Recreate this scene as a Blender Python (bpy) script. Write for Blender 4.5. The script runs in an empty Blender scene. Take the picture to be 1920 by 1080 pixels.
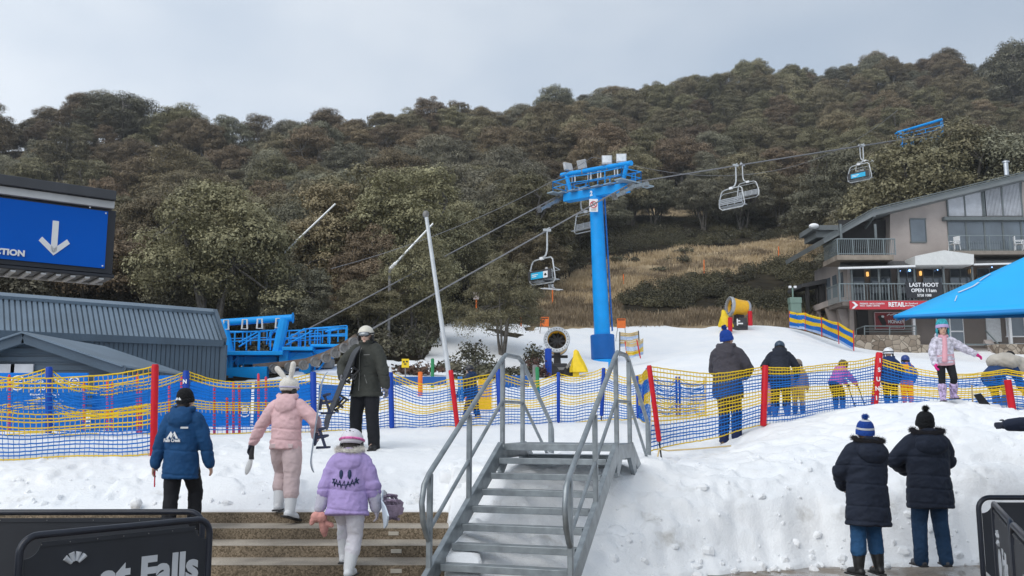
import bpy, math, random
import numpy as np
from mathutils import Vector, Matrix, noise as mn
R = math.radians
sc = bpy.context.scene
col = sc.collection
V = Vector
rnd = random.Random(7)

# ---------------------------------------------------------------- camera
F, HZ, CZ = 1700.0, 785.0, 1.7
PITCH = math.atan((HZ - 540) / F)
cd = bpy.data.cameras.new('camera'); cam = bpy.data.objects.new('camera', cd); col.objects.link(cam)
cd.sensor_width = 36; cd.lens = 36 * F / 1920; cd.clip_start = .1; cd.clip_end = 3000
cam.location = (0, 0, CZ); cam.rotation_euler = (math.pi / 2 + PITCH, 0, 0)
sc.camera = cam

def at(px, py, D):
    """world point at depth D (metres along +Y) seen at photo pixel (px, py)"""
    u, v = (px - 960) / F, (540 - py) / F
    t = D / (math.cos(PITCH) - v * math.sin(PITCH))
    return V((u * t, D, CZ + t * (math.sin(PITCH) + v * math.cos(PITCH))))

# ---------------------------------------------------------------- world, sun, exposure
SUN_EL, SUN_AZ = R(44), R(-142)            # soft sun from behind and left of the camera
w = bpy.data.worlds.new('World'); sc.world = w; w.use_nodes = True
nt = w.node_tree; nd = nt.nodes; lk = nt.links
for n in list(nd): nd.remove(n)
out = nd.new('ShaderNodeOutputWorld'); bg = nd.new('ShaderNodeBackground'); bg.inputs[1].default_value = .1
sky = nd.new('ShaderNodeTexSky'); sky.sky_type = 'NISHITA'; sky.sun_disc = False
sky.sun_elevation = SUN_EL; sky.sun_rotation = SUN_AZ; sky.altitude = 1600
tc = nd.new('ShaderNodeTexCoord'); mp = nd.new('ShaderNodeMapping'); mp.inputs['Scale'].default_value = (.8, .8, 1.5)
mp.inputs['Location'].default_value = (.35, 0, .1)
nz = nd.new('ShaderNodeTexNoise'); nz.inputs['Scale'].default_value = 2.6; nz.inputs['Detail'].default_value = 4; nz.inputs['Roughness'].default_value = .5
rp = nd.new('ShaderNodeValToRGB'); rp.color_ramp.interpolation = 'EASE'
e0, e1 = rp.color_ramp.elements
e0.position = .25; e0.color = (.47, .56, .68, 1); e1.position = .72; e1.color = (.76, .81, .87, 1)
sep = nd.new('ShaderNodeSeparateXYZ')
# cloud base brightens towards the left and the skyline
br = nd.new('ShaderNodeMath'); br.operation = 'MULTIPLY_ADD'; br.inputs[1].default_value = -.22; br.inputs[2].default_value = 1.0
gz = nd.new('ShaderNodeMath'); gz.operation = 'MULTIPLY_ADD'; gz.inputs[1].default_value = -.25; gz.inputs[2].default_value = 1.08
ml = nd.new('ShaderNodeMath'); ml.operation = 'MULTIPLY'
sc10 = nd.new('ShaderNodeMath'); sc10.operation = 'MULTIPLY'; sc10.inputs[1].default_value = 10.0
vm = nd.new('ShaderNodeVectorMath'); vm.operation = 'SCALE'
mx = nd.new('ShaderNodeMix'); mx.data_type = 'RGBA'; mx.inputs[0].default_value = .92
lk.new(tc.outputs['Generated'], mp.inputs[0]); lk.new(mp.outputs[0], nz.inputs['Vector']); lk.new(nz.outputs[0], rp.inputs[0])
lk.new(tc.outputs['Generated'], sep.inputs[0]); lk.new(sep.outputs['X'], br.inputs[0]); lk.new(sep.outputs['Z'], gz.inputs[0])
lk.new(br.outputs[0], ml.inputs[0]); lk.new(gz.outputs[0], ml.inputs[1]); lk.new(ml.outputs[0], sc10.inputs[0])
lk.new(rp.outputs[0], vm.inputs[0]); lk.new(sc10.outputs[0], vm.inputs['Scale'])
lk.new(sky.outputs[0], mx.inputs[6]); lk.new(vm.outputs[0], mx.inputs[7]); lk.new(mx.outputs[2], bg.inputs[0]); lk.new(bg.outputs[0], out.inputs[0])
sl = bpy.data.lights.new('sun', 'SUN'); so = bpy.data.objects.new('sun', sl); col.objects.link(so)
sl.energy = 1.6; sl.angle = R(55); sl.color = (1, .96, .9)
sd = V((math.sin(SUN_AZ) * math.cos(SUN_EL), math.cos(SUN_AZ) * math.cos(SUN_EL), math.sin(SUN_EL)))
so.rotation_euler = sd.to_track_quat('Z', 'Y').to_euler(); so.location = (0, 0, 60)
vs = sc.view_settings; vs.view_transform = 'Standard'; vs.look = 'None'; vs.exposure = .2; vs.gamma = 1; vs.use_curve_mapping = False
sc.cycles.max_bounces = 6; sc.cycles.transparent_max_bounces = 8

# ---------------------------------------------------------------- materials
MATS = {}
def mat(name, rgb, rough=.6, metal=0, var=.12, vscale=6, bump=0, bscale=60, bdist=.01, trans=0, alpha=1, detail=4, spec=.5):
    if name in MATS: return MATS[name]
    m = bpy.data.materials.new(name); m.use_nodes = True
    n = m.node_tree.nodes; l = m.node_tree.links; b = n['Principled BSDF']
    b.inputs['Roughness'].default_value = rough; b.inputs['Metallic'].default_value = metal
    b.inputs['Specular IOR Level'].default_value = spec
    t = n.new('ShaderNodeTexCoord'); z = n.new('ShaderNodeTexNoise'); z.inputs['Scale'].default_value = vscale; z.inputs['Detail'].default_value = detail
    l.new(t.outputs['Object'], z.inputs['Vector'])
    r = n.new('ShaderNodeValToRGB'); a, c = r.color_ramp.elements
    a.position = .3; c.position = .7
    a.color = (*[max(0, x * (1 - var)) for x in rgb], 1); c.color = (*[min(1, x * (1 + var)) for x in rgb], 1)
    l.new(z.outputs[0], r.inputs[0]); l.new(r.outputs[0], b.inputs['Base Color'])
    if bump:
        q = n.new('ShaderNodeTexNoise'); q.inputs['Scale'].default_value = bscale; q.inputs['Detail'].default_value = 5
        l.new(t.outputs['Object'], q.inputs['Vector'])
        u = n.new('ShaderNodeBump'); u.inputs['Strength'].default_value = bump; u.inputs['Distance'].default_value = bdist
        l.new(q.outputs[0], u.inputs['Height']); l.new(u.outputs[0], b.inputs['Normal'])
    if trans: b.inputs['Transmission Weight'].default_value = trans
    if alpha < 1: b.inputs['Alpha'].default_value = alpha
    MATS[name] = m; return m

def cloth(name, rgb, rough=.8, bump=.5, bscale=14, var=.14):
    return mat(name, rgb, rough, 0, var, 5, bump, bscale, .025, spec=.25)

# ---------------------------------------------------------------- object helpers
ROOTS = {}
def tag(o, label=None, cat=None, group=None, kind=None):
    if label: o['label'] = label
    if cat: o['category'] = cat
    if group: o['group'] = group
    if kind: o['kind'] = kind
    return o
def root(name, label, cat, loc=(0, 0, 0), rz=0, group=None, M=None):
    o = bpy.data.objects.new(name, None); o.empty_display_size = .2; col.objects.link(o)
    if M is not None: o.matrix_world = M
    else: o.location = loc; o.rotation_euler = (0, 0, rz)
    ROOTS[o.name] = M if M is not None else Matrix.Translation(loc) @ Matrix.Rotation(rz, 4, 'Z')
    return tag(o, label, cat, group)
def top(o):
    while o.parent: o = o.parent
    return o
KIDS = {}
def link(o, parent):
    col.objects.link(o)
    if parent:
        o.parent = parent; KIDS.setdefault(parent.name, []).append(o)
def copy_tree(src, loc=None, rz=None, label=None, parent=None, scale=None):
    c = src.copy(); link(c, parent)
    if loc is not None: c.location = loc
    if rz is not None: c.rotation_euler = (0, 0, rz)
    if scale: c.scale = (scale,) * 3
    if label: c['label'] = label
    for k in KIDS.get(src.name, []): copy_tree(k, parent=c)
    return c

def basis(d, up=V((0, 0, 1))):
    d = V(d).normalized()
    if abs(d.dot(up)) > .98: up = V((0, 1, 0))
    x = d.cross(up).normalized(); y = x.cross(d).normalized()
    return x, y, d

class MB:
    def __init__(s, world=False): s.v = []; s.f = []; s.m = []; s.world = world
    def add(s, vs, fs, mi=0):
        o = len(s.v); s.v += [tuple(q) for q in vs]
        s.f += [tuple(i + o for i in f) for f in fs]; s.m += [mi] * len(fs); return s
    def box(s, c, d, rot=None, mi=0):
        c = V(c); h = V(d) / 2
        vs = [V((x * h.x, y * h.y, z * h.z)) for x in (-1, 1) for y in (-1, 1) for z in (-1, 1)]
        if rot is not None: vs = [rot @ q for q in vs]
        return s.add([c + q for q in vs], [(0, 1, 3, 2), (4, 6, 7, 5), (0, 4, 5, 1), (2, 3, 7, 6), (0, 2, 6, 4), (1, 5, 7, 3)], mi)
    def bx(s, x0, x1, y0, y1, z0, z1, mi=0):
        return s.box(((x0 + x1) / 2, (y0 + y1) / 2, (z0 + z1) / 2), (abs(x1 - x0), abs(y1 - y0), abs(z1 - z0)), None, mi)
    def beam(s, a, b, w, h=None, mi=0, up=V((0, 0, 1))):
        h = h or w; a = V(a); b = V(b); x, y, d = basis(b - a, up)
        vs = [p + x * (i * w / 2) + y * (j * h / 2) for p in (a, b) for i, j in ((-1, -1), (1, -1), (1, 1), (-1, 1))]
        return s.add(vs, [(3, 2, 1, 0), (4, 5, 6, 7), (0, 1, 5, 4), (1, 2, 6, 5), (2, 3, 7, 6), (3, 0, 4, 7)], mi)
    def tube(s, pts, r, n=8, mi=0, closed=False, cap=True):
        P = [V(p) for p in pts]; k = len(P)
        rr = r if isinstance(r, (list, tuple)) else [r] * k
        vs = []; prev = None
        for i, p in enumerate(P):
            if closed: d = P[(i + 1) % k] - P[i - 1]
            else: d = P[min(i + 1, k - 1)] - P[max(i - 1, 0)]
            d = d.normalized() if d.length > 1e-9 else V((0, 0, 1))
            if prev is None: x = basis(d)[0]; y = d.cross(x)
            else:
                x = (prev - d * prev.dot(d)); x = x.normalized() if x.length > 1e-6 else basis(d)[0]; y = d.cross(x)
            prev = x
            for j in range(n):
                a = 2 * math.pi * j / n; vs.append(p + (x * math.cos(a) + y * math.sin(a)) * rr[i])
        fs = []
        for i in range(k if closed else k - 1):
            for j in range(n):
                a = i * n + j; b = i * n + (j + 1) % n; i2 = (i + 1) % k
                fs.append((a, b, i2 * n + (j + 1) % n, i2 * n + j))
        if cap and not closed: fs += [tuple(range(n - 1, -1, -1)), tuple((k - 1) * n + j for j in range(n))]
        return s.add(vs, fs, mi)
    def lathe(s, prof, n=20, M=Matrix(), mi=0, cap=True):
        vs = []; fs = []
        for r, z in prof:
            for j in range(n):
                a = 2 * math.pi * j / n; vs.append(M @ V((r * math.cos(a), r * math.sin(a), z)))
        for i in range(len(prof) - 1):
            for j in range(n): fs.append((i * n + j, i * n + (j + 1) % n, (i + 1) * n + (j + 1) % n, (i + 1) * n + j))
        if cap: fs += [tuple(range(n - 1, -1, -1)), tuple((len(prof) - 1) * n + j for j in range(n))]
        return s.add(vs, fs, mi)
    def prism(s, poly, ext, mi=0):
        P = [V(p) for p in poly]; e = V(ext); k = len(P)
        fs = [tuple(range(k)), tuple(range(2 * k - 1, k - 1, -1))] + [(i, i + k, (i + 1) % k + k, (i + 1) % k) for i in range(k)]
        return s.add(P + [p + e for p in P], fs, mi)
    def ball(s, c, r, n=14, m=8, mi=0, M=None):
        r = (r, r, r) if not isinstance(r, (tuple, list)) else r
        vs = []; fs = []; c = V(c)
        for i in range(m + 1):
            t = math.pi * i / m; t = min(max(t, .06), math.pi - .06)
            for j in range(n):
                a = 2 * math.pi * j / n; q = V((r[0] * math.sin(t) * math.cos(a), r[1] * math.sin(t) * math.sin(a), r[2] * math.cos(t)))
                vs.append(c + (M @ q if M is not None else q))
        for i in range(m):
            for j in range(n): fs.append((i * n + (j + 1) % n, i * n + j, (i + 1) * n + j, (i + 1) * n + (j + 1) % n))
        fs += [tuple(range(n)), tuple(m * n + j for j in range(n - 1, -1, -1))]
        return s.add(vs, fs, mi)
    def quad(s, a, b, c, d, mi=0): return s.add([a, b, c, d], [(0, 1, 2, 3)], mi)
    def mesh(s, name, mats, parent=None, smooth=35):
        me = bpy.data.meshes.new(name)
        v = s.v
        if s.world and parent:
            Mi = ROOTS[top(parent).name].inverted(); v = [Mi @ V(q) for q in v]
        me.from_pydata([tuple(q) for q in v], [], s.f)
        for m in (mats if isinstance(mats, (list, tuple)) else [mats]): me.materials.append(m)
        me.polygons.foreach_set('material_index', s.m)
        if smooth:
            me.polygons.foreach_set('use_smooth', [True] * len(s.f)); me.set_sharp_from_angle(angle=R(smooth))
        me.update(); return me
    def build(s, name, mats, parent=None, smooth=35, bev=0, label=None):
        o = bpy.data.objects.new(name, s.mesh(name, mats, parent, smooth)); link(o, parent)
        if bev:
            b = o.modifiers.new('bevel', 'BEVEL'); b.width = bev; b.segments = 2; b.limit_method = 'ANGLE'; b.angle_limit = R(40)
        if label: o['label'] = label
        return o

def npmesh(name, verts, faces, mats, mi=None, smooth=False, attr=None):
    """verts (n,3), faces (m,4 or 3) numpy -> mesh"""
    me = bpy.data.meshes.new(name); n, m, k = len(verts), len(faces), faces.shape[1]
    me.vertices.add(n); me.vertices.foreach_set('co', np.ascontiguousarray(verts, np.float32).ravel())
    me.loops.add(m * k); me.loops.foreach_set('vertex_index', np.ascontiguousarray(faces, np.int32).ravel())
    me.polygons.add(m); me.polygons.foreach_set('loop_start', np.arange(0, m * k, k, dtype=np.int32)); me.polygons.foreach_set('loop_total', np.full(m, k, np.int32))
    for q in mats: me.materials.append(q)
    if mi is not None: me.polygons.foreach_set('material_index', np.asarray(mi, np.int32))
    if smooth: me.polygons.foreach_set('use_smooth', np.ones(m, bool))
    if attr is not None:
        for an, av in attr.items():
            a = me.attributes.new(an, 'FLOAT', 'POINT'); a.data.foreach_set('value', np.ascontiguousarray(av, np.float32))
    me.update(calc_edges=True); me.validate(); return me
def npobj(name, me, parent=None):
    o = bpy.data.objects.new(name, me); link(o, parent); return o

def lettering(body, size, m, M, parent, name='lettering', ext=.004, bold=0, align='CENTER', xs=1, space=1, line=1):
    """flat raised letters; M places the text plane (x right, y up) in world space"""
    c = bpy.data.curves.new('t', 'FONT'); c.body = body; c.size = size; c.extrude = ext; c.offset = bold; c.resolution_u = 3
    c.align_x = align; c.align_y = 'CENTER'; c.space_character = space; c.space_line = line
    t = bpy.data.objects.new('t', c); col.objects.link(t); dg = bpy.context.evaluated_depsgraph_get()
    me = bpy.data.meshes.new_from_object(t.evaluated_get(dg)); bpy.data.objects.remove(t); bpy.data.curves.remove(c)
    me.name = name
    me.transform((ROOTS[top(parent).name].inverted() if parent else Matrix()) @ M @ Matrix.Diagonal((xs, 1, 1, 1)))
    me.materials.clear(); me.materials.append(m)
    o = bpy.data.objects.new(name, me); link(o, parent); return o
def plane_mat(p, xd, yd=(0, 0, 1)):
    x = V(xd).normalized(); z = x.cross(V(yd)).normalized(); y = z.cross(x)
    return Matrix(((x.x, y.x, z.x, p[0]), (x.y, y.y, z.y, p[1]), (x.z, y.z, z.z, p[2]), (0, 0, 0, 1)))

def sstep(a, b, x): t = np.clip((x - a) / (b - a), 0, 1); return t * t * (3 - 2 * t)
_pr = np.random.RandomState(3); _perm = _pr.permutation(256); _perm = np.r_[_perm, _perm]; _val = _pr.rand(256)
def vnoise(x, y):
    xi = np.floor(x).astype(int); yi = np.floor(y).astype(int); fx = x - xi; fy = y - yi
    fx = fx * fx * (3 - 2 * fx); fy = fy * fy * (3 - 2 * fy); h = lambda a, b: _val[_perm[_perm[a & 255] + (b & 255)]]
    return (h(xi, yi) * (1 - fx) + h(xi + 1, yi) * fx) * (1 - fy) + (h(xi, yi + 1) * (1 - fx) + h(xi + 1, yi + 1) * fx) * fy
def fbm(x, y, o=4, g=.5):
    s = 0; a = 1; t = 0
    for i in range(o): s = s + a * (vnoise(x * 2 ** i + 17 * i, y * 2 ** i + 31 * i) - .5); t += a; a *= g
    return s / t * 2
# ---------------------------------------------------------------- ground heights
CTRL = [  # photo pixel and estimated depth of points on the ground surface
 # snow above the stone steps and along the left nets
 (-900, 948, 10.7), (-300, 948, 10.7), (100, 948, 10.7), (450, 948, 10.7), (750, 945, 10.7),
 (-700, 880, 12.2), (0, 866, 12.3), (290, 858, 12.4), (560, 890, 11.7), (690, 842, 13.5), (880, 850, 13.2),
 (360, 812, 16.5), (-400, 815, 16.5), (733, 806, 17), (900, 800, 17.5), (1047, 795, 18), (1195, 787, 19), (590, 810, 16.8),
 (100, 760, 22), (500, 745, 24), (800, 755, 22.5), (1000, 745, 24),
 # under and beside the metal stairs
 (905, 975, 10.2), (880, 1002, 9.6), (1000, 1062, 9.0), (1000, 900, 10.7), (1060, 862, 11.7), (1190, 888, 11.3), (1222, 873, 12.0), (1240, 863, 12.9),
 # the ploughed mound on the right
 (1130, 1062, 9.8), (1130, 960, 10.6), (1300, 1050, 10.3), (1300, 960, 10.8), (1300, 875, 12.2), (1368, 832, 14.4),
 (1500, 1050, 10.6), (1500, 960, 11), (1500, 870, 12.0), (1433, 796, 14.5), (1500, 782, 15.2),
 (1800, 1050, 10.8), (1800, 950, 11.2), (1800, 850, 12.0), (1800, 785, 13.0), (1800, 752, 14.1), (1650, 761, 15.6), (1620, 800, 13.4),
 (2100, 1050, 10.8), (2100, 850, 12.0), (2100, 760, 14), (2600, 850, 12), (2600, 760, 14.2), (1895, 770, 14.3),
 # ski field behind
 (1470, 783, 18), (1577, 770, 18), (1672, 765, 18), (1800, 757, 19), (2000, 757, 19), (2600, 760, 19),
 (1300, 735, 27), (1500, 725, 27), (1800, 720, 27), (2600, 720, 27), (1045, 706, 38), (1132, 680, 45), (1300, 665, 40), (1500, 660, 40), (1700, 672, 42), (2500, 670, 42),
 (0, 715, 32), (-800, 715, 32), (450, 705, 33), (700, 690, 34), (780, 685, 36), (860, 650, 42), (960, 640, 44),
 (870, 605, 52), (1000, 610, 53), (1200, 613, 55), (1380, 611, 55), (1500, 617, 55), (1600, 652, 57.5), (1800, 655, 57.5), (2000, 655, 57.5), (2600, 650, 57.5),
 # hillside
 (-900, 650, 48), (0, 650, 48), (430, 640, 48), (700, 625, 48),
 (-900, 520, 95), (0, 480, 95), (430, 470, 95), (800, 450, 95), (1000, 445, 95), (1200, 445, 95), (1400, 442, 95), (1540, 435, 95), (1900, 440, 95), (2700, 430, 95),
 (-900, 320, 135), (0, 278, 135), (230, 262, 140), (430, 316, 135), (800, 276, 155), (1000, 240, 180), (1200, 196, 200), (1500, 168, 212), (1900, 148, 220), (2700, 115, 220),
 (1600, 560, 66), (1900, 555, 66), (2500, 550, 66),
]
_P = np.array([at(*c) for c in CTRL])
def _uv(X, Y): return np.stack([X / Y * 3.2, np.log(Y) * 3.2], -1)
_U = _uv(_P[:, 0], _P[:, 1])
_val_z = (_P[:, 2] - CZ) / _P[:, 1]        # slope from the eye, smoother to interpolate than the height
def _phi(r2): return .5 * r2 * np.log(r2 + 1e-9)
_n = len(_P); _A = np.zeros((_n + 3, _n + 3)); _d2 = ((_U[:, None] - _U[None]) ** 2).sum(-1)
_A[:_n, :_n] = _phi(_d2) + np.eye(_n) * .012; _A[:_n, _n] = 1; _A[:_n, _n + 1:] = _U; _A[_n:, :_n] = _A[:_n, _n:].T
_W = np.linalg.solve(_A, np.r_[_val_z, 0, 0, 0])
def G(X, Y):
    X = np.asarray(X, float); Y = np.asarray(Y, float); sh = X.shape; q = _uv(X.ravel(), Y.ravel()); o = np.empty(len(q))
    for i in range(0, len(q), 20000):
        c = q[i:i + 20000]; o[i:i + 20000] = _phi(((c[:, None] - _U[None]) ** 2).sum(-1)) @ _W[:_n] + _W[_n] + c @ _W[_n + 1:]
    return (o * Y.ravel() + CZ).reshape(sh)
def gz1(x, y): return float(G(np.array([x]), np.array([y]))[0])
_cx = [-1200, 0, 230, 430, 800, 1000, 1200, 1500, 1900, 3000]; _cD = [132, 134, 140, 135, 155, 180, 200, 212, 220, 222]
def crest(X, Y): return np.interp(X / Y * F + 960, _cx, _cD)
def GH(X, Y):
    """ground that drops away behind the skyline of the hill"""
    X = np.asarray(X, float); Y = np.asarray(Y, float); c = np.minimum(crest(X, Y), Y)
    return G(X * c / Y, c) - .12 * np.clip(Y - c, 0, None)

# where the snow lies
_ex = np.array([-3000, 0, 400, 700, 785, 840, 1000, 1140, 1400, 1540, 1620, 3000.])
_eD = np.array([31, 31, 32, 34, 36, 50, 52.5, 54.5, 55, 55.5, 58.6, 59.])
_fx = np.array([-60, -.72, -.66, -.45, .2, .8, 1.6, 3.2, 5.0, 8, 14, 60.])
_fY = np.array([10.62, 10.62, 9.0, 8.8, 8.75, 9.4, 10.0, 10.7, 11.0, 10.95, 10.9, 10.9])
STEPS_X1 = -.30
_fr = np.random.RandomState(8); FOOT = [(x, y, _fr.randn() * .5) for x, y in zip(np.r_[_fr.uniform(-7.5, -.9, 110), _fr.uniform(-4, 4, 60)], np.r_[10.8 + 3.6 * _fr.rand(110), _fr.uniform(13, 17, 60)])]
def snow_top(X, Y):
    px = X / Y * F + 960
    g = G(X, Y)
    Yq = Y + 1.35 * np.clip(g, 0, 2.2) * (Y < 14.5)
    lump = fbm(X * 1.7, Yq * 1.7, 5, .6) * .085 + fbm(X * .7 + 9, Yq * .7, 3) * .08 - .045 * sstep(.1, .5, 1 - np.abs(fbm(X * 1.1 + 3, Yq * 1.3 + 8, 4)) * 4) * sstep(-1, 1, X)
    near = 1 - sstep(13, 17, Y)
    groom = sstep(-1.2, .3, X)               # the mound is rougher than the trodden snow
    lump = lump * (near * (.25 + .75 * groom) + .12)
    lump += near * sstep(.0, .35, fbm(X * 2.6 + 40, Y * 2.6, 3)) * .06 * (1 - sstep(11.3, 12.4, Y))
    z = g + .03 + lump
    yf = np.interp(X, _fx, _fY) + fbm(X * 2.2, X * 0 + 3, 3) * .22 * sstep(-.75, -.4, X)
    s = Y - yf
    ramp = sstep(-.04, .55, s)
    low = np.where(X < STEPS_X1, np.clip(.65 - .115 * np.ceil((10.55 - Y) / .5), 0, .65), 0.0)
    zl = low + .04 + .25 * np.clip(s, 0, .5)
    z = np.where((X < STEPS_X1) & (X > -.8) & (s > 0), np.maximum(z, low + .035 * sstep(0, .15, s)), z)
    z = np.where(X < -.75, np.where(s > 0, np.minimum(z, .655 + s * .45), -1), z * ramp + np.minimum(zl, z) * (1 - ramp))
    z = np.where(s < 0, np.where(X < -.75, -.6, np.minimum(z, low + .04) + s * 2.5), z)
    for fx_, fy_, a_ in FOOT:
        dx = X - fx_; dy = Y - fy_; m_ = (np.abs(dx) < .4) & (np.abs(dy) < .4)
        if m_.any(): ca, sa = math.cos(a_), math.sin(a_); p_ = dx[m_] * ca + dy[m_] * sa; q_ = -dx[m_] * sa + dy[m_] * ca; r2 = (p_ / .075) ** 2 + (q_ / .15) ** 2; z[m_] += .007 * np.exp(-(r2 - 1.6) ** 2) - .026 * np.exp(-r2 ** 1.5)
    edge = np.interp(px, _ex, _eD) + fbm(X * .35, Y * .35, 4) * np.where(px < 1000, 9, 1.6)
    z = z - np.clip(Y - edge, 0, 8) * .25
    return z

u = np.r_[-1.5, -1.2, -.95, np.linspace(-.78, .78, 520), .95, 1.2, 1.5]
yy = np.r_[np.linspace(8.5, 15, 190), 15 + (62 - 15) * (np.linspace(0, 1, 120)[1:]) ** 1.35]
UU, YY = np.meshgrid(u, yy); XX = UU * YY
ZZ = snow_top(XX, YY)
def gridfaces(nr, nc):
    i = np.arange(nr - 1)[:, None] * nc + np.arange(nc - 1)[None]; return np.stack([i, i + 1, i + nc + 1, i + nc], -1).reshape(-1, 4)

def snow_material():
    m = bpy.data.materials.new('snow'); m.use_nodes = True; n = m.node_tree.nodes; l = m.node_tree.links; b = n['Principled BSDF']
    t = n.new('ShaderNodeTexCoord')
    def nz(s, d=5, r=.55):
        q = n.new('ShaderNodeTexNoise'); q.inputs['Scale'].default_value = s; q.inputs['Detail'].default_value = d; q.inputs['Roughness'].default_value = r
        l.new(t.outputs['Object'], q.inputs['Vector']); return q
    def ramp(src, p0, c0, p1, c1):
        r = n.new('ShaderNodeValToRGB'); a, c = r.color_ramp.elements; a.position = p0; a.color = c0; c.position = p1; c.color = c1; l.new(src, r.inputs[0]); return r
    def mixc(f, a, c, mode='MIX'):
        x = n.new('ShaderNodeMix'); x.data_type = 'RGBA'; x.blend_type = mode
        l.new(f, x.inputs[0]); l.new(a, x.inputs[6]); l.new(c, x.inputs[7]); return x
    base = ramp(nz(.9).outputs[0], .3, (.84, .87, .905, 1), .7, (.92, .93, .94, 1))
    dirt = ramp(nz(2.1, 8, .66).outputs[0], .58, (0, 0, 0, 1), .80, (1, 1, 1, 1))
    at_ = n.new('ShaderNodeAttribute'); at_.attribute_name = 'dirt'
    mm = n.new('ShaderNodeMath'); mm.operation = 'MULTIPLY'; l.new(dirt.outputs[0], mm.inputs[0]); l.new(at_.outputs['Fac'], mm.inputs[1])
    grey = n.new('ShaderNodeRGB'); grey.outputs[0].default_value = (.38, .36, .32, 1)
    c1 = mixc(mm.outputs[0], base.outputs[0], grey.outputs[0])
    l.new(c1.outputs[2], b.inputs['Base Color'])
    b.inputs['Roughness'].default_value = .65; b.inputs['Specular IOR Level'].default_value = .25
    h1 = nz(9, 10, .72); h2 = nz(60, 4)
    ad = n.new('ShaderNodeMath'); ad.operation = 'MULTIPLY_ADD'; ad.inputs[1].default_value = .25; l.new(h2.outputs[0], ad.inputs[0]); l.new(h1.outputs[0], ad.inputs[2])
    bu = n.new('ShaderNodeBump'); bu.inputs['Strength'].default_value = .5; bu.inputs['Distance'].default_value = .06
    l.new(ad.outputs[0], bu.inputs['Height']); l.new(bu.outputs[0], b.inputs['Normal'])
    return m
SNOW = snow_material()
dirt = np.clip((1 - sstep(10.9, 12.2, YY)) * .75 + .10 + .5 * (1 - sstep(0, .6, YY - np.interp(XX, _fx, _fY))), 0, 1)
dirt = np.where(YY > 14, .06, dirt)
me = npmesh('snow_field', np.stack([XX, YY, ZZ], -1).reshape(-1, 3), gridfaces(len(yy), len(u)), [SNOW], smooth=True, attr={'dirt': dirt.ravel()})
tag(npobj('snow_field', me), kind='structure')
# broken clods of ploughed snow on the bank and beside the steps
_rs = np.random.RandomState(21); nC = 340; cx = np.r_[_rs.uniform(.9, 9.5, nC), _rs.uniform(-9, -.9, 110)]; cy = np.r_[10.0 + 2.6 * _rs.rand(nC) ** 1.6, 10.75 + .7 * _rs.rand(110) ** 2]
cy = np.maximum(cy, np.interp(cx, _fx, _fY) + np.r_[_rs.uniform(-.12, .3, nC), np.full(110, .1)])
cz = snow_top(cx, cy); cb = MB()
for x, y, z in zip(cx, cy, cz):
    if z < .02: z = .02
    r_ = .018 + .065 * _rs.rand() ** 3.0; M_ = Matrix.Rotation(_rs.rand() * 6, 3, V(_rs.randn(3)).normalized()); k0 = len(cb.v); cb.ball((x, y, z - r_ * .15), (r_, r_ * (.6 + .5 * _rs.rand()), r_ * (.5 + .4 * _rs.rand())), 7, 5, 0, M_)
    c_ = V((x, y, z)); cb.v[k0:] = [tuple(c_ + (V(q) - c_) * (1 + .35 * mn.noise((V(q) - c_) / r_ * 1.3 + c_ * 7))) for q in cb.v[k0:]]
tag(cb.build('snow_clods', SNOW, None, smooth=28), kind='stuff')

# ---------------------------------------------------------------- hillside
def gv(px, py, D): return at(px, py, D)
def inpoly(px, py, poly):
    c = np.zeros(px.shape, bool); j = len(poly) - 1
    for i in range(len(poly)):
        xi, yi = poly[i]; xj, yj = poly[j]
        c ^= ((yi > py) != (yj > py)) & (px < (xj - xi) * (py - yi) / (yj - yi + 1e-12) + xi); j = i
    return c
def topx(X, Y, Z):
    fw = Y * math.cos(PITCH) + (Z - CZ) * math.sin(PITCH); up = -Y * math.sin(PITCH) + (Z - CZ) * math.cos(PITCH)
    return 960 + F * X / fw, 540 - F * up / fw
GRASS = [[(1000, 625), (1010, 545), (1060, 520), (1140, 478), (1250, 470), (1300, 462), (1420, 458), (1470, 447), (1560, 442), (1560, 492), (1440, 500), (1330, 520), (1225, 540), (1165, 560), (1160, 585), (1350, 578), (1560, 585), (1560, 640), (1000, 640)],
         [(1185, 405), (1230, 388), (1300, 388), (1330, 402), (1240, 408)]]
HEATH = [[(1150, 566), (1220, 535), (1330, 520), (1440, 495), (1570, 478), (1570, 588), (1470, 590), (1390, 575), (1250, 578), (1160, 572)],
         [(1010, 520), (1100, 488), (1140, 476), (1300, 460), (1420, 455), (1560, 440), (1560, 415), (1400, 418), (1330, 412), (1180, 425), (1000, 470)]]
uh = np.linspace(-1.5, 1.5, 300); yh = np.r_[np.linspace(26, 70, 70), np.linspace(71, 226, 110), np.linspace(230, 420, 20)]
HU, HY = np.meshgrid(uh, yh); HX = HU * HY
HG = GH(HX, HY)
HZZ = HG + fbm(HX * .25, HY * .25, 4) * .5 * sstep(56, 75, HY) - .05
hpx, hpy = topx(HX, HY, HG)
zone = np.zeros(HX.shape)
hj = fbm(HX * .3, HY * .3, 4) * 16
for p in GRASS: zone = np.where(inpoly(hpx, hpy + hj, p) & (HY > 40), 1, zone)
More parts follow.
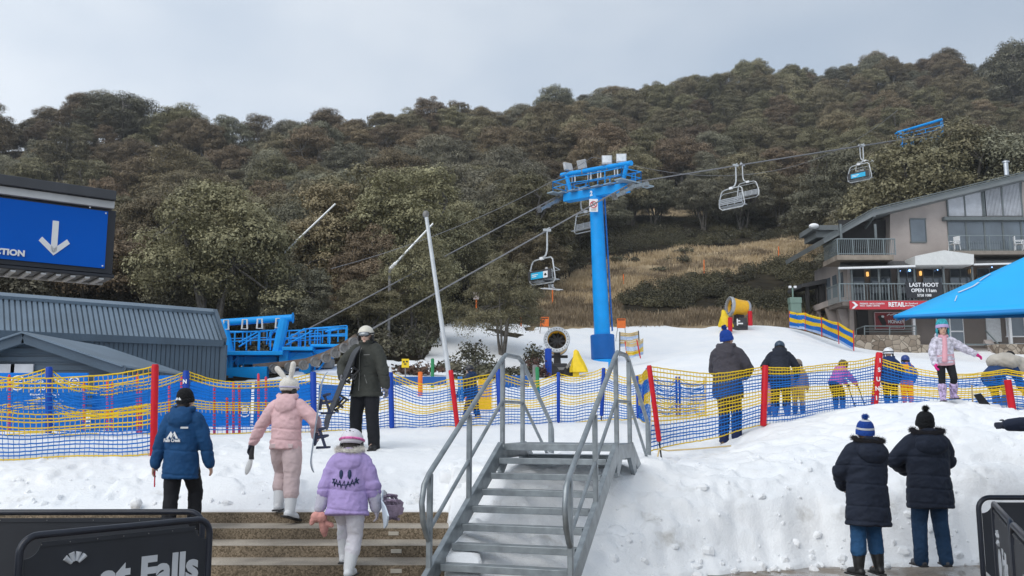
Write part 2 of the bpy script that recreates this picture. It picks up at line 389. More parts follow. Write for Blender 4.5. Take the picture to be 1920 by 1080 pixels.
def hill_material():
    m = bpy.data.materials.new('hill_soil'); m.use_nodes = True; n = m.node_tree.nodes; l = m.node_tree.links; b = n['Principled BSDF']
    t = n.new('ShaderNodeTexCoord'); q = n.new('ShaderNodeTexNoise'); q.inputs['Scale'].default_value = .8; q.inputs['Detail'].default_value = 8
    q2 = n.new('ShaderNodeTexNoise'); q2.inputs['Scale'].default_value = .35; q2.inputs['Detail'].default_value = 6
    l.new(t.outputs['Object'], q.inputs['Vector']); l.new(t.outputs['Object'], q2.inputs['Vector'])
    r1 = n.new('ShaderNodeValToRGB'); a, c = r1.color_ramp.elements; a.position = .3; c.position = .7; a.color = (.018, .016, .011, 1); c.color = (.045, .036, .022, 1)
    r2 = n.new('ShaderNodeValToRGB'); a, c = r2.color_ramp.elements; a.position = .32; c.position = .62; a.color = (.20, .15, .095, 1); c.color = (.46, .36, .225, 1)
    l.new(q.outputs[0], r1.inputs[0]); l.new(q2.outputs[0], r2.inputs[0])
    at_ = n.new('ShaderNodeAttribute'); at_.attribute_name = 'zone'
    x = n.new('ShaderNodeMix'); x.data_type = 'RGBA'; l.new(at_.outputs['Fac'], x.inputs[0]); l.new(r1.outputs[0], x.inputs[6]); l.new(r2.outputs[0], x.inputs[7])
    l.new(x.outputs[2], b.inputs['Base Color']); b.inputs['Roughness'].default_value = .95; b.inputs['Specular IOR Level'].default_value = .1
    bu = n.new('ShaderNodeBump'); bu.inputs['Strength'].default_value = .7; bu.inputs['Distance'].default_value = .3; l.new(q.outputs[0], bu.inputs['Height']); l.new(bu.outputs[0], b.inputs['Normal'])
    return m
me = npmesh('hillside', np.stack([HX, HY, HZZ], -1).reshape(-1, 3), gridfaces(len(yh), len(uh)), [hill_material()], smooth=True, attr={'zone': zone.ravel()})
tag(npobj('hillside', me), kind='structure')

# ---------------------------------------------------------------- pavement and stone steps
def pebble(name, c0, c1, c2, scale=90, rough=.85, wet=False):
    m = bpy.data.materials.new(name); m.use_nodes = True; n = m.node_tree.nodes; l = m.node_tree.links; b = n['Principled BSDF']
    t = n.new('ShaderNodeTexCoord'); v = n.new('ShaderNodeTexVoronoi'); v.inputs['Scale'].default_value = scale
    l.new(t.outputs['Object'], v.inputs['Vector'])
    hs = n.new('ShaderNodeSeparateColor'); l.new(v.outputs['Color'], hs.inputs[0])
    r = n.new('ShaderNodeValToRGB'); a, c = r.color_ramp.elements; a.color = (*c0, 1); c.color = (*c1, 1); l.new(hs.outputs[0], r.inputs[0])
    q = n.new('ShaderNodeTexNoise'); q.inputs['Scale'].default_value = 1.6; q.inputs['Detail'].default_value = 7; l.new(t.outputs['Object'], q.inputs['Vector'])
    r2 = n.new('ShaderNodeValToRGB'); a, c = r2.color_ramp.elements; a.position = .35; c.position = .68; a.color = (.55, .55, .55, 1); c.color = (1.1, 1.1, 1.1, 1); l.new(q.outputs[0], r2.inputs[0])
    x = n.new('ShaderNodeMix'); x.data_type = 'RGBA'; x.blend_type = 'MULTIPLY'; x.inputs[0].default_value = 1
    l.new(r.outputs[0], x.inputs[6]); l.new(r2.outputs[0], x.inputs[7]); l.new(x.outputs[2], b.inputs['Base Color'])
    b.inputs['Roughness'].default_value = rough
    if wet:
        r3 = n.new('ShaderNodeValToRGB'); a, c = r3.color_ramp.elements; a.position = .44; c.position = .56; a.color = (.04, .04, .04, 1); c.color = (.6, .6, .6, 1)
        l.new(q.outputs[0], r3.inputs[0]); l.new(r3.outputs[0], b.inputs['Roughness'])
    bu = n.new('ShaderNodeBump'); bu.inputs['Strength'].default_value = .35; bu.inputs['Distance'].default_value = .004; l.new(v.outputs['Distance'], bu.inputs['Height'])
    if not wet: l.new(bu.outputs[0], b.inputs['Normal'])
    return m
PAVE = pebble('wet_pavement', (.17, .135, .10), (.30, .25, .20), None, 60, wet=True)
mb = MB(); mb.add([(-40, -12, 0), (40, -12, 0), (40, 12.5, 0), (-40, 12.5, 0)], [(0, 1, 2, 3)])
tag(mb.build('pavement', PAVE), kind='structure')
STONE = pebble('exposed_aggregate', (.10, .075, .045), (.34, .27, .19), None, 75)
NOSE = pebble('pale_nosing', (.30, .26, .21), (.46, .41, .34), None, 120)  # tread tops use a paler pebble mix than the risers
st = root('stone_steps', 'broad flight of brown pebbled concrete steps leading up to the snow', 'steps', (-5, 9.3, 0))
for k in range(6):
    z = .645 - .115 * k; y = 10.55 - .5 * k
    if z <= .02: break
    m = MB(world=True); x0, x1 = -14, STEPS_X1
    m.bx(x0, x1, y + .003, y + (.8 if k == 0 else .5), max(0, z - .13) + (.003 if z < .13 else 0), z - .003, 0)
    m.bx(x0, x1, y + .002, y + (.78 if k == 0 else .497), z - .002, z, 1)
    m.build('step', [STONE, NOSE], st)
PLATE = mat('step_light_plate', (.45, .42, .36), .5)
for px, py, k in ((738, 996, 1), (743, 1027, 2), (743, 1056, 3)):
    y = 10.55 - .5 * k; p = at(px, py, y); m = MB(world=True); m.bx(p.x - .055, p.x + .055, y - .004, y + .01, .645 - .115 * k - .075, .645 - .115 * k - .035)
    m.build('step_light', PLATE, st, bev=.003)
# ---------------------------------------------------------------- vegetation
def leaf_material(name, c_dark, c_mid, c_light, rand=.28, scale=.8):
    m = bpy.data.materials.new(name); m.use_nodes = True; n = m.node_tree.nodes; l = m.node_tree.links; b = n['Principled BSDF']
    g = n.new('ShaderNodeNewGeometry'); oi = n.new('ShaderNodeObjectInfo')
    q = n.new('ShaderNodeTexNoise'); q.inputs['Scale'].default_value = scale; q.inputs['Detail'].default_value = 3
    t = n.new('ShaderNodeTexCoord'); l.new(t.outputs['Object'], q.inputs['Vector'])
    a = n.new('ShaderNodeMath'); a.operation = 'MULTIPLY_ADD'; a.inputs[1].default_value = .30; l.new(g.outputs['Random Per Island'], a.inputs[0])
    m2 = n.new('ShaderNodeMath'); m2.operation = 'MULTIPLY'; m2.inputs[1].default_value = 1.05; l.new(q.outputs[0], m2.inputs[0]); l.new(m2.outputs[0], a.inputs[2])
    r = n.new('ShaderNodeValToRGB'); e = r.color_ramp.elements; e[0].position = .25; e[0].color = (*c_dark, 1); e[1].position = .95; e[1].color = (*c_light, 1)
    k = e.new(.6); k.color = (*c_mid, 1); l.new(a.outputs[0], r.inputs[0])
    hsv = n.new('ShaderNodeHueSaturation')
    v1 = n.new('ShaderNodeMath'); v1.operation = 'MULTIPLY_ADD'; v1.inputs[1].default_value = rand * 2; v1.inputs[2].default_value = 1 - rand; l.new(oi.outputs['Random'], v1.inputs[0])
    ta = n.new('ShaderNodeAttribute'); ta.attribute_name = 'tone'; v3 = n.new('ShaderNodeMath'); v3.operation = 'ADD'; l.new(v1.outputs[0], v3.inputs[0]); l.new(ta.outputs['Fac'], v3.inputs[1]); l.new(v3.outputs[0], hsv.inputs['Value'])
    w1 = n.new('ShaderNodeTexWhiteNoise'); w1.noise_dimensions = '1D'; l.new(oi.outputs['Random'], w1.inputs['W'])
    v2 = n.new('ShaderNodeMath'); v2.operation = 'MULTIPLY_ADD'; v2.inputs[1].default_value = .03; v2.inputs[2].default_value = .487; l.new(w1.outputs['Value'], v2.inputs[0]); l.new(v2.outputs[0], hsv.inputs['Hue'])
    l.new(r.outputs[0], hsv.inputs['Color']); l.new(hsv.outputs[0], b.inputs['Base Color'])
    b.inputs['Roughness'].default_value = .6; b.inputs['Specular IOR Level'].default_value = .3
    return m
LEAF = {
 'olive': leaf_material('leaves_olive', (.056, .049, .026), (.165, .144, .080), (.325, .293, .18)),
 'grey': leaf_material('leaves_grey_green', (.054, .051, .034), (.165, .156, .105), (.325, .31, .22)),
 'brown': leaf_material('leaves_russet', (.056, .043, .024), (.168, .128, .075), (.325, .257, .162)),
}
BARK = mat('pale_bark', (.12, .108, .094), .9, var=.5, vscale=2.5, bump=.5, bscale=8)
DARKLEAF = leaf_material('heath_leaves', (.020, .020, .012), (.056, .052, .030), (.15, .132, .07), .0, .28)
DRYLEAF = leaf_material('dry_grass_blades', (.20, .15, .085), (.42, .32, .19), (.62, .50, .33), .0, .4)
BROWNLEAF = leaf_material('brown_grass_blades', (.07, .05, .03), (.18, .135, .085), (.34, .27, .18), .0, .4)
BUSHLEAF = leaf_material('bush_leaves', (.03, .03, .02), (.07, .066, .042), (.15, .14, .09), .2, 1.2)
REDLEAF = leaf_material('reddish_bush_leaves', (.035, .016, .013), (.080, .040, .030), (.14, .085, .06), .1, 1.2)

def leaf_quads(rs, c, nrm, size, jitter=.7):
    """c (n,3) centres, nrm (n,3) preferred normals -> quads"""
    n = len(c); nn = nrm + rs.randn(n, 3) * jitter; nn /= np.linalg.norm(nn, axis=1, keepdims=True) + 1e-9
    a = rs.randn(n, 3); x = np.cross(nn, a); x /= np.linalg.norm(x, axis=1, keepdims=True) + 1e-9; y = np.cross(nn, x)
    s = size * (.55 + .9 * rs.rand(n, 1)); e = s * (.4 + .35 * rs.rand(n, 1))
    v = np.stack([c - x * s, c - y * e, c + x * s, c + y * e], 1).reshape(-1, 3)
    return v, np.arange(n * 4).reshape(-1, 4)

def gum_crown(rs, Rx, H, base, nclump, nleaf, leaf, flat=.55):
    """snow gum crown: umbrella clumps spread over a dome; returns leaf verts, faces, clump centres"""
    C = []; tries = 0
    while len(C) < nclump and tries < 4000:
        tries += 1
        th = rs.rand() * 2 * math.pi; el = math.asin(rs.rand() ** .8)
        k = .80 + .22 * rs.rand() if rs.rand() < .8 else .35 + .4 * rs.rand()
        p = np.array([Rx * math.cos(el) * math.cos(th) * k, Rx * math.cos(el) * math.sin(th) * k, base + (H - base) * math.sin(el) * k - rs.rand() * .4])
        p[:2] += rs.randn(2) * .15
        if all(np.linalg.norm((p - q[0]) * [1, 1, 1.5]) > .19 * Rx for q in C): C.append((p, Rx * (.19 + .16 * rs.rand())))
    vs = []; fs = []; o = 0
    for p, r in C:
        n = int(nleaf * (r / (Rx * .27)) ** 2)
        d = rs.randn(n, 3); d /= np.linalg.norm(d, axis=1, keepdims=True)
        d[:, 2] = np.where(rs.rand(n) < .72, np.abs(d[:, 2]), d[:, 2])
        rad = r * (.55 + .5 * rs.rand(n, 1) ** .5); sub = 1 + .28 * np.sin(d[:, :1] * 7 + p[0] * 3) * np.sin(d[:, 1:2] * 7 + p[1] * 5)
        c = p + d * rad * sub * np.array([1, 1, flat + .2 * rs.rand()])
        v, f = leaf_quads(rs, c, d * [.8, .8, 1] + [0, 0, .35], leaf, .38); vs.append(v); fs.append(f + o); o += len(v)
    return np.concatenate(vs), np.concatenate(fs), C

def gum_trunk(rs, C, H, Rx, base, r0=.16):
    m = MB(); k = rs.randint(3, 6); stems = []
    for i in range(k):
        a = 2 * math.pi * (i + rs.rand() * .6) / k; b = (.12 + .1 * rs.rand()) * Rx
        P = [V((math.cos(a) * .12, math.sin(a) * .12, -.5))]
        e = V((math.cos(a) * Rx * (.35 + .3 * rs.rand()), math.sin(a) * Rx * (.35 + .3 * rs.rand()), base + (H - base) * (.35 + .3 * rs.rand())))
        for t in (.25, .5, .75, 1):
            q = P[0].lerp(e, t); q.x *= .55 + .45 * t; q.y *= .55 + .45 * t; P.append(q + V(rs.randn(3) * .12))
        m.tube(P, [r0 * (1 - .16 * j) * (.8 + .3 * rs.rand()) for j in range(5)], 6, cap=False); stems.append(P)
    for p, r in C:
        p = V(p); s = min(stems, key=lambda P: (P[-1] - p).length); q0 = s[3] if (s[3] - p).length < (s[4] - p).length else s[4]
        mid = q0.lerp(p, .5) + V(rs.randn(3) * .15); m.tube([q0, mid, p], [r0 * .38, r0 * .26, r0 * .1], 5, cap=False)
    return m

TREE_KINDS = {}
def make_kind(kind, seed, n):
    L = []
    for i in range(n):
        rs = np.random.RandomState(seed + i); H = 6.8 + 1.4 * rs.rand(); Rx = 2.9 + 1.0 * rs.rand(); base = H * (.22 + .30 * rs.rand())
        v, f, C = gum_crown(rs, Rx, H, base, 70, 900, .058)
        cm = npmesh('crown', v, f, [LEAF[kind]]); tb_ = gum_trunk(rs, C, H, Rx, base); tm = tb_.mesh('trunk', BARK)
        tv = np.array(tb_.v); tf = np.array(tb_.f); L.append((cm, tm, npmesh('gum', np.concatenate([v, tv]), np.concatenate([f, tf + len(v)]), [LEAF[kind], BARK], np.r_[np.zeros(len(f)), np.ones(len(tf))])))
    TREE_KINDS[kind] = L
for i, k in enumerate(LEAF): make_kind(k, 100 + 20 * i, 5)

def add_tree(name, x, y, z, kind, i, s, rz, label, cat='tree', group=None, sq=1):
    cm, tm = TREE_KINDS[kind][i][:2]
    r = root(name, label, cat, (x, y, z), rz, group); r.scale = (s, s, s * sq)
    for me, nm in ((tm, 'trunk'), (cm, 'crown')):
        o = bpy.data.objects.new(nm, me); link(o, r)
    return r

# forest placement, jittered grid that grows with distance
rs = np.random.RandomState(11); spots = []
Y = 38.0
while Y < 222:
    step = 4.5 + (Y - 40) * .006; x = -.66 * Y
    while x < .68 * Y:
        X_ = x + (rs.rand() - .5) * step * .8; Y_ = Y + (rs.rand() - .5) * step * .8; spots.append((X_, Y_)); x += step
    Y += step * 1.02
spots = np.array(spots); sg = GH(spots[:, 0], spots[:, 1]); spx, spy = topx(spots[:, 0], spots[:, 1], sg)
_tx = [-900, 0, 430, 600, 760, 860, 1000, 1090, 1170, 1300, 1545, 1560, 1700, 1800, 2700]
_tD = [41, 41, 42, 43, 47, 56, 66, 80, 93, 99, 97, 69, 68.5, 67.5, 67]
ok = (spots[:, 1] > np.interp(spx, _tx, _tD)) & (spots[:, 1] < crest(spots[:, 0], spots[:, 1]) + 6) & ~inpoly(spx, spy, GRASS[1]) & ~inpoly(spx, spy + 14, GRASS[1])
spots = spots[ok]; sg = sg[ok]; spx = spx[ok]
order = np.argsort(spots[:, 1]); FARV = []; FARI = []; FARS = []; FARR = []; nind = 0
def tree_kind(px, y):
    n = fbm(np.array([px / 260.]), np.array([y / 30.]), 3)[0] + (rs.rand() - .5) * .7
    if px < 420 and y > 50: n -= .22
    return 'brown' if n < -.25 else ('grey' if n > .22 else 'olive')
REGION = lambda px: 'left of the lift tower' if px < 1060 else ('behind the lodge' if px > 1540 else 'above the dry grass slope')
for j in order:
    x, y = spots[j]; px = spx[j]; k = tree_kind(px, y); i = rs.randint(5); s = .64 + .60 * rs.rand() ** 1.8; rz = rs.rand() * 6.28
    if y < 62: s *= 1.12
    if nind < 285 and abs(px - 960) < 1180:
        nm = {'olive': 'olive green', 'grey': 'grey green', 'brown': 'russet brown'}[k]
        nr = 'near ' if y < 75 else ''
        add_tree('snow_gum', x, y, sg[j], k, i, s, rz, f'{nm} snow gum on the forested hillside {REGION(px)}', group=f'{nm} snow gums {REGION(px)}'); nind += 1
    else:
        FARV.append((x, y, sg[j])); FARI.append(list(LEAF).index(k) * 5 + i); FARS.append(s); FARR.append(rz)
src = []
for k in LEAF:
    for t in TREE_KINDS[k]: src.append(bpy.data.objects.new('gum_source', t[2]))
me = bpy.data.meshes.new('far_forest'); me.from_pydata(FARV, [], [])
for nm, ty, dat in (('kind_index', 'INT', FARI), ('size', 'FLOAT', FARS), ('turn', 'FLOAT', FARR)):
    at_ = me.attributes.new(nm, ty, 'POINT'); at_.data.foreach_set('value', np.array(dat, np.int32 if ty == 'INT' else np.float32))
far = tag(npobj('far_forest', me), kind='stuff')
ng = bpy.data.node_groups.new('forest_nodes', 'GeometryNodeTree'); ng.interface.new_socket('Geometry', in_out='INPUT', socket_type='NodeSocketGeometry'); ng.interface.new_socket('Geometry', in_out='OUTPUT', socket_type='NodeSocketGeometry')
N_ = ng.nodes; gi = N_.new('NodeGroupInput'); go = N_.new('NodeGroupOutput'); ip = N_.new('GeometryNodeInstanceOnPoints'); gt = N_.new('GeometryNodeGeometryToInstance')
for o in src:
    oi = N_.new('GeometryNodeObjectInfo'); oi.inputs['Object'].default_value = o; oi.inputs['As Instance'].default_value = False; ng.links.new(oi.outputs['Geometry'], gt.inputs[0])
def named(nm, ty): q = N_.new('GeometryNodeInputNamedAttribute'); q.data_type = ty; q.inputs['Name'].default_value = nm; return [o for o in q.outputs if o.enabled and o.name == 'Attribute'][0]
cv = N_.new('ShaderNodeCombineXYZ'); er = N_.new('FunctionNodeEulerToRotation'); ng.links.new(named('turn', 'FLOAT'), cv.inputs['Z']); ng.links.new(cv.outputs[0], er.inputs[0])
ip.inputs['Pick Instance'].default_value = True
for a_, b_ in ((gi.outputs[0], ip.inputs['Points']), (gt.outputs[0], ip.inputs['Instance']), (named('kind_index', 'INT'), ip.inputs['Instance Index']), (er.outputs[0], ip.inputs['Rotation']), (named('size', 'FLOAT'), ip.inputs['Scale']), (ip.outputs[0], go.inputs[0])): ng.links.new(a_, b_)
far.modifiers.new('forest', 'NODES').node_group = ng

# single trees that stand out in front of the forest
for px, py, D, kind, i, s, lab in (
    (942, 662, 41, 'olive', 2, .46, 'small slender olive gum tree with bare lower trunk on the snow bank'),
    (395, 640, 40, 'olive', 0, 1.02, 'big dome shaped olive gum tree rising behind the dark blue shed'),
    (560, 640, 41, 'grey', 3, .5, 'grey green gum tree just behind the blue lift station'),
    (770, 640, 42, 'olive', 1, .54, 'bushy olive gum tree behind the tall leaning white pole'),
    (690, 640, 41, 'olive', 4, .46, 'olive gum tree between the blue lift station and the leaning white pole'),
    (1918, 150, 180, 'grey', 1, 2.5, 'tall dark gum tree standing above the ridge at the right edge'),
    (1806, 540, 66.2, 'olive', 3, 1.72, 'large olive gum tree in front of the distant blue tower column'),
    (1742, 540, 65.6, 'olive', 0, 1.64, 'rounded olive gum tree left of the distant blue tower'),
    (1850, 540, 66.6, 'grey', 0, 1.65, 'broad grey green gum tree above the lodge roof right of the distant tower'),
    (1610, 520, 66.5, 'grey', 4, .72, 'pale yellow green gum tree against the lodge roof'),
    (225, 290, 136, 'grey', 2, 1.75, 'broad umbrella gum tree on the skyline with sky showing under its crown'),
    (325, 290, 137, 'olive', 1, 1.45, 'right half of the umbrella shaped skyline pair of gums')):
    p = at(px, py, D); add_tree('gum_tree', p.x, D, gz1(p.x, D), kind, i, s, rnd.random() * 6, lab, sq=.72 if D > 130 and px < 400 else (1.3 if px in (942, 770) else 1))

# heath and undergrowth: low dark shrubs nobody could count
def clumps(pts, rs, r, h, n, leaf, up=.6):
    V_ = []; F_ = []; o = 0
    for x, y, z in pts:
        rr = r * (.6 + .8 * rs.rand()); hh = h * (.5 + .9 * rs.rand()); d = rs.randn(n, 3); d /= np.linalg.norm(d, axis=1, keepdims=True); d[:, 2] = np.abs(d[:, 2])
        c = np.array([x, y, z]) + d * (.5 + .5 * rs.rand(n, 1)) * [rr, rr, hh]
        v, f = leaf_quads(rs, c, d + [0, 0, up], leaf, .6); V_.append(v); F_.append(f + o); o += len(v)
    return np.concatenate(V_), np.concatenate(F_)
def scatter(n, px0, px1, D0, D1, rs):
    D = np.exp(rs.uniform(math.log(D0), math.log(D1), n)); px = rs.uniform(px0, px1, n); X = (px - 960) / F * D * 1.0
    Z = G(X, D); a, b = topx(X, D, Z); return X, D, Z, a, b
rs = np.random.RandomState(5)
X, D, Z, a, b = scatter(7600, 980, 1640, 50, 110, rs)
inH = (inpoly(a, b, HEATH[0]) | inpoly(a, b, HEATH[1])) & (D > 52)
P = np.stack([X, D, Z], -1)[inH]; P = P[fbm(P[:, 0] * .35, P[:, 1] * .35, 3) > -.2]
v, f = clumps(P, rs, .55, .75, 130, .055, .3)
tag(npobj('heath_shrubs', npmesh('heath_shrubs', v, f, [DARKLEAF])), kind='stuff')
X, D, Z, a, b = scatter(2300, -250, 2150, 33, 120, rs)
lim = np.interp(a, _tx, _tD)
ok = (D > lim - 6) & ~inpoly(a, b, GRASS[0]) & ~inpoly(a, b, GRASS[1]) & ~((a > 1500) & (D < 66)) & (rs.rand(len(a)) < .9)
ok &= ~((np.abs(a - 500) < 180) & (D < 37))
P = np.stack([X, D, Z], -1)[ok]
v, f = clumps(P, rs, 1.0, .75, 140, .085)
tag(npobj('undergrowth', npmesh('undergrowth', v, f, [BUSHLEAF])), kind='stuff')
# dry tussock grass
X, D, Z, a, b = scatter(16000, 985, 1600, 50, 100, rs)
ok = (inpoly(a, b + fbm(X * .3, D * .3, 3) * 10, GRASS[0]) | inpoly(a, b, GRASS[1])) & (D > np.interp(a, _ex, _eD) + .3)
X, D, Z = X[ok], D[ok], Z[ok]; nb = 7; n = len(X) * nb
bx = np.repeat(X, nb) + rs.randn(n) * .2; by = np.repeat(D, nb) + rs.randn(n) * .2; bz = np.repeat(Z, nb) - .05
hh = .12 + .26 * rs.rand(n); an = rs.rand(n) * 6.28; dx = np.cos(an); dy = np.sin(an); ln = rs.rand(n) * .5
wv = .028
q = np.stack([np.stack([bx - dy * wv, by + dx * wv, bz], -1), np.stack([bx + dy * wv, by - dx * wv, bz], -1), np.stack([bx + dx * ln * hh + dy * .01, by + dy * ln * hh - dx * .01, bz + hh], -1), np.stack([bx + dx * ln * hh - dy * .01, by + dy * ln * hh + dx * .01, bz + hh], -1)], 1)
low = np.repeat((b[ok] + fbm(X * .5, D * .5, 3) * 22 > 566) | (fbm(X * .22 + 5, D * .3, 4) > .24), nb).astype(int)
tag(npobj('dry_grass', npmesh('dry_grass', q.reshape(-1, 3), np.arange(n * 4).reshape(-1, 4), [DRYLEAF, BROWNLEAF], low)), kind='stuff')

# separate bushes that can be told apart
def bush(px, py, D, r, h, m, label, n=700, leaf=.07, stems=True, up=.4, name='bush'):
    p = at(px, py, D); z = gz1(p.x, D); rs = np.random.RandomState(int(px * 7 + py))
    o = root(name, label, 'bush', (p.x, D, z)); k = 9; pts = [(rs.randn() * r * .45, rs.randn() * r * .45, rs.rand() * h * .35) for _ in range(k)]
    v, f = clumps(pts, rs, r * .6, h * .62, n // k, leaf, up); npobj('foliage', npmesh('foliage', v, f, [m]), o)
    s = MB()
    for i in range(7):
        e = V(pts[i]) + V((0, 0, h * .5)); s.tube([V((rs.randn() * .06, rs.randn() * .06, -.15)), e.lerp(V((0, 0, 0)), .5) + V((0, 0, h * .1)), e], [.03, .02, .008], 5)
    s.build('stem', BARK, o)
for a in (
 (890, 672, 38, .75, 1.3, BUSHLEAF, 'grey green sapling on the snow bank left of the small gum tree'),
 (1005, 668, 39, .55, 1.3, BUSHLEAF, 'upright grey green shrub right of the small gum tree trunk'),
 (1000, 688, 36, .6, .75, REDLEAF, 'dark reddish shrub beside the fan snow gun'),
 (955, 690, 35, .8, .55, BUSHLEAF, 'low dark shrub below the small gum tree'),
 (905, 692, 35, .8, .6, BUSHLEAF, 'low olive shrub at the lower edge of the snow bank'),
 (840, 690, 34.5, .7, .7, BUSHLEAF, 'dark shrub behind the foot of the leaning white pole'),
 (790, 660, 39, 1.1, 1.5, BUSHLEAF, 'dense dark green shrub left of the leaning white pole'),
 (740, 655, 39, 1.2, 1.5, BUSHLEAF, 'dark green shrub above the yellow square sign'),
 (700, 668, 38, 1.0, 1.2, BUSHLEAF, 'dark shrub just right of the man in the white helmet'),
 (780, 700, 32, .8, .5, REDLEAF, 'low brown shrub on the bank behind the nets'),
 (880, 702, 31, .9, .4, BUSHLEAF, 'low scrubby shrub behind the black helmeted skier'),
 (1283, 470, 84, .9, .9, BUSHLEAF, 'round dark bush alone high on the dry grass slope'),
 (1280, 490, 79, .9, 1.0, BUSHLEAF, 'round dark bush just below the highest lone bush on the grass'),
 (1195, 487, 80, .5, .5, BUSHLEAF, 'small dark bush on dry grass right of the lift tower'),
 (1160, 488, 80, .9, .7, BUSHLEAF, 'dark bush on dry grass touching the lift tower'),
 (1240, 505, 75, .6, .5, BUSHLEAF, 'small flat bush in the middle of the dry grass'),
 (1298, 510, 73, .5, .35, BUSHLEAF, 'smallest flat bush on the dry grass nearest the heath')):
    bush(*a)
# ---------------------------------------------------------------- lodge on the right
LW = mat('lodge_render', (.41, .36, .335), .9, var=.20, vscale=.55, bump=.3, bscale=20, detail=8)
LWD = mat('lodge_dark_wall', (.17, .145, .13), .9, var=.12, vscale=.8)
ROOFM = mat('lodge_roof_metal', (.15, .165, .17), .55, var=.15, vscale=.7)
TRIM = mat('grey_green_trim', (.13, .15, .155), .6, var=.1)
STEEL = mat('painted_steel_rail', (.19, .225, .235), .5, .2, var=.1)
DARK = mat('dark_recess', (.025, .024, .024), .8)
def glass_mat(name, rgb, rough=.05):
    m = mat(name, rgb, rough, 0, .25, .6, spec=1.0); return m
GLASS = glass_mat('window_glass', (.045, .055, .065))
GLASSB = glass_mat('reflecting_glass', (.12, .15, .18))
WHITE = mat('white_paint', (.78, .79, .80), .5, var=.05)
CURT = mat('pale_curtain', (.50, .52, .56), .8, var=.12, vscale=3)
LD = 58.0
bl = root('ski_lodge', 'grey brown three storey ski lodge with sloping metal roof and balconies', 'building', (24, LD, 6.2))
def fp(px, py, D=LD): return at(px, py, D)
def quadbox(mb, px0, py0, px1, py1, d0, d1, mi=0):
    """a box whose front face (at depth d0) covers the photo rectangle; d1 is its back"""
    a = fp(px0, py1, d0); b = fp(px1, py0, d0); pm_ = (py0 + py1) / 2; mb.bx(fp(px0, pm_, d0).x, fp(px1, pm_, d0).x, d0, d1, a.z, b.z, mi)
def prism_px(mb, pts, d0, d1, mi=0):
    mb.prism([V((fp(x, y, d0).x, d0, fp(x, y, d0).z)) for x, y in pts], V((0, d1 - d0, 0)), mi)
XE = 2080   # right end beyond the frame
# upper storey wall under the roof line
m = MB(world=True)
prism_px(m, [(1669, 395), (1669, 492), (XE, 492), (XE, 294), (1930, 332), (1776, 370)], LD + .3, LD + 7)
m.build('wall', LW, bl)
m = MB(world=True)     # middle storey back wall, ground floor wall, left side wall
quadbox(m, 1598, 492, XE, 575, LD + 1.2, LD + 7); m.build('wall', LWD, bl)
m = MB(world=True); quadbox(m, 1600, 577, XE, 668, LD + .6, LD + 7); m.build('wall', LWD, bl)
m = MB(world=True)
xa = fp(1598, 500).x
m.bx(xa - .25, xa + .02, LD + .25, LD + 6.6, fp(1598, 668).z, fp(1598, 478).z); m.build('wall', LW, bl, label='pale side wall with narrow windows')
m = MB(world=True)     # leaning buttresses under the side
for y in (LD + .6, LD + 2.4, LD + 4.2):
    z0, z1 = fp(1600, 640).z, fp(1600, 585).z
    m.prism([(xa - .25, y, z1 + .6), (xa - .25, y, z0 - .3), (xa - .45, y, z0 + .6), (xa - 1.0, y, z1 + .6)], (0, .35, 0))
m.bx(xa - 1.05, xa - .25, LD + .3, LD + 6.4, z1 + .6, z1 + 1.0)
m.build('buttress', LW, bl)
m = MB(world=True)
for y in (LD + 1.0, LD + 2.2, LD + 3.4, LD + 4.6): m.bx(xa - .29, xa - .255, y, y + .75, fp(1598, 560).z, fp(1598, 505).z)
m.build('window', GLASSB, bl, label='narrow side windows')
# main roof: sloping slab with fascia
m = MB(world=True)
rl = [(1544, 447), (1637, 393), (1930, 322), (XE, 282)]
lo = [(1546, 456), (1640, 404), (1930, 334), (XE, 295)]
prism_px(m, rl + lo[::-1], LD - .9, LD + 7.3, 0)
rf = m.build('roof', ROOFM, bl)
m = MB(world=True)
for k in range(3):
    up = [(x, y - 3.0 + k * 3.4) for x, y in rl]; dn = [(x, y + 1.6) for x, y in up]
    prism_px(m, up + dn[::-1], LD - .98 + .03 * k, LD - .905)
m.build('fascia', TRIM, rf)
m = MB(world=True); quadbox(m, 1524, 422, 1580, 431, LD + 4.5, LD + 7.5); quadbox(m, 1530, 431, 1580, 445, LD + 4.8, LD + 7.4)
rb = m.build('roof', ROOFM, bl, label='small flat eave at the left end')
m = MB(world=True); a = fp(1526, 424, LD + 4.3); m.ball(a, (.35, .3, .2)); m.build('snow_patch', SNOW, rb)
m = MB(world=True); a = fp(1887, 326, LD + .5); m.lathe([(.16, -.1), (.16, .75), (.24, .76), (.24, .84), (.02, .95)], 12, Matrix.Translation(a)); m.build('flue', mat('flue_steel', (.6, .62, .65), .3, .9), rf)
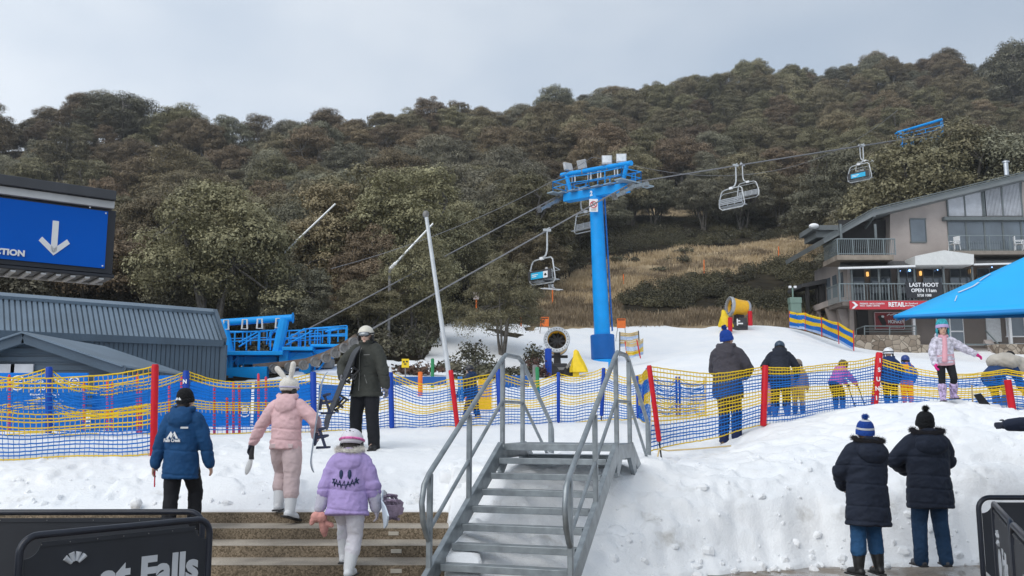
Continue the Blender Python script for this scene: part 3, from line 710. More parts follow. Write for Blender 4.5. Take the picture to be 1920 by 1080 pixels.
# side deck with railing (left, upper storey)
m = MB(world=True); quadbox(m, 1570, 478, 1676, 487, LD - 1.5, LD + 1.2); m.build('deck', mat('weathered_boards', (.25, .21, .17), .85, var=.25, vscale=2), bl)
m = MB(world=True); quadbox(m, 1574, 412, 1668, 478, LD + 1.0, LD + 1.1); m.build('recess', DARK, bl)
def railing(px0, px1, py0, py1, D, nbal, parent, side=0, glass=False):
    m = MB(world=True); a = fp(px0, py1, D); b = fp(px1, py0, D); n = nbal
    m.bx(a.x, b.x, D - .04, D + .04, b.z - .07, b.z); m.bx(a.x, b.x, D - .025, D + .025, a.z + .05, a.z + .1)
    for i in range(n + 1):
        x = a.x + (b.x - a.x) * i / n; big = i % 8 == 0 or i == n; t = .035 if big else .013
        m.bx(x - t, x + t, D - t - .003, D + t + .003, a.z, b.z - .004)
    if side:
        m.bx(a.x - .04, a.x + .04, D + .05, D + side, b.z - .07, b.z)
        for i in range(int(side / .18)): m.bx(a.x - .013, a.x + .013, D + .1 + i * .18, D + .126 + i * .18, a.z, b.z - .075)
    return m.build('railing', STEEL, parent)
railing(1571, 1677, 447, 478, LD - 1.45, 30, bl, side=2.6)
m = MB(world=True); quadbox(m, 1606, 462, 1640, 466, LD - .3, LD + .5); quadbox(m, 1612, 466, 1615, 478, LD - .1, LD + .1); quadbox(m, 1630, 466, 1633, 478, LD - .1, LD + .1)
tb = root('deck_table', 'dark table standing on the upper left lodge deck behind the railing', 'table', fp(1622, 478, LD)); m.build('top_and_legs', DARK, tb)
for px in (1575, 1640): m = MB(world=True); quadbox(m, px, 420, px + 4, 447, LD - 1.3, LD - 1.2); m.build('post', TRIM, bl)
m = MB(world=True); m.beam(fp(1640, 405, LD - .9), fp(1622, 428, LD + .8), .12, .12); m.build('roof_strut', TRIM, bl)
# upper windows
def window(px0, py0, px1, py1, D, panes=1, gm=GLASSB, fr=TRIM, w=2.2, name='window'):
    m = MB(world=True); quadbox(m, px0, py0, px1, py0 + w, D - .05, D + .05); quadbox(m, px0, py1 - w, px1, py1, D - .05, D + .05)
    k = (px1 - px0) / panes
    for i in range(panes + 1):
        x = px0 + k * i; quadbox(m, max(px0, x - w / 2) + (0 if i else 0), py0 + w, min(px1, x + w / 2) if i < panes else px1, py1 - w, D - .045, D + .045)
    f = m.build(name, fr, bl)
    g = MB(world=True); quadbox(g, px0 + .5, py0 + .5, px1 - .5, py1 - .5, D + .0, D + .02); g.build('pane', gm, f); return f
window(1707, 409, 1737, 455, LD + .27)
window(1778, 413, 1916, 470, LD + .27, 4, w=2.6)
window(1916, 413, 2050, 470, LD + .27, 4, w=2.6)
m = MB(world=True); quadbox(m, 1771, 406, XE, 412.5, LD - .1, LD + .3); m.build('beam', TRIM, bl)
m = MB(world=True); prism_px(m, [(1777, 405), (1777, 371), (1842, 355), (1842, 405)], LD + .22, LD + .29)
hw = m.build('window', CURT, bl, label='sloping high window with white blinds')
for px in (1776, 1808, 1841): m = MB(world=True); quadbox(m, px, 352 + (1842 - px) * .26, px + 2.4, 405, LD + .17, LD + .28); m.build('mullion', TRIM, hw)
m = MB(world=True)
for i in range(26):
    px = 1849 + i * 2.55; y = 354 - (px - 1842) * .27; quadbox(m, px, y + 2, px + 1.55, 404.5, LD + .19, LD + .24)
hw = m.build('window', CURT, bl, label='sloping high window with grey vertical blinds')
m = MB(world=True)
prism_px(m, [(1843, 405), (1916, 405), (1916, 337), (1843, 356)], LD + .28, LD + .297, 0); m.build('pane', GLASS, hw)
for px in (1844, 1878, 1914): m = MB(world=True); quadbox(m, px, 338 + (1914 - px) * .26, px + 2.6, 405, LD + .16, LD + .27); m.build('mullion', TRIM, hw)
m = MB(world=True); prism_px(m, [(1925, 405), (1925, 336), (2070, 298), (2070, 405)], LD + .25, LD + .31); m.build('window', CURT, bl)
# right balcony
m = MB(world=True); quadbox(m, 1776, 470, XE, 477, LD - 1.1, LD + .3); m.build('balcony', mat('balcony_slab', (.24, .21, .18), .85), bl)
m = MB(world=True); D = LD - 1.05; z0, z1 = fp(1780, 470, D).z, fp(1780, 441, D).z
m.bx(fp(1779, 470, D).x, fp(XE, 470, D).x, D - .025, D + .025, z1 - .05, z1)
for px in range(1779, XE, 38): m.bx(fp(px, 450, D).x - .02, fp(px, 450, D).x + .02, D - .02, D + .02, z0, z1 - .004)
for px in np.arange(1781, XE, 4.4): m.bx(fp(px, 450, D).x - .008, fp(px, 450, D).x + .008, D - .008, D + .008, z0, fp(1780, 452, D).z)
m.build('railing', STEEL, bl)
def chair_white(px, label, flip):
    p = fp(px, 470, LD - .5); r = root('patio_chair', label, 'chair', p, R(70 * flip))
    m = MB(); m.bx(-.26, .26, -.25, .25, .40, .44); m.build('seat', WHITE, r, bev=.01)
    m = MB()
    for i in range(5): m.bx(-.25 + i * .105, -.18 + i * .105, .22, .26, .44, .9)
    m.bx(-.26, .26, .215, .265, .88, .95); m.build('backrest', WHITE, r)
    for x in (-.22, .22):
        for y in (-.2, .2): m = MB(); m.beam((x, y, .4), (x * 1.15, y * 1.15, 0), .05); m.build('leg', WHITE, r)
        m = MB(); m.bx(x - .03, x + .03, -.25, .24, .62, .66); m.bx(x - .025, x + .025, -.24, -.19, .43, .62); m.build('armrest', WHITE, r)
chair_white(1790, 'white plastic chair at the left end of the right hand lodge balcony', -1)
chair_white(1911, 'white plastic chair in the middle of the right hand lodge balcony', 1)
# awnings
m = MB(world=True)
a0, a1 = fp(1572, 503, LD - 1.6), fp(1716, 501, LD - 1.6); b0, b1 = fp(1578, 488, LD + .2), fp(1716, 490, LD + .2)
n = 34
for i in range(n):
    t0, t1 = i / n, (i + .55) / n
    m.beam(a0.lerp(a1, (t0 + t1) / 2), b0.lerp(b1, (t0 + t1) / 2), (a1.x - a0.x) / n * .5, .05)
m.add([a0, a1, b1, b0, a0 - V((0, 0, .08)), a1 - V((0, 0, .08)), b1 - V((0, 0, .08)), b0 - V((0, 0, .08))], [(0, 1, 2, 3), (7, 6, 5, 4), (0, 4, 5, 1), (1, 5, 6, 2), (3, 7, 4, 0)])
m.build('awning', mat('dark_corrugated', (.10, .105, .11), .5, var=.3, vscale=5), bl)
m = MB(world=True); a0, a1 = fp(1829, 495, LD - 1.6), fp(XE, 490, LD - 1.6); b0, b1 = fp(1829, 482, LD + .2), fp(XE, 478, LD + .2)
m.add([a0, a1, b1, b0, a0 - V((0, 0, .08)), a1 - V((0, 0, .08)), b1 - V((0, 0, .08)), b0 - V((0, 0, .08))], [(0, 1, 2, 3), (7, 6, 5, 4), (0, 4, 5, 1), (1, 5, 6, 2), (3, 7, 4, 0)])
m.build('awning', MATS['dark_corrugated'], bl)
m = MB(world=True); prism_px(m, [(1716, 497), (1716, 480), (1770, 469), (1826, 477), (1826, 496)], LD - 1.75, LD - .2); m.build('awning', mat('white_awning', (.62, .63, .62), .6, var=.06), bl, label='white gabled entrance awning')
m = MB(world=True); a, b = fp(1572, 503, LD - 1.68), fp(1716, 499, LD - 1.68); m.tube([a, b], .07, 8); m.build('gutter', WHITE, bl); a, b = fp(1826, 496, LD - 1.68), fp(XE, 490, LD - 1.68); m = MB(world=True); m.tube([a, b], .06, 8); m.build('gutter', WHITE, bl)
# middle storey: windows, posts, lamps
for px0, px1, n in ((1596, 1621, 1), (1632, 1671, 2), (1683, 1719, 2), (1731, 1770, 2), (1782, 1820, 2), (1832, 1880, 2), (1890, 1960, 3)):
    window(px0, 503, px1, 530, LD + 1.15, n, GLASS, TRIM, 1.2); window(px0, 519, px1, 535, LD + 1.05, n, GLASSB, TRIM, 1.0)
    window(px0, 537, px1, 566, LD + 1.15, n, GLASS, TRIM, 1.2)
for px in (1575, 1598, 1649, 1686, 1716, 1771, 1825, 1880, 1940): m = MB(world=True); quadbox(m, px - 1.6, 500, px + 1.6, 566, LD - 1.2, LD - 1.08); m.build('post', TRIM, bl)
LAMP = bpy.data.materials.new('warm_lamp_glow'); LAMP.use_nodes = True; _b = LAMP.node_tree.nodes['Principled BSDF']; _b.inputs['Emission Color'].default_value = (1, .55, .15, 1); _b.inputs['Emission Strength'].default_value = 1.0; _b.inputs['Base Color'].default_value = (.6, .35, .1, 1)
BLUEL = bpy.data.materials.new('blue_lamp_glow'); BLUEL.use_nodes = True; _b = BLUEL.node_tree.nodes['Principled BSDF']; _b.inputs['Emission Color'].default_value = (.25, .5, 1, 1); _b.inputs['Emission Strength'].default_value = 2.5
for px, py in ((1626.5, 514), (1726, 512.5), (1822, 508)): m = MB(world=True); a = fp(px, py, LD + 1.0); m.lathe([(.05, -.15), (.085, -.12), (.085, .12), (.05, .15)], 10, Matrix.Translation(a)); m.build('wall_lamp', LAMP, bl)
for px, py, r in ((1705.5, 507, .08), (1758, 506, .04), (1860, 501, .04), (1688, 508, .03)): m = MB(world=True); m.ball(fp(px, py, LD + .95), r); m.build('spot_lamp', BLUEL, bl)
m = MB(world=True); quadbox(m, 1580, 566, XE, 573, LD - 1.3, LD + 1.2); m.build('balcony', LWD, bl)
railing(1575, XE, 531, 566, LD - 1.22, 88, bl, side=2.2)
def banner(name, label, px0, py0, px1, py1, D, m_, thick=.05, cat='sign'):
    c = fp((px0 + px1) / 2, (py0 + py1) / 2, D); r = root(name, label, cat, c); m = MB(world=True); quadbox(m, px0, py0, px1, py1, D, D + thick); m.build('panel', m_, r, bev=.01); return r
def write(r, txt, px, py, D, hpx, m_, bold=.006, xs=1, align='CENTER', xd=(1, 0, 0), name='lettering', ext=.01, space=1, line=1):
    s = hpx * D / F / .72
    return lettering(txt, s, m_, plane_mat(fp(px, py, D) - V((0, .012, 0)), xd), r, name, ext, bold * s, align, xs, space, line)
BLK = mat('banner_black', (.02, .022, .028), .5, var=.1); LETTER = mat('white_lettering', (.8, .82, .84), .5, var=.03)
REDS = mat('sign_red', (.50, .03, .045), .5, var=.08); DRED = mat('sign_dark_red', (.22, .018, .022), .5, var=.15)
r = banner('banner', 'black banner with white writing LAST HOOT OPEN 11am on the balcony rail', 1699, 529, 1767, 559, LD - 1.36, BLK)
write(r, 'LAST HOOT', 1732, 534.5, LD - 1.36, 7.5, LETTER, .02, .98); write(r, 'OPEN 11am', 1732, 544.8, LD - 1.36, 6.8, LETTER, .02, 1.0); write(r, '5758 1088', 1733, 554, LD - 1.36, 4.8, LETTER, .015, .95)
r = banner('sign_board', 'long red sign band reading RETAIL below the lodge balcony', 1593, 564, 1990, 580, LD - 1.5, REDS)
write(r, 'RETAIL', 1681, 571.3, LD - 1.5, 8.5, LETTER, .03, .85)
write(r, 'FREERIDE - BACK COUNTRY\nRACE - DEMO CENTRE', 1612, 571.5, LD - 1.5, 2.9, LETTER, .01, .92, 'LEFT'); write(r, 'Ski / Snowboard\nBoot Fitting', 1697, 571, LD - 1.5, 2.9, LETTER, .01, .9, 'LEFT')
m = MB(world=True); D = LD - 1.53
m.prism([fp(x, y, D) for x, y in ((1597, 565.8), (1601.5, 565.8), (1609, 572), (1601.5, 578.6), (1597, 578.6), (1603.5, 572))], (0, .025, 0)); m.build('arrow_mark', LETTER, r)
r = banner('sign_board', 'dark red framed poster board reading MONKEY on the ground floor wall', 1641, 586, 1695, 617, LD + .45, DRED)
m = MB(world=True)
for a in ((1640, 585, 1696, 586.4), (1640, 616.6, 1696, 618), (1640, 586.5, 1641.3, 616.5), (1694.7, 586.5, 1696, 616.5)): quadbox(m, *a, LD + .41, LD + .5)
m.build('frame', mat('pale_pink_frame', (.6, .45, .45), .6), r)
write(r, 'MONKEY', 1680, 603.5, LD + .45, 6.5, LETTER, .02, .82); write(r, 'www.monkey.com.au', 1680, 613, LD + .45, 2.4, LETTER, .01, .9)
m = MB(world=True); m.tube([fp(1663, 591.5, LD + .43), fp(1668, 588.5, LD + .43), fp(1669, 591, LD + .43), fp(1676, 588.5, LD + .43), fp(1681, 589.5, LD + .43)], .035, 5)
m.build('script_mark', LETTER, r)
m = MB(world=True); prism_px(m, [(1646, 593), (1651, 591), (1658, 597), (1662, 606), (1660, 613), (1655, 610), (1650, 602)], LD + .42, LD + .449); m.build('bird_mark', DARK, r)
m = MB(world=True); m.ball(fp(1655, 593.5, LD + .43), (.1, .03, .08)); m.build('white_mark', LETTER, r)
# ground floor details
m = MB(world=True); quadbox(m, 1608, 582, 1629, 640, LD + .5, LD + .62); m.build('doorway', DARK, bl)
window(1757, 592, 1808, 662, LD + .55, 2, GLASSB, WHITE, 2.2, 'door')
m = MB(world=True); quadbox(m, 1758, 620, 1807, 622.5, LD + .47, LD + .52); m.build('door_bar', WHITE, bl)
m = MB(world=True); quadbox(m, 1850, 597, 1877, 641, LD + .5, LD + .62); m.build('door', mat('pale_door', (.55, .57, .58), .5), bl)
window(1887, 590, 1990, 632, LD + .55, 3, GLASSB, WHITE, 2.2)
for px in (1715, 1895): m = MB(world=True); quadbox(m, px - 2.5, 590, px + 2.5, 645, LD - .1, LD + .1); m.build('post', WHITE, bl)
m = MB(world=True); D = LD - .7; z = fp(1610, 611.5, D).z
m.tube([fp(1606, 617, D + .9), fp(1621, 611.5, D), fp(1717, 611.5, D)], .045, 8)
for px in (1621, 1668, 1717): m.tube([fp(px, 611.5, D), fp(px, 630, D)], .04, 8)
m.tube([fp(1605, 630, D + .9), fp(1606, 617, D + .9)], .04, 8)
for k in (617, 622): m.tube([fp(1621, k, D), fp(1717, k, D)], .02, 6)
m.build('railing', STEEL, bl)
m = MB(world=True); D = LD - .7; m.tube([fp(1800, 646, D), fp(XE, 646, D)], .05, 8); m.build('railing', STEEL, bl); m = MB(world=True); m.tube([fp(1848, 620, D + .6), fp(1872, 645, D - .6)], .05, 8); m.build('railing', STEEL, bl)
STN = None
def stone_wall_mat():
    m = bpy.data.materials.new('granite_rubble'); m.use_nodes = True; n = m.node_tree.nodes; l = m.node_tree.links; b = n['Principled BSDF']
    t = n.new('ShaderNodeTexCoord'); v = n.new('ShaderNodeTexVoronoi'); v.inputs['Scale'].default_value = 2.7; v.feature = 'DISTANCE_TO_EDGE'; v2 = n.new('ShaderNodeTexVoronoi'); v2.inputs['Scale'].default_value = 2.7
    l.new(t.outputs['Object'], v.inputs['Vector']); l.new(t.outputs['Object'], v2.inputs['Vector'])
    s = n.new('ShaderNodeSeparateColor'); l.new(v2.outputs['Color'], s.inputs[0])
    r = n.new('ShaderNodeValToRGB'); a, c = r.color_ramp.elements; a.color = (.17, .13, .095, 1); c.color = (.42, .36, .29, 1); l.new(s.outputs[0], r.inputs[0])
    r2 = n.new('ShaderNodeValToRGB'); a, c = r2.color_ramp.elements; a.position = .0; a.color = (.25, .25, .25, 1); c.position = .07; c.color = (1, 1, 1, 1); l.new(v.outputs[0], r2.inputs[0])
    x = n.new('ShaderNodeMix'); x.data_type = 'RGBA'; x.blend_type = 'MULTIPLY'; x.inputs[0].default_value = 1; l.new(r.outputs[0], x.inputs[6]); l.new(r2.outputs[0], x.inputs[7])
    l.new(x.outputs[2], b.inputs['Base Color']); b.inputs['Roughness'].default_value = .9
    u = n.new('ShaderNodeBump'); u.inputs['Strength'].default_value = .8; u.inputs['Distance'].default_value = .1; l.new(v.outputs[0], u.inputs['Height']); l.new(u.outputs[0], b.inputs['Normal']); return m
STN = stone_wall_mat()
def stonewall(label, rects):
    r = root('stone_wall', label, 'wall', fp(rects[0][0], 660, LD - 1)); m = MB(world=True)
    for a in rects: quadbox(m, *a)
    m.build('masonry', STN, r, bev=.06)
stonewall('rubble stone terrace wall in front of the dark red poster board', [(1601, 628, 1727, 664, LD - 1.6, LD - .2), (1727.5, 646, 1746, 664, LD - 1.5, LD - .3)])
stonewall('rubble stone wall beside the steps at the right of the lodge', [(1868, 645, 1990, 678, LD - 1.8, LD - .4)])
m = MB(world=True)
for k in range(4): quadbox(m, 1747, 648 + k * 4.5, 1866, 653 + k * 4.5, LD - .5 - k * .3, LD + .5)
m.build('entrance_step', LWD, bl)
m = MB(world=True); m.beam(fp(1851, 640, LD - .2), fp(1870, 668, LD - 1.6), .5, .25); m.build('ramp', LW, bl)
# open shelter left of the lodge
cs = root('open_shelter', 'dark open sided shelter roof on posts at the left end of the lodge', 'shelter', at(1528, 602, LD + 7))
m = MB(world=True); D0 = LD + 4
m.prism([at(1503, 532, D0), at(1503, 539, D0), at(1556, 530, D0), at(1556, 521, D0)], (0, 3.2, 0)); m.build('roof', mat('shelter_roof', (.05, .05, .052), .7), cs)
m = MB(world=True); quadbox(m, 1512, 537, 1518, 602, D0 + .2, D0 + .4); m.build('post', DARK, cs); m = MB(world=True); quadbox(m, 1538, 532, 1547, 606, D0 + .2, D0 + .6); m.build('post', DARK, cs)
# green electrical cabinet with two lamps
gp = at(1491, 588, 55.4); gc = root('electrical_cabinet', 'grey green electrical cabinet with twin lamps on a pole', 'cabinet', gp)
CABG = mat('cabinet_green', (.16, .24, .20), .5, var=.06)
m = MB(); m.bx(-.33, .33, -.25, .25, -.3, .62); m.bx(-.36, .36, -.28, .28, .62, .98); m.build('box', CABG, gc, bev=.02)
m = MB(); m.bx(-.3, .3, -.262, -.252, .05, .55); m.build('door', CABG, gc)
m = MB(); m.tube([(-.1, 0, .98), (-.1, 0, 1.6)], .05, 8); m.build('pole', CABG, gc)
for x in (-.26, .06): m = MB(); m.bx(x - .08, x + .08, -.1, .06, 1.58, 1.72); m.build('lamp', WHITE, gc, bev=.02)

# ---------------------------------------------------------------- dark blue shed on the left
SHED = mat('steel_cladding_blue', (.045, .075, .11), .5, .0, var=.18, vscale=.9, detail=8); SHEDR = mat('steel_roof_blue', (.12, .17, .225), .5, .0, var=.16, vscale=.9, detail=8)
D1 = 28.0; D0 = 24.5
sh = root('corrugated_shed', 'dark blue grey corrugated steel shed with ribbed roof', 'shed', at(420, 720, D1))
eR = at(420, 641, D1); eL = at(-60, 620, D0); rR = at(402, 589, D1 + 1.8); rL = at(-60, 554, D0 + 1.8)
m = MB(world=True); bz = 1.6
wR = V((eR.x, eR.y, bz)); wL = V((eL.x, eL.y, bz)); back = V((-1.85, 5.0, 0))
m.add([wL, wR, eR, eL], [(0, 1, 2, 3)]); m.add([wR, wR + back, eR + back, eR], [(0, 1, 2, 3)]); m.add([eR, eR + back, rR], [(0, 1, 2)])
wd = (eR - eL); n = 52
for i in range(n):
    a = wL.lerp(wR, (i + .5) / n); b = eL.lerp(eR, (i + .5) / n); nrm = V((wd.y, -wd.x, 0)).normalized()
    m.beam(a + nrm * .02, b + nrm * .02 - V((0, 0, .12)), .11, .04, up=nrm)
m.build('wall', SHED, sh)
m = MB(world=True); dn = V((0, 0, -.06))
m.add([eL, eR, rR, rL], [(0, 1, 2, 3)]); m.add([eR, eR + back, rR + V((-1.0, 2.5, -.5)), rR], [(0, 1, 2, 3)])
nn = (eR - eL).cross(rL - eL).normalized(); nn = nn if nn.z > 0 else -nn
for i in range(47):
    t = (i + .5) / 47; m.beam(eL.lerp(eR, t) + nn * .025, rL.lerp(rR, t) + nn * .025, .10, .07, up=nn)
rf = m.build('roof', SHEDR, sh)
m = MB(world=True); m.beam(rL + nn * .08, rR + nn * .08 + (rR - rL).normalized() * .05, .45, .10, up=V((0, -.4, 1))); m.build('ridge_cap', SHEDR, rf)
m = MB(world=True); m.beam(eL - V((0, .08, .06)), eR - V((0, .08, .06)), .16, .2); m.build('gutter', SHED, sh)
m = MB(world=True); m.beam(eR + V((.03, -.05, 0)), rR + V((.03, -.05, .05)), .12, .24); m.beam(wR + V((.02, -.03, 0)), eR + V((.02, -.03, -.1)), .16, .16); m.build('corner_trim', SHED, sh)
# gabled porch in front of it
D = 20.0
pc = root('gabled_porch', 'dark blue gabled porch roof in front of the ribbed shed', 'porch', at(40, 760, D))
ap = at(45, 634, D); rt = at(232, 697, D); lf = at(-150, 697, D)
m = MB(world=True)
for a, b in ((ap, rt), (lf, ap)): m.beam(a, b, .10, .22)
m.build('fascia', SHED, pc)
m = MB(world=True)
for a, b in ((ap, rt), (ap, lf)):
    u_ = V((0, 0, .14)); e = V((0, 4, 0)); f = V((0, -.12, 0)); m.add([a + u_ + f, b + u_ + f, b + u_ + e, a + u_ + e, a + u_ + f - V((0, 0, .04)), b + u_ + f - V((0, 0, .04)), b + u_ + e - V((0, 0, .04)), a + u_ + e - V((0, 0, .04))], [(0, 1, 2, 3), (7, 6, 5, 4), (0, 4, 5, 1), (1, 5, 6, 2), (3, 7, 4, 0)])
m.build('roof', SHEDR, pc)
m = MB(world=True); y = D + .35
m.prism([V((lf.x, y, lf.z)), V((rt.x, y, rt.z)), V((ap.x, y, ap.z))], (0, .1, 0)); m.bx(lf.x, rt.x - .3, y + .001, y + .099, 1.4, rt.z)
for k in range(9): z = rt.z - .9 + k * .19; m.bx(lf.x + .2, rt.x - .35 - max(0, (z - rt.z)) * 3, y - .035, y - .002, z, z + .11)
m.build('wall', SHED, pc)
m = MB(world=True)
for px in (5, 40): a = at(px, 725, D + .3); m.bx(a.x - .25, a.x + .25, D + .26, D + .31, a.z - .5, a.z + .5)
m.build('window', CURT, pc)
# ---------------------------------------------------------------- chairlift
LB = mat('lift_blue_paint', (.0, .30, .78), .45, var=.10, vscale=1.3, spec=.3); LBD = mat('lift_dark_blue', (.003, .11, .40), .5, var=.1, vscale=1.5, spec=.3)
GALV = mat('galvanised_steel', (.28, .31, .328), .42, .65, var=.22, vscale=9, bump=.15, bscale=50, bdist=.003)
RUB = mat('black_rubber', (.02, .02, .022), .7); GREYM = mat('grey_machinery', (.22, .215, .21), .5, .3, var=.3, vscale=3); RUSTY = mat('brown_weathered_steel', (.16, .12, .095), .7, .2, var=.35, vscale=4)
LU = V((.76, .65, 0)).normalized(); LN = V((LU.y, -LU.x, 0))          # uphill direction, and across towards the near line
TB = at(1132, 690, 45); TT = at(1117, 352, 45); TT.y = 45
GA = 2.5
near0 = TT + LN * GA + V((0, 0, .35)); far0 = TT - LN * GA + V((0, 0, .35))
near0.z = at(1191, 342, near0.y).z; far0.z = at(1050, 364, far0.y).z
DN, UP = .556, .285
def cable_pt(base, s):
    """s metres along the line from the tower, negative downhill"""
    return base + LU * s + V((0, 0, s * DN if s < 0 else s * UP - .0001 * s * s))
CABLE = mat('steel_rope', (.20, .20, .21), .6, .3)
for base, lab in ((near0, 'near grey haul rope of the chairlift running from the station past the tower uphill'), (far0, 'far grey haul rope of the chairlift beside the treetops')):
    m = MB(); m.tube([cable_pt(base, s) for s in np.linspace(-15.5, 40, 66)], .034, 6); tag(m.build('haul_rope', CABLE), lab, 'rope')
m = MB(); c0 = TT + V((0, 0, 1.7)); m.tube([c0 + LU * s + V((0, 0, s * (.50 if s < 0 else .30) - .010 * s * (s + 15 if s < 0 else s - 33) * -1)) for s in np.linspace(-15, 33, 40)], .014, 5)
tag(m.build('signal_cable', CABLE), 'thin dark signal cable running above the haul ropes', 'cable')

tw = root('lift_tower', 'tall bright blue chairlift tower with number 2, floodlights and warning sign', 'lift tower', TB)
m = MB(world=True); m.tube([TB - V((0, 0, .3)), TB.lerp(TT, .2), TT - V((0, 0, .35))], [.44, .40, .33], 28); m.build('column', LB, tw)
d = (TT - TB)
def tp(t): return TB + d * t
m = MB(world=True); m.tube([tp(.045), tp(.05), tp(.175), tp(.18)], [.56, .6, .6, .56], 28); m.build('padding', LBD, tw)
m = MB(world=True); m.tube([tp(-.02), tp(.045)], [.75, .62], 10); m.build('base_plate', LB, tw)
m = MB(world=True); m.bx(TB.x - 1.3, TB.x + .9, TB.y - .9, TB.y + .9, TB.z - .9, TB.z - .08); m.build('footing', STN, tw, bev=.1)
# ladder
m = MB(world=True); o = V((.43, -.12, 0)); 
for s in (-.14, .14): m.tube([tp(.2) + o * 1.15 + V((0, s, 0)), tp(.97) + o * .95 + V((0, s, 0))], .025, 6)
for k in range(34):
    p = tp(.2 + .77 * k / 33) + o * (1.15 - .2 * k / 33); m.tube([p + V((0, -.14, 0)), p + V((0, .14, 0))], .016, 5)
m.build('ladder', LBD, tw)
# crossarm, portal, platform
X_ = LN; C = TT.copy()
m = MB(world=True); A = C - X_ * 2.15 + V((0, 0, -.02)); B = C + X_ * 2.15 + V((0, 0, .02))
A.z = at(1062, 372, A.y).z; B.z = at(1180, 352, B.y).z
m.beam(A, B, .5, .42); arm = m.build('crossarm', LB, tw, bev=.02)
m = MB(world=True); ga = A + V((0, 0, 1.75)); gb = B + V((0, 0, 1.55)); ga.z = at(1052, 326, A.y).z; gb.z = at(1178, 308, B.y).z
m.tube([ga - X_ * .35, gb + X_ * .3], .13, 12)
for e, g in ((A, ga), (B, gb)): m.tube([e.lerp(C, .18), g], .11, 10)
m.build('gantry', LB, tw)
def rail(m, pts, h, r=.028, posts=None, mid=True):
    P = [V(p) for p in pts]; u_ = V((0, 0, h)); m.tube([p + u_ for p in P], r, 6)
    if mid: m.tube([p + u_ * .52 for p in P], r * .8, 6)
    for i in range(len(P) - 1):
        k = max(1, int((P[i + 1] - P[i]).length / (posts or .85)))
        for j in range(k + 1): q = P[i].lerp(P[i + 1], j / k); m.tube([q, q + u_], r, 6)
m = MB(world=True); pl0 = A + V((0, 0, .24)) ; pl1 = B + V((0, 0, .24))
for sgn in (-1,):
    rail(m, [pl0 + LU * .5 * sgn - X_ * .5, pl0 + LU * .5 * sgn + X_ * 1.0, pl0.lerp(pl1, .5) + LU * .5 * sgn, pl1 + LU * .5 * sgn + X_ * .1], .66)
rail(m, [pl0 - LU * .5 - X_ * .5, pl0 + LU * 1.4 - X_ * .5, pl0 + LU * 1.4 + X_ * .3], .66)
rail(m, [pl1 - LU * .5 + X_ * .1, pl1 + LU * .8 + X_ * .2, pl1 + LU * .8 + X_ * -.4], .66)
rail(m, [pl0 + LU * .6, pl1 + LU * .6], .62)
m.build('railing', LB, tw)
m = MB(world=True)
for t in np.linspace(0, 1, 6):
    c = pl0.lerp(pl1, t); m.beam(c - LU * .55, c + LU * .7, .5, .05)
for c in (pl0 - X_ * .3, pl1 + X_ * .2): m.beam(c - LU * .9, c + LU * 1.5, .45, .06)
m.build('catwalk', mat('grating_grey_blue', (.28, .36, .42), .5, .3), tw)
def floodlight(px, py, D, aim, parent):
    p = at(px, py, D); Q = V(aim).to_track_quat('Y', 'Z').to_matrix().to_4x4(); M = Matrix.Translation(p) @ Q
    m = MB(world=True); t = M.to_3x3()
    m.box(p, (.52, .14, .46), t); fl = m.build('floodlight', mat('lamp_housing_grey', (.45, .46, .47), .5, .2), parent, bev=.02)
    m = MB(world=True); m.box(p + t @ V((0, .075, .03)), (.44, .02, .34), t); m.build('lens', mat('floodlight_lens', (.75, .77, .78), .15), fl)
    m = MB(world=True); m.tube([p - V((0, 0, .2)), p - V((0, 0, .5))], .04, 6); m.build('bracket', GREYM, fl)
floodlight(1065, 313, A.y - .1, (-.5, .75, -.3), tw); floodlight(1091, 308, 45.6, (.6, .7, .3), tw)
floodlight(1138, 300, 44.3, (-.1, -1, -.15), tw); floodlight(1165, 297, 43.7, (-.1, -1, -.15), tw)
m = MB(world=True)
for t in (.13, .40, .56, .83):
    p = ga.lerp(gb, t) - V((0, 0, .3)); x, y, z = X_, LU, V((0, 0, 1))
    loop = [p + x * .1 + z * .18, p + x * .1 - z * .2, p - x * .1 - z * .2, p - x * .1 + z * .18]; m.tube(loop, .035, 6, closed=True)
m.build('hook', mat('hook_white', (.65, .65, .63), .5), tw)
def sheaves(base, s0, s1, n, slope0, slope1, parent, r=.2):
    """wheel train along the rope from s0 to s1"""
    m1 = MB(world=True); m2 = MB(world=True); P = []
    for i in range(n):
        s = s0 + (s1 - s0) * i / (n - 1); p = cable_pt(base, s) - V((0, 0, r + .02)); P.append(p)
        for side in (-.06, .06):
            c = p + LN * side
            ring = []
            M = Matrix.Translation(p) @ Matrix(((LU.x, 0, LN.x, 0), (LU.y, 0, LN.y, 0), (0, 1, 0, 0), (0, 0, 0, 1)))
        m1.lathe([(r * .3, -.05), (r * .75, -.05), (r, -.06), (r * .96, 0), (r, .06), (r * .75, .05), (r * .3, .05)], 16, M)
    for a, b in zip(P[:-1], P[1:]): m2.beam(a + LN * .12, b + LN * .12, .05, .16)
    w_ = m1.build('sheave_wheels', GREYM, parent); m2.build('sheave_frame', RUSTY if r > .24 else GALV, parent)
sheaves(near0, -1.3, 1.0, 5, 0, 0, tw, .17); sheaves(far0, -1.6, .8, 5, 0, 0, tw, .17)
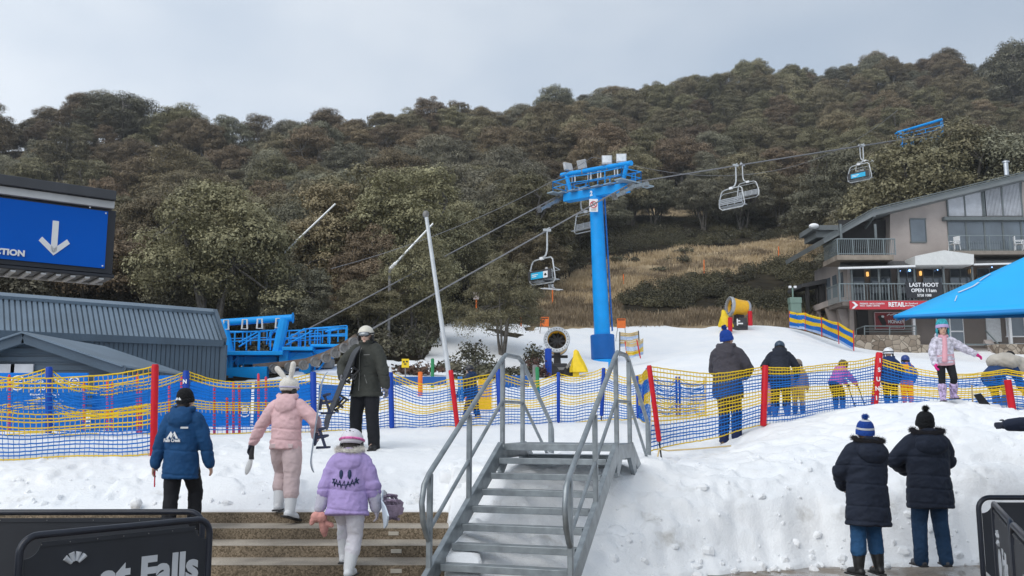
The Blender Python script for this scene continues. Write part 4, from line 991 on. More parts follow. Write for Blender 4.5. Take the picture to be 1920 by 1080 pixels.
# number plate and warning sign
m = MB(world=True); nx = X_
pm = plane_mat(at(1115, 366, 45 - .32), X_)
p = C - LU * .28; p.z = at(1115, 365, 45).z
lettering('2', .36, LETTER, plane_mat(p + V((-.04, -.03, 0)), X_), tw, 'number', .01, .012)
sg = root('warning_sign', 'white warning board with red no skiing circle high on the blue tower', 'sign', at(1113, 385, 44.4))
m = MB(world=True); D = 44.42; a = at(1105, 397, D); b = at(1121, 373, D); m.bx(a.x, b.x, D, D + .05, a.z, b.z); m.build('panel', WHITE, sg, bev=.01)
m = MB(world=True); c = at(1113, 383.5, D - .02); m.tube([c + V((.16 * math.cos(t), 0, .16 * math.sin(t))) for t in np.linspace(0, 6.283, 25)[:-1]], .018, 6, closed=True); m.beam(c + V((-.11, 0, .11)), c + V((.11, 0, -.11)), .02, .03); m.build('red_circle', mat('warning_red', (.6, .03, .04), .5), sg)
m = MB(world=True); m.tube([c + V((-.07, .005, -.07)), c + V((-.02, .005, .0)), c + V((-.05, .005, .06))], .014, 5); m.tube([c + V((.0, .005, -.05)), c + V((.06, .005, .03))], .012, 5); m.ball(c + V((-.03, .005, .09)), .022); m.build('figure_mark', DARK, sg)
m = MB(world=True)
for k in range(2): m.bx(c.x - .13, c.x + .13, D - .012, D - .002, a.z + .07 + k * .06, a.z + .09 + k * .06)
m.build('small_text', GREYM, sg)

# far tower up the hill
p0 = cable_pt(near0.lerp(far0, .5), 37.0); zf = gz1(p0.x, p0.y)
ft = root('lift_tower', 'distant blue chairlift tower half hidden by trees above the lodge', 'lift tower', (p0.x, p0.y, zf))
m = MB(); h = p0.z - zf; m.tube([(0, 0, -1), (0, 0, h - .5)], [.34, .26], 16); m.build('column', LB, ft)
m = MB(); m.beam(LN * -1.8 + V((0, 0, h - .4)), LN * 1.6 + V((0, 0, h - .4)), .3, .3); m.build('crossarm', LB, ft)
m = MB(); m.tube([LN * -2.2 + V((0, 0, h + .8)), LN * 1.6 + V((0, 0, h + 1.0))], .11, 8); m.tube([LN * -1.7 + V((0, 0, h - .4)), LN * -1.75 + V((0, 0, h + .8))], .1, 8); m.tube([LN * 1.5 + V((0, 0, h - .4)), LN * 1.55 + V((0, 0, h + .8))], .12, 8); m.build('gantry', LB, ft)
m = MB(); rail(m, [LN * -1.8 - LU * .5 + V((0, 0, h - .2)), LN * 1.6 - LU * .5 + V((0, 0, h - .2))], .6); m.build('railing', LB, ft)

# chairs
FRM = mat('chair_frame_grey', (.52, .54, .55), .45, .4, var=.12); SLAT = mat('chair_slat', (.34, .36, .38), .5, .2); PADD = mat('chair_dark_pad', (.045, .045, .05), .7); CYAN = mat('advert_cyan', (.02, .42, .70), .5, var=.1)
def make_chair(label, loc, rz, ad=None, occupied=False):
    """origin at the grip on the rope; +y uphill, x across"""
    r = root('lift_chair', label, 'chairlift chair', loc, rz, 'chairs hanging on the lift rope'); r.scale = (.72,) * 3
    W = 1.15
    m = MB(); m.beam((0, -.28, 0), (0, .28, .05), .14, .16); m.beam((0, -.1, .04), (.0, .22, .22), .06, .06); m.build('grip', FRM, r, bev=.01)
    m = MB(); m.tube([(0, 0, -.05), (0, 0, -.9), (-.02, 0, -1.25), (-.12, 0, -1.5), (-.3, 0, -1.62), (-.5, 0, -1.66)], .055, 10); m.build('hanger', FRM, r)
    m = MB(); z0, z1 = -1.72, -3.05; cx = -.5
    loop = [(cx - W * .55, 0, z0 - .02), (cx, 0, z0 + .03), (cx + W * .72, 0, z0 + .02), (cx + W * .86, 0, z0 - .12), (cx + W * .9, 0, z0 - .4), (cx + W, 0, z1 + .3), (cx + W, .05, z1), (cx + W * .8, .1, z1 - .18), (cx - W * .8, .1, z1 - .18), (cx - W, .05, z1), (cx - W, 0, z1 + .35), (cx - W * .82, 0, z0 - .3), (cx - W * .72, 0, z0 - .1)]
    m.tube(loop, .045, 8, closed=True); m.build('frame', FRM, r); m = MB(); m.bx(cx - .14, cx + .14, -.08, .08, z0 - .05, z0 + .13); m.build('clamp', WHITE, r, bev=.02)
    m = MB()
    for k in range(4): z = z1 + .14 + k * .12; m.bx(cx - W * .93, cx + W * .93, -.1 - .02 * k, -.06 - .02 * k, z, z + .085)
    m.build('backrest', SLAT, r)
    m = MB()
    for k in range(5): y = .0 + k * .11; m.bx(cx - W * .92, cx + W * .92, y, y + .08, z1 + .02 - .01 * k, z1 + .06 - .01 * k)
    m.build('seat', SLAT, r)
    m = MB()
    for s in (-1, -.33, .33, 1): m.tube([(cx + s * W * .9, -.1, z1 + .6), (cx + s * W * .9, -.06, z1 + .05), (cx + s * W * .9, .5, z1)], .025, 6)
    m.build('bracket', FRM, r)
    m = MB(); m.tube([(cx - W * .95, -.05, z1 + .75), (cx - W * .9, .55, z1 + .6), (cx + W * .9, .55, z1 + .6), (cx + W * .95, -.05, z1 + .75)] if occupied else [(cx - W * .78, -.05, z0 - .45), (cx - W * .75, .2, z0 - .25), (cx + W * .75, .2, z0 - .25), (cx + W * .88, -.05, z0 - .45)], .022, 6); m.build('safety_bar', FRM, r)
    if ad:
        m = MB(); m.bx(cx - W * .9, cx + W * .9, -.21, -.17, z1 + .05, z1 + .62); m.build('back_panel', PADD, r, bev=.01)
        m = MB(); a0, a1 = ad; m.bx(cx + a0, cx + a1, -.235, -.212, z1 + .1, z1 + .5); m.build('advert_panel', CYAN, r)
        if occupied:
            m = MB(); m.bx(cx + a1 + .02, cx + a1 + .42, -.235, -.212, z1 + .1, z1 + .5); m.build('advert_panel', WHITE, r)
            m = MB(); m.prism([(cx + a1 + .1, -.24, z1 + .28), (cx + a1 + .22, -.24, z1 + .4), (cx + a1 + .36, -.24, z1 + .28), (cx + a1 + .3, -.24, z1 + .22), (cx + a1 + .16, -.24, z1 + .22)], (0, .004, 0)); m.build('advert_mark', DARK, r)
        t = MB(); 
        for k in range(2): t.bx(cx + a0 + .1, cx + (a0 + a1) / 2 + .1 - .15 * k, -.24, -.236, z1 + .34 - k * .11, z1 + .39 - k * .11)
        t.build('advert_text', WHITE, r)
    return r
RZ = math.atan2(LU.y, LU.x) - math.pi / 2
def s_at(base, px):
    k = (px - 960) / F; a = base.x - k * base.y; b = LU.x - k * LU.y; return -a / b
def hang(base, px, label, rz, **k):
    p = cable_pt(base, s_at(base, px)); return make_chair(label, p, rz, **k), p
ch1, cp1 = hang(near0, 1027, 'occupied lift chair with cyan advert on its back left of the tower', RZ, ad=(-.75, .35), occupied=True)
hang(far0, 1092, 'empty lift chair partly hidden behind the blue tower column', RZ + math.pi)
hang(near0, 1392, 'empty slatted lift chair, lower of the pair right of the tower', RZ)
hang(far0, 1405, 'empty lift chair just behind the lower slatted one right of the tower', RZ + math.pi)
hang(near0, 1640, 'lift chair with blue advert panel high above the lodge roof', RZ, ad=(-.7, .7))
hang(far0, 1634, 'empty lift chair behind the blue advert chair above the lodge roof', RZ + math.pi)

# bottom station
sp = cable_pt(near0.lerp(far0, .5), -15.0); ls = root('lift_station', 'bright blue bottom station of the chairlift with catwalk railings', 'lift station', (sp.x, sp.y, gz1(sp.x, sp.y)))
D = 33.0
def q(px, py, d=D): return at(px, py, d)
m = MB(world=True); m.tube([q(398, 606), q(548, 596)], .13, 12)
m.tube([q(549, 596), q(549.5, 596)], .2, 12)
m.tube([q(418, 606), q(432, 668)], .17, 10); m.tube([q(533, 598), q(520, 662)], .2, 10); m.tube([q(432, 660), q(433, 720)], .09, 10); m.build('portal', LB, ls)
m = MB(world=True)
for px in (424, 459, 487, 522):
    c = q(px, 607.5 - (px - 424) * .03, D - .12); m.tube([c + V((.08, 0, .14)), c + V((.1, 0, -.2)), c + V((-.1, 0, -.2)), c + V((-.08, 0, .14))], .035, 6, closed=True)
m.build('hook', MATS['hook_white'], ls)
m = MB(world=True)
def rl2(pts, h, d=D, **k): rail(m, [q(x, y, d) for x, y in pts], h, .026, **k)
rl2([(417, 659), (484, 656)], .68, posts=.4); rl2([(486, 657), (528, 656)], .72, posts=.35); rl2([(530, 651), (572, 650)], .6, posts=.5)
rl2([(572, 648), (618, 646)], .62, D + .6, posts=.45); rl2([(618, 646), (650, 646)], .6, D, posts=.35); rl2([(580, 646), (650, 641)], .62, D + 1.6, posts=.5)
for a, b in (((448, 650), (484, 628)), ((448, 642), (484, 622)), ((530, 640), (572, 616)), ((536, 647), (586, 620)), ((455, 690), (462, 660)), ((540, 676), (562, 661))): m.tube([q(*a), q(*b)], .03, 6)
m.build('railing', LB, ls)
m = MB(world=True)
for a in ((412, 658, 530, 666, D - .4, D + 1.6), (528, 650, 586, 657, D - .4, D + 1.6), (582, 645, 640, 650, D - .3, D + 1.4)):
    p, r_ = q(a[0], a[3], a[4]), q(a[2], a[1], a[4]); m.bx(p.x, r_.x, a[4], a[5], p.z, r_.z)
m.build('catwalk', LB, ls, bev=.02)
m = MB(world=True)
rl2([(424, 648), (500, 646)], .5, D + 1.3, posts=.3); rl2([(505, 650), (560, 646)], .55, D + 1.6, posts=.3); rl2([(545, 652), (600, 650)], .5, D + .9, posts=.35); rl2([(590, 644), (648, 640)], .5, D + 2.2, posts=.3)
for a, b, d_ in (((446, 668), (446, 700), 0), ((474, 668), (474, 700), .2), ((446, 684), (474, 668), .1), ((486, 668), (510, 700), .3), ((546, 660), (546, 706), .1), ((590, 660), (590, 704), .4), ((590, 704), (618, 664), .4), ((428, 690), (446, 668), 0), ((500, 640), (520, 612), .4), ((560, 622), (560, 650), .2), ((430, 622), (470, 622), .9), ((610, 622), (640, 616), .9)): m.tube([q(a[0], a[1], D + d_), q(b[0], b[1], D + d_)], .035, 6)
m.build('brace', LB, ls)
for a in ((452, 690, 474, 700, D + .3, D + .8), (500, 686, 520, 702, D + .2, D + .9), (604, 672, 622, 690, D + .5, D + 1.1)):
    m = MB(world=True); p, r_ = q(a[0], a[3], a[4]), q(a[2], a[1], a[4]); m.bx(p.x, r_.x, a[4], a[5], p.z, r_.z); m.build('drive_housing', GREYM, ls, bev=.03)
m = MB(world=True)
for a in ((440, 668, 520, 684, D, D + 1.5), (522, 657, 540, 680, D - .2, D + .6), (540, 660, 586, 676, D, D + 1.5), (560, 676, 582, 702, D + .2, D + 1.0), (424, 668, 438, 692, D + .2, D + 1.2)):
    p, r_ = q(a[0], a[3], a[4]), q(a[2], a[1], a[4]); m.bx(p.x, r_.x, a[4], a[5], p.z, r_.z)
m.prism([q(587, 656), q(587, 662), q(613, 670), q(625, 652)], (0, 1.2, 0))
m.build('machine_housing', LB, ls, bev=.03)
m = MB(world=True); p, r_ = q(410, 700, D - 1), q(500, 688, D - 1); m.prism([q(408, 690, D - 1), q(500, 687, D - 1), q(500, 712, D - 1), q(408, 702, D - 1)], (0, .3, 0)); m.build('guard_panel', LB, ls)
m = MB(world=True)
for px in (450, 570, 600): a = q(px, 690, D + .7); m.bx(a.x - .12, a.x + .12, D + .6, D + .85, 2.4, a.z)
m.build('leg', LBD, ls)
# wheel train of the station
P = [q(475, 688, D - .6), q(530, 683, D - .8), q(575, 677, D - 1.1), (q(610, 665, D - 1.5)), q(640, 650, D - 1.9), q(668, 632, D - 2.3)]
m = MB(world=True)
for a, b in zip(P[:-1], P[1:]): m.beam(a, b, .08, .2)
m.build('sheave_frame', RUSTY, ls)
def wheel(parent, c, r, axis, w=.07):
    z = V(axis).normalized(); x, y, _ = basis(z); M = Matrix(((x.x, y.x, z.x, c.x), (x.y, y.y, z.y, c.y), (x.z, y.z, z.z, c.z), (0, 0, 0, 1)))
    m = MB(world=True); m.lathe([(r * .25, -w), (r * .3, -w * .6), (r * .7, -w * .5), (r, -w), (r * .93, 0), (r, w), (r * .7, w * .5), (r * .3, w * .6), (r * .25, w)], 18, M); m.build('sheave_wheel', GREYM, parent)
for t in np.linspace(.03, .97, 9):
    k = t * 5; i = int(min(4, k)); c = P[i].lerp(P[i + 1], k - i) - V((0, .12, .14)); wheel(ls, c, .17, LN)

# ---------------------------------------------------------------- snow making: poles, lances, fan guns
LANCE = mat('lance_aluminium', (.62, .64, .65), .4, .5, var=.1)
r = root('snow_lance', 'tall pale leaning pole with a round head standing in the snow', 'pole', at(843, 783, 20))
m = MB(world=True); m.tube([at(848, 810, 20), at(840, 690, 20), at(799, 404, 20)], [.06, .055, .042], 12); m.build('pole', LANCE, r)
m = MB(world=True); m.ball(at(798.5, 402, 20), (.075, .075, .09)); m.build('head', GREYM, r)
mat('pad_red', (.55, .008, .02), .5, var=.08, spec=.3)
m = MB(world=True); c = at(842, 785, 20); m.lathe([(.3, -.1), (.26, .02), (.1, .12)], 12, Matrix.Translation(c)); m.build('foot', mat('pad_blue', (.003, .05, .36), .5, var=.08, spec=.3), r)
for a, b, D, lab in (((731, 505), (812, 419), 40.5, 'slim silver snow lance slanting up right behind the leaning pole'), ((500, 505), (629, 382), 41, 'long slanting snow lance among the trees above the lift station')):
    r = root('snow_lance', lab, 'snow lance', at(*a, D)); A_, B_ = at(*a, D), at(*b, D)
    m = MB(world=True); m.tube([A_.lerp(B_, .12), B_], [.055, .04], 8); m.build('lance', LANCE, r)
    m = MB(world=True); m.tube([A_, A_.lerp(B_, .14)], [.09, .08], 8); m.build('sleeve', WHITE, r)
    m = MB(world=True); g = gz1(A_.x, D); m.tube([V((A_.x, D, g - .3)), A_ + V((0, 0, .1))], .07, 8); m.build('mast', GREYM, r)
YEL = mat('snow_gun_yellow', (.78, .42, .012), .4, var=.08); CAPY = mat('cover_yellow', (.80, .56, .01), .6, var=.08)
def fan_gun(label, p, yaw, pitch, s, left=False):
    """drum axis along local -y (mouth towards the camera when yaw = 0)"""
    r = root('snow_gun', label, 'snow gun', p, yaw); Q = Matrix.Translation((0, 0, 1.15 * s)) @ Matrix.Rotation(R(90) - pitch, 4, 'X')
    m = MB(); m.lathe([(.50 * s, .52 * s), (.53 * s, .46 * s), (.46 * s, .1 * s), (.44 * s, -.45 * s), (.40 * s, -.47 * s), (.38 * s, -.44 * s), (.38 * s, .40 * s), (.47 * s, .53 * s)], 28, Q, cap=False)
    dr = m.build('drum', YEL, r)
    m = MB(); m.lathe([(.545 * s, .44 * s), (.56 * s, .60 * s), (.53 * s, .63 * s), (.40 * s, .62 * s), (.39 * s, .5 * s)], 28, Q, cap=False)
    for k in range(24):
        a = k * math.pi / 12; m.ball(Q @ V((.47 * s * math.cos(a), .47 * s * math.sin(a), .64 * s)), .022 * s, 6, 4, 1)
    m.build('nozzle_ring', [mat('ring_grey', (.42, .44, .46), .4, .4), RUB], dr)
    m = MB(); m.lathe([(.36 * s, .1 * s), (.37 * s, .12 * s), (.1 * s, .3 * s), (.02 * s, .33 * s)], 20, Q)
    for k in range(9): a = k * 2 * math.pi / 9; m.beam(Q @ V((0, 0, .28 * s)), Q @ V((.38 * s * math.cos(a), .38 * s * math.sin(a), .30 * s)), .03 * s, .10 * s)
    m.build('fan', RUB, dr)
    m = MB(); m.lathe([(.46 * s, -.46 * s), (.47 * s, -.52 * s), (.40 * s, -.62 * s), (.12 * s, -.66 * s)], 24, Q); m.build('intake_grille', mat('grille_grey', (.36, .39, .42), .5, .3), dr)
    m = MB(); m.prism([(-.16 * s, -.3 * s, .2 * s), (.16 * s, -.3 * s, .2 * s), (.12 * s, -.2 * s, .85 * s), (-.12 * s, -.2 * s, .85 * s)], (0, .5 * s, 0)); m.box((0, 0, .55 * s), (.9 * s, .12 * s, .12 * s)); m.build('yoke', RUB, r, bev=.02)
    m = MB(); m.bx(-.42 * s, .42 * s, -.35 * s, .35 * s, -.2 * s, .25 * s); m.build('control_box', PADD, r, bev=.03)
    return r
fan_gun('yellow fan snow gun with its round mouth facing the viewer', at(1045, 693, 38), R(-4), R(8), .98)
g2 = fan_gun('yellow fan snow gun seen from the side by the grass edge', at(1386, 613, 53.5), R(-78), R(6), 1.02)
m = MB(); m.bx(.5, .52, -.25, .25, .0, .5); m.build('label_plate', PADD, g2)
m = MB(world=True); c = at(1386, 604, 52.95); m.bx(c.x - .14, c.x - .07, 52.94, 52.97, c.z - .2, c.z + .2); m.bx(c.x - .07, c.x + .22, 52.94, 52.97, c.z - .12, c.z - .04); m.bx(c.x - .07, c.x + .06, 52.94, 52.97, c.z + .04, c.z + .12); m.build('white_mark', WHITE, g2)
PADR = MATS['pad_red']; PADB = MATS['pad_blue']
def drape(label, px, py, D, w, h, flip=1):
    """pointed yellow cover hanging over a hydrant"""
    p = at(px, py, D); r = root('hydrant_cover', label, 'cover', p)
    m = MB(); n = 14; vs = []; fs = []
    prof = [(.06, h), (.16, h * .93), (.2, h * .8), (.38, h * .45), (.55, h * .15), (.6, 0)]
    for rr, z in prof:
        for j in range(n):
            a = 2 * math.pi * j / n; k = 1 + .18 * math.sin(5 * a + z * 3); vs.append((w * rr * math.cos(a) * k + flip * (h - z) * .22 * w, w * .7 * rr * math.sin(a) * k, z))
    for i in range(5):
        for j in range(n): fs.append((i * n + j, (i + 1) * n + j, (i + 1) * n + (j + 1) % n, i * n + (j + 1) % n))
    fs.append(tuple(range(n))); m.add(vs, fs); m.build('fabric', CAPY, r, smooth=50)
    m = MB(); m.bx(-.12, .12, -.1, .1, -.4, h * .3); m.build('hydrant', CAPY if flip > 0 else PADR, r)
drape('yellow pointed cover beside the fan snow gun that faces the viewer', 1080, 698, 37, .62, .92)
drape('yellow pointed cover left of the side on fan snow gun', 1357, 613, 52.5, .72, 1.0)
def pole(name, label, px, py0, py1, D, rad, m_, cat='pole', lean=0, group=None):
    b = at(px, py1, D); t = at(px + lean, py0, D); r = root(name, label, cat, b, group=group); m = MB(world=True); m.tube([b - V((0, 0, .2)), b.lerp(t, .97), t], [rad, rad, rad * .5], 10); m.build('shaft', m_, r)
    return r
pole('padded_post', 'red padded post right of the side on snow gun', 1407, 583, 604, 53, .13, PADR, lean=-1); pole('padded_post', 'red padded post left of the side on snow gun', 1369, 595, 615, 52, .13, PADR)
pole('padded_post', 'tall blue padded post beside the front facing snow gun', 1028, 653, 706, 36.5, .14, PADB); pole('padded_post', 'blue padded post lettered N at the foot of the tower', 1146, 678, 706, 40, .13, LB)
# snow gun trailer frame
r = root('snow_gun_carriage', 'low grey carriage frame under the front facing snow gun', 'frame', at(1055, 695, 37.6)); m = MB(world=True)
m.beam(at(1030, 692, 37.4), at(1080, 690, 37.4), .1, .1); m.beam(at(1062, 690, 37.2), at(1078, 668, 37.2), .12, .1); m.beam(at(1068, 690, 37.2), at(1082, 672, 37.2), .08, .08); m.build('bars', GREYM, r)
for px in (1036, 1068): m = MB(world=True); c = at(px, 697, 37.4); m.lathe([(.1, -.08), (.26, -.1), (.26, .1), (.1, .08)], 16, Matrix.Translation(c) @ Matrix.Rotation(R(90), 4, 'X')); m.build('wheel', RUB, r)
ORG = mat('marker_orange', (.80, .17, .02), .6, var=.1)
for i, (px, y0, y1, D, lab) in enumerate(((1169, 514, 542, 71, 'thin orange marker pole just right of the tower on the grass'), (1320, 487, 516, 73, 'thin orange marker pole in the middle of the dry grass'), (1460, 462, 490, 80, 'thin orange marker pole high at the right of the grass'), (1036, 538, 572, 62, 'orange marker pole below the occupied lift chair'), (977, 592, 614, 52, 'short orange marker pole left of the orange board'), (893, 558, 590, 50, 'orange marker pole carrying a pale square sign'))):
    pp = pole('marker_pole', lab, px, y0, y1, D, .045, ORG, 'marker pole', group='orange marker poles')
    if i == 5: m = MB(world=True); c = at(893, 555, D); m.bx(c.x - .16, c.x + .16, D - .06, D - .02, c.z - .2, c.z + .2); m.build('plate', mat('faded_sign', (.45, .38, .36), .6), pp)
for px, py, D, lab in ((1021, 603, 50, 'square orange board on thin legs at the snow edge left of the tower'), (1165, 606, 50, 'square orange board at the snow edge right of the tower')):
    r = root('marker_board', lab, 'sign', at(px, py + 12, D)); m = MB(world=True); c = at(px, py, D); m.bx(c.x - .24, c.x + .24, D, D + .05, c.z - .27, c.z + .27); m.build('panel', ORG, r, bev=.01)
    m = MB(world=True)
    for s in (-.2, .2): m.tube([c + V((s, .08, -.25)), c + V((s * 1.5, .3, -1.0))], .02, 6)
    m.build('leg', GREYM, r)
    m = MB(world=True); m.bx(c.x - .2, c.x + .2, D - .01, D - .002, c.z + .16, c.z + .21); m.bx(c.x - .24, c.x + .24, D - .006, D, c.z + .262, c.z + .28); m.build('dark_mark', DARK, r)
r = root('marker_sign', 'square yellow sign with black symbols on a post behind the man', 'sign', at(760, 706, 27)); m = MB(world=True); c = at(760, 681, 27)
m.bx(c.x - .11, c.x + .11, 27, 27.03, c.z - .13, c.z + .13); m.build('panel', CAPY, r, bev=.005); m = MB(world=True); m.tube([at(760, 706, 27.05), at(760, 690, 27.05)], .02, 6); m.build('post', GREYM, r)
m = MB(world=True); m.bx(c.x - .07, c.x - .02, 26.985, 26.998, c.z + .02, c.z + .06); m.bx(c.x + .02, c.x + .07, 26.985, 26.998, c.z + .03, c.z + .07); m.bx(c.x - .04, c.x + .03, 26.985, 26.998, c.z - .04, c.z - .01); m.build('symbol', DARK, r)
GRNP = mat('marker_green', (.02, .22, .08), .6)
pole('marker_pole', 'thin green marker pole behind the nets left of the leaning pole', 811, 672, 716, 27, .05, GRNP, 'marker pole'); pole('marker_pole', 'thin green marker pole in front of the snow gun carriage', 1009, 688, 738, 24, .05, GRNP, 'marker pole', lean=-2)
pole('marker_pole', 'short orange marker pole behind the nets near the green pole', 788, 697, 732, 24, .06, ORG, 'marker pole'); pole('marker_pole', 'grey post behind the netting left of the green pole', 1003, 684, 706, 26, .07, GREYM, 'post')
# ---------------------------------------------------------------- metal stairs over the stone steps
TH = .312; g_, r_, W_ = .287, .153, 1.30
STO = V((-.089, 10.763, 1.409))
ss = root('metal_stairs', 'galvanised steel stairs with tube handrails climbing over the stone steps', 'stairs', STO, -TH)
for k in range(1, 9):
    m = MB(); y = -k * g_; z = -k * r_
    m.bx(.03, W_ - .03, y + .028, y + .17, z - .012, z); m.bx(.03, W_ - .03, y, y + .03, z - .062, z + .003); m.bx(.03, W_ - .03, y + .145, y + .17, z - .05, z - .013)
    m.build('tread', GALV, ss, bev=.004)
m = MB(); m.bx(-.02, W_ + .02, 0, .05, -.075, .004); m.bx(-.02, W_ + .02, .052, .84, -.03, 0); m.bx(-.02, W_ + .02, .80, .86, -.075, -.031); m.build('landing', GALV, ss, bev=.004)
for k in range(1, 5):
    m = MB(); y = .86 + k * g_; z = -k * r_; m.bx(.03, W_ - .03, y - .26, y, z - .05, z); m.build('tread', GALV, ss, bev=.004)
def slope_z(y): return y * r_ / g_ if y < 0 else (0 if y < .84 else -(y - .84) * r_ / g_)
for x in (-.03, W_ + .03):
    m = MB(); sx = .03 if x < 0 else -.03
    up = V((0, -r_, -g_)).normalized()
    m.beam((x, -8.75 * g_, -8.75 * r_ - .04), (x, -.02, -.06), .055, .19); m.build('stringer', GALV, ss, bev=.004)
    m = MB(); m.prism([(x - .025, .0, 0.0), (x - .025, .86, 0.0), (x - .025, .86, -.04), (x - .025, 1.22, -.46), (x - .025, 1.06, -.46), (x - .025, .72, -.17), (x - .025, .22, -.17), (x - .025, -.02, -.36), (x - .025, -.12, -.30)], (.05, 0, 0)); m.build('side_frame', GALV, ss, bev=.004)
    m = MB(); m.beam((x, .86, -.06), (x, 2.3, -.06 - 1.44 * r_ / g_), .05, .16); m.build('stringer', GALV, ss, bev=.004)
    h = .99; hs = .92
    m = MB(); yb = -7.45 * g_; zb = slope_z(yb) + hs
    top_ = [(x, .0, h), (x, .14, h + .06), (x, .66, h + .06), (x, .84, h)]
    yr = 2.12; zr = slope_z(yr) + hs
    front = [(x, yb - .02, zb), (x, yb - .14, zb - .10), (x, yb - .19, zb - .26), (x, yb - .15, zb - .44), (x, yb - .05, zb - .58), (x, yb, zb - .62)]
    rear = [(x, yr + .02, zr), (x, yr + .1, zr - .1), (x, yr + .12, zr - .3), (x, yr + .07, zr - .5), (x, yr, zr - .56)]
    m.tube(front[::-1] + top_ + rear, .027, 12); m.build('handrail', GALV, ss)
    m = MB(); m.tube([(x, yb, zb - .52), (x, .0, h - .5)], .02, 10); m.tube([(x, .0, h - .5), (x, .82, h - .5)], .02, 10); m.tube([(x, .84, h - .5), (x, yr, zr - .52)], .02, 10); m.build('mid_rail', GALV, ss)
    for y in (yb, -3.8 * g_, .02, .82, yr):
        m = MB(); zt = (h if 0 <= y < 1 else slope_z(y) + hs) - .005; m.beam((x, y, slope_z(y) - (.30 if y < -1.5 else .05) - (.25 if y > 1 else 0)), (x, y, zt), .05, .05); m.build('post', GALV, ss, bev=.006)
# lumps of snow
def lump(label, px, py, D, r, name='snow_lump', dz=0):
    p = at(px, py, D); m = MB(); rs = np.random.RandomState(int(px)); m.ball((0, 0, 0), r, 18, 12)
    m.v = [tuple(V(q) * (1 + .22 * mn.noise(V(q) / r * 1.6 + V((px, 0, 0))) + .10 * mn.noise(V(q) / r * 4)) ) for q in m.v]; o = m.build(name, SNOW, None, smooth=80); o.location = p; tag(o, label, 'snow lump')
lump('small dirty ball of snow lying at the edge of the top step', 256, 946, 10.65, .07)
for i, (px, py, D, r, lab) in enumerate(((838, 897, 11.3, .11, 'left lump of piled snow beside the metal stairs'), (868, 905, 11.0, .13, 'large lump of piled snow against the metal stairs'), (856, 918, 10.9, .09, 'lowest lump of piled snow beside the metal stairs'), (850, 880, 11.6, .09, 'upper lump of piled snow behind the handrail'))): lump(lab, px, py, D, r)

# ---------------------------------------------------------------- safety nets
NY = mat('net_yellow', (.82, .56, .02), .6, var=.06, spec=.2); NB = mat('net_blue', (.01, .16, .56), .6, var=.08, spec=.2); NBE = mat('net_beige', (.66, .50, .24), .7, var=.08)
BANDS = [0] * 3 + [1] * 5 + [0] * 5 + [1] * 6 + [0] * 2
def lerp_path(pts, n_per_m):
    """pts: (top, bottom, sag) world points -> lists of interpolated top / bottom"""
    T, B, L = [], [], 0
    for (t0, b0, s0), (t1, b1, _) in zip(pts[:-1], pts[1:]):
        k = max(3, int(round((t1 - t0).length * n_per_m)))
        for j in range(k):
            f = j / k; sg = 4 * f * (1 - f) * s0; wob = math.sin((L + f) * 9.1) * .03
            t = t0.lerp(t1, f) - V((0, 0, sg)); b = b0.lerp(b1, f) - V((0, 0, sg * .08)); dp = V((0, wob * 1.5, wob * .4)); T.append(t + dp); B.append(b + dp)
        L += 1
    T.append(pts[-1][0]); B.append(pts[-1][1]); return np.array(T), np.array(B)
def strands(P, th, tw):
    """P (m,n,3): m polylines of n points -> triangular tubes"""
    m, n, _ = P.shape; d = np.gradient(P, axis=1); d /= np.linalg.norm(d, axis=2, keepdims=True) + 1e-9
    a = np.cross(d, np.array([0, 1, .12])); a /= np.linalg.norm(a, axis=2, keepdims=True) + 1e-9; b = np.cross(d, a)
    ring = [P + a * th, P - a * th * .5 + b * tw, P - a * th * .5 - b * tw]
    R_ = np.stack(ring, 2); v = R_.reshape(-1, 3); f = []
    i = (np.arange(m)[:, None] * n + np.arange(n - 1)[None]).ravel() * 3
    for j in range(3): f.append(np.stack([i + j, i + (j + 1) % 3, i + 3 + (j + 1) % 3, i + 3 + j], -1))
    return v, np.concatenate(f), np.tile(np.repeat(np.arange(m), n - 1), 3)
def net(parent, pts, rows=21, per_m=15, th=.0085, bands=BANDS, mats=(NY, NB), slack=.03, seed=0, wide=.012):
    rs = np.random.RandomState(seed); T, B = lerp_path(pts, per_m); n = len(T)
    f = np.linspace(0, 1, rows)[:, None, None]; w = 4 * f * (1 - f)
    P = T[None] * (1 - f) + B[None] * f
    ph = np.linspace(0, n / per_m, n)[None, :, None]
    P[..., 1:2] += w * .05 * np.sin(ph * 2.1 + f * 2 + seed); P[..., 2:3] += w * slack * (np.sin(ph * 1.3 + seed) + .5 * np.sin(ph * 3.7 + f * 5)) + rs.randn(rows, 1, 1) * .006
    P += rs.randn(*P.shape) * .0025
    mi = np.array([bands[min(len(bands) - 1, int(i * len(bands) / rows))] for i in range(rows)])
    v1, f1, s1 = strands(P, wide, .004); m1 = mi[s1]
    Q = np.swapaxes(P, 0, 1); v2, f2, s2 = strands(Q, .004, th * .6)
    m2 = mi[np.tile(np.tile(np.arange(rows - 1), n), 3)]
    Mi = np.array(ROOTS[top(parent).name].inverted()); v = np.concatenate([v1, v2]); v = v @ Mi[:3, :3].T + Mi[:3, 3]
    return npobj('net', npmesh('net', v, np.concatenate([f1, f2 + len(v1)]), list(mats), np.concatenate([m1, m2])), parent)
def P3(px, yt, yb, D, sag=0): return (at(px, yt, D), at(px, yb, D), sag)
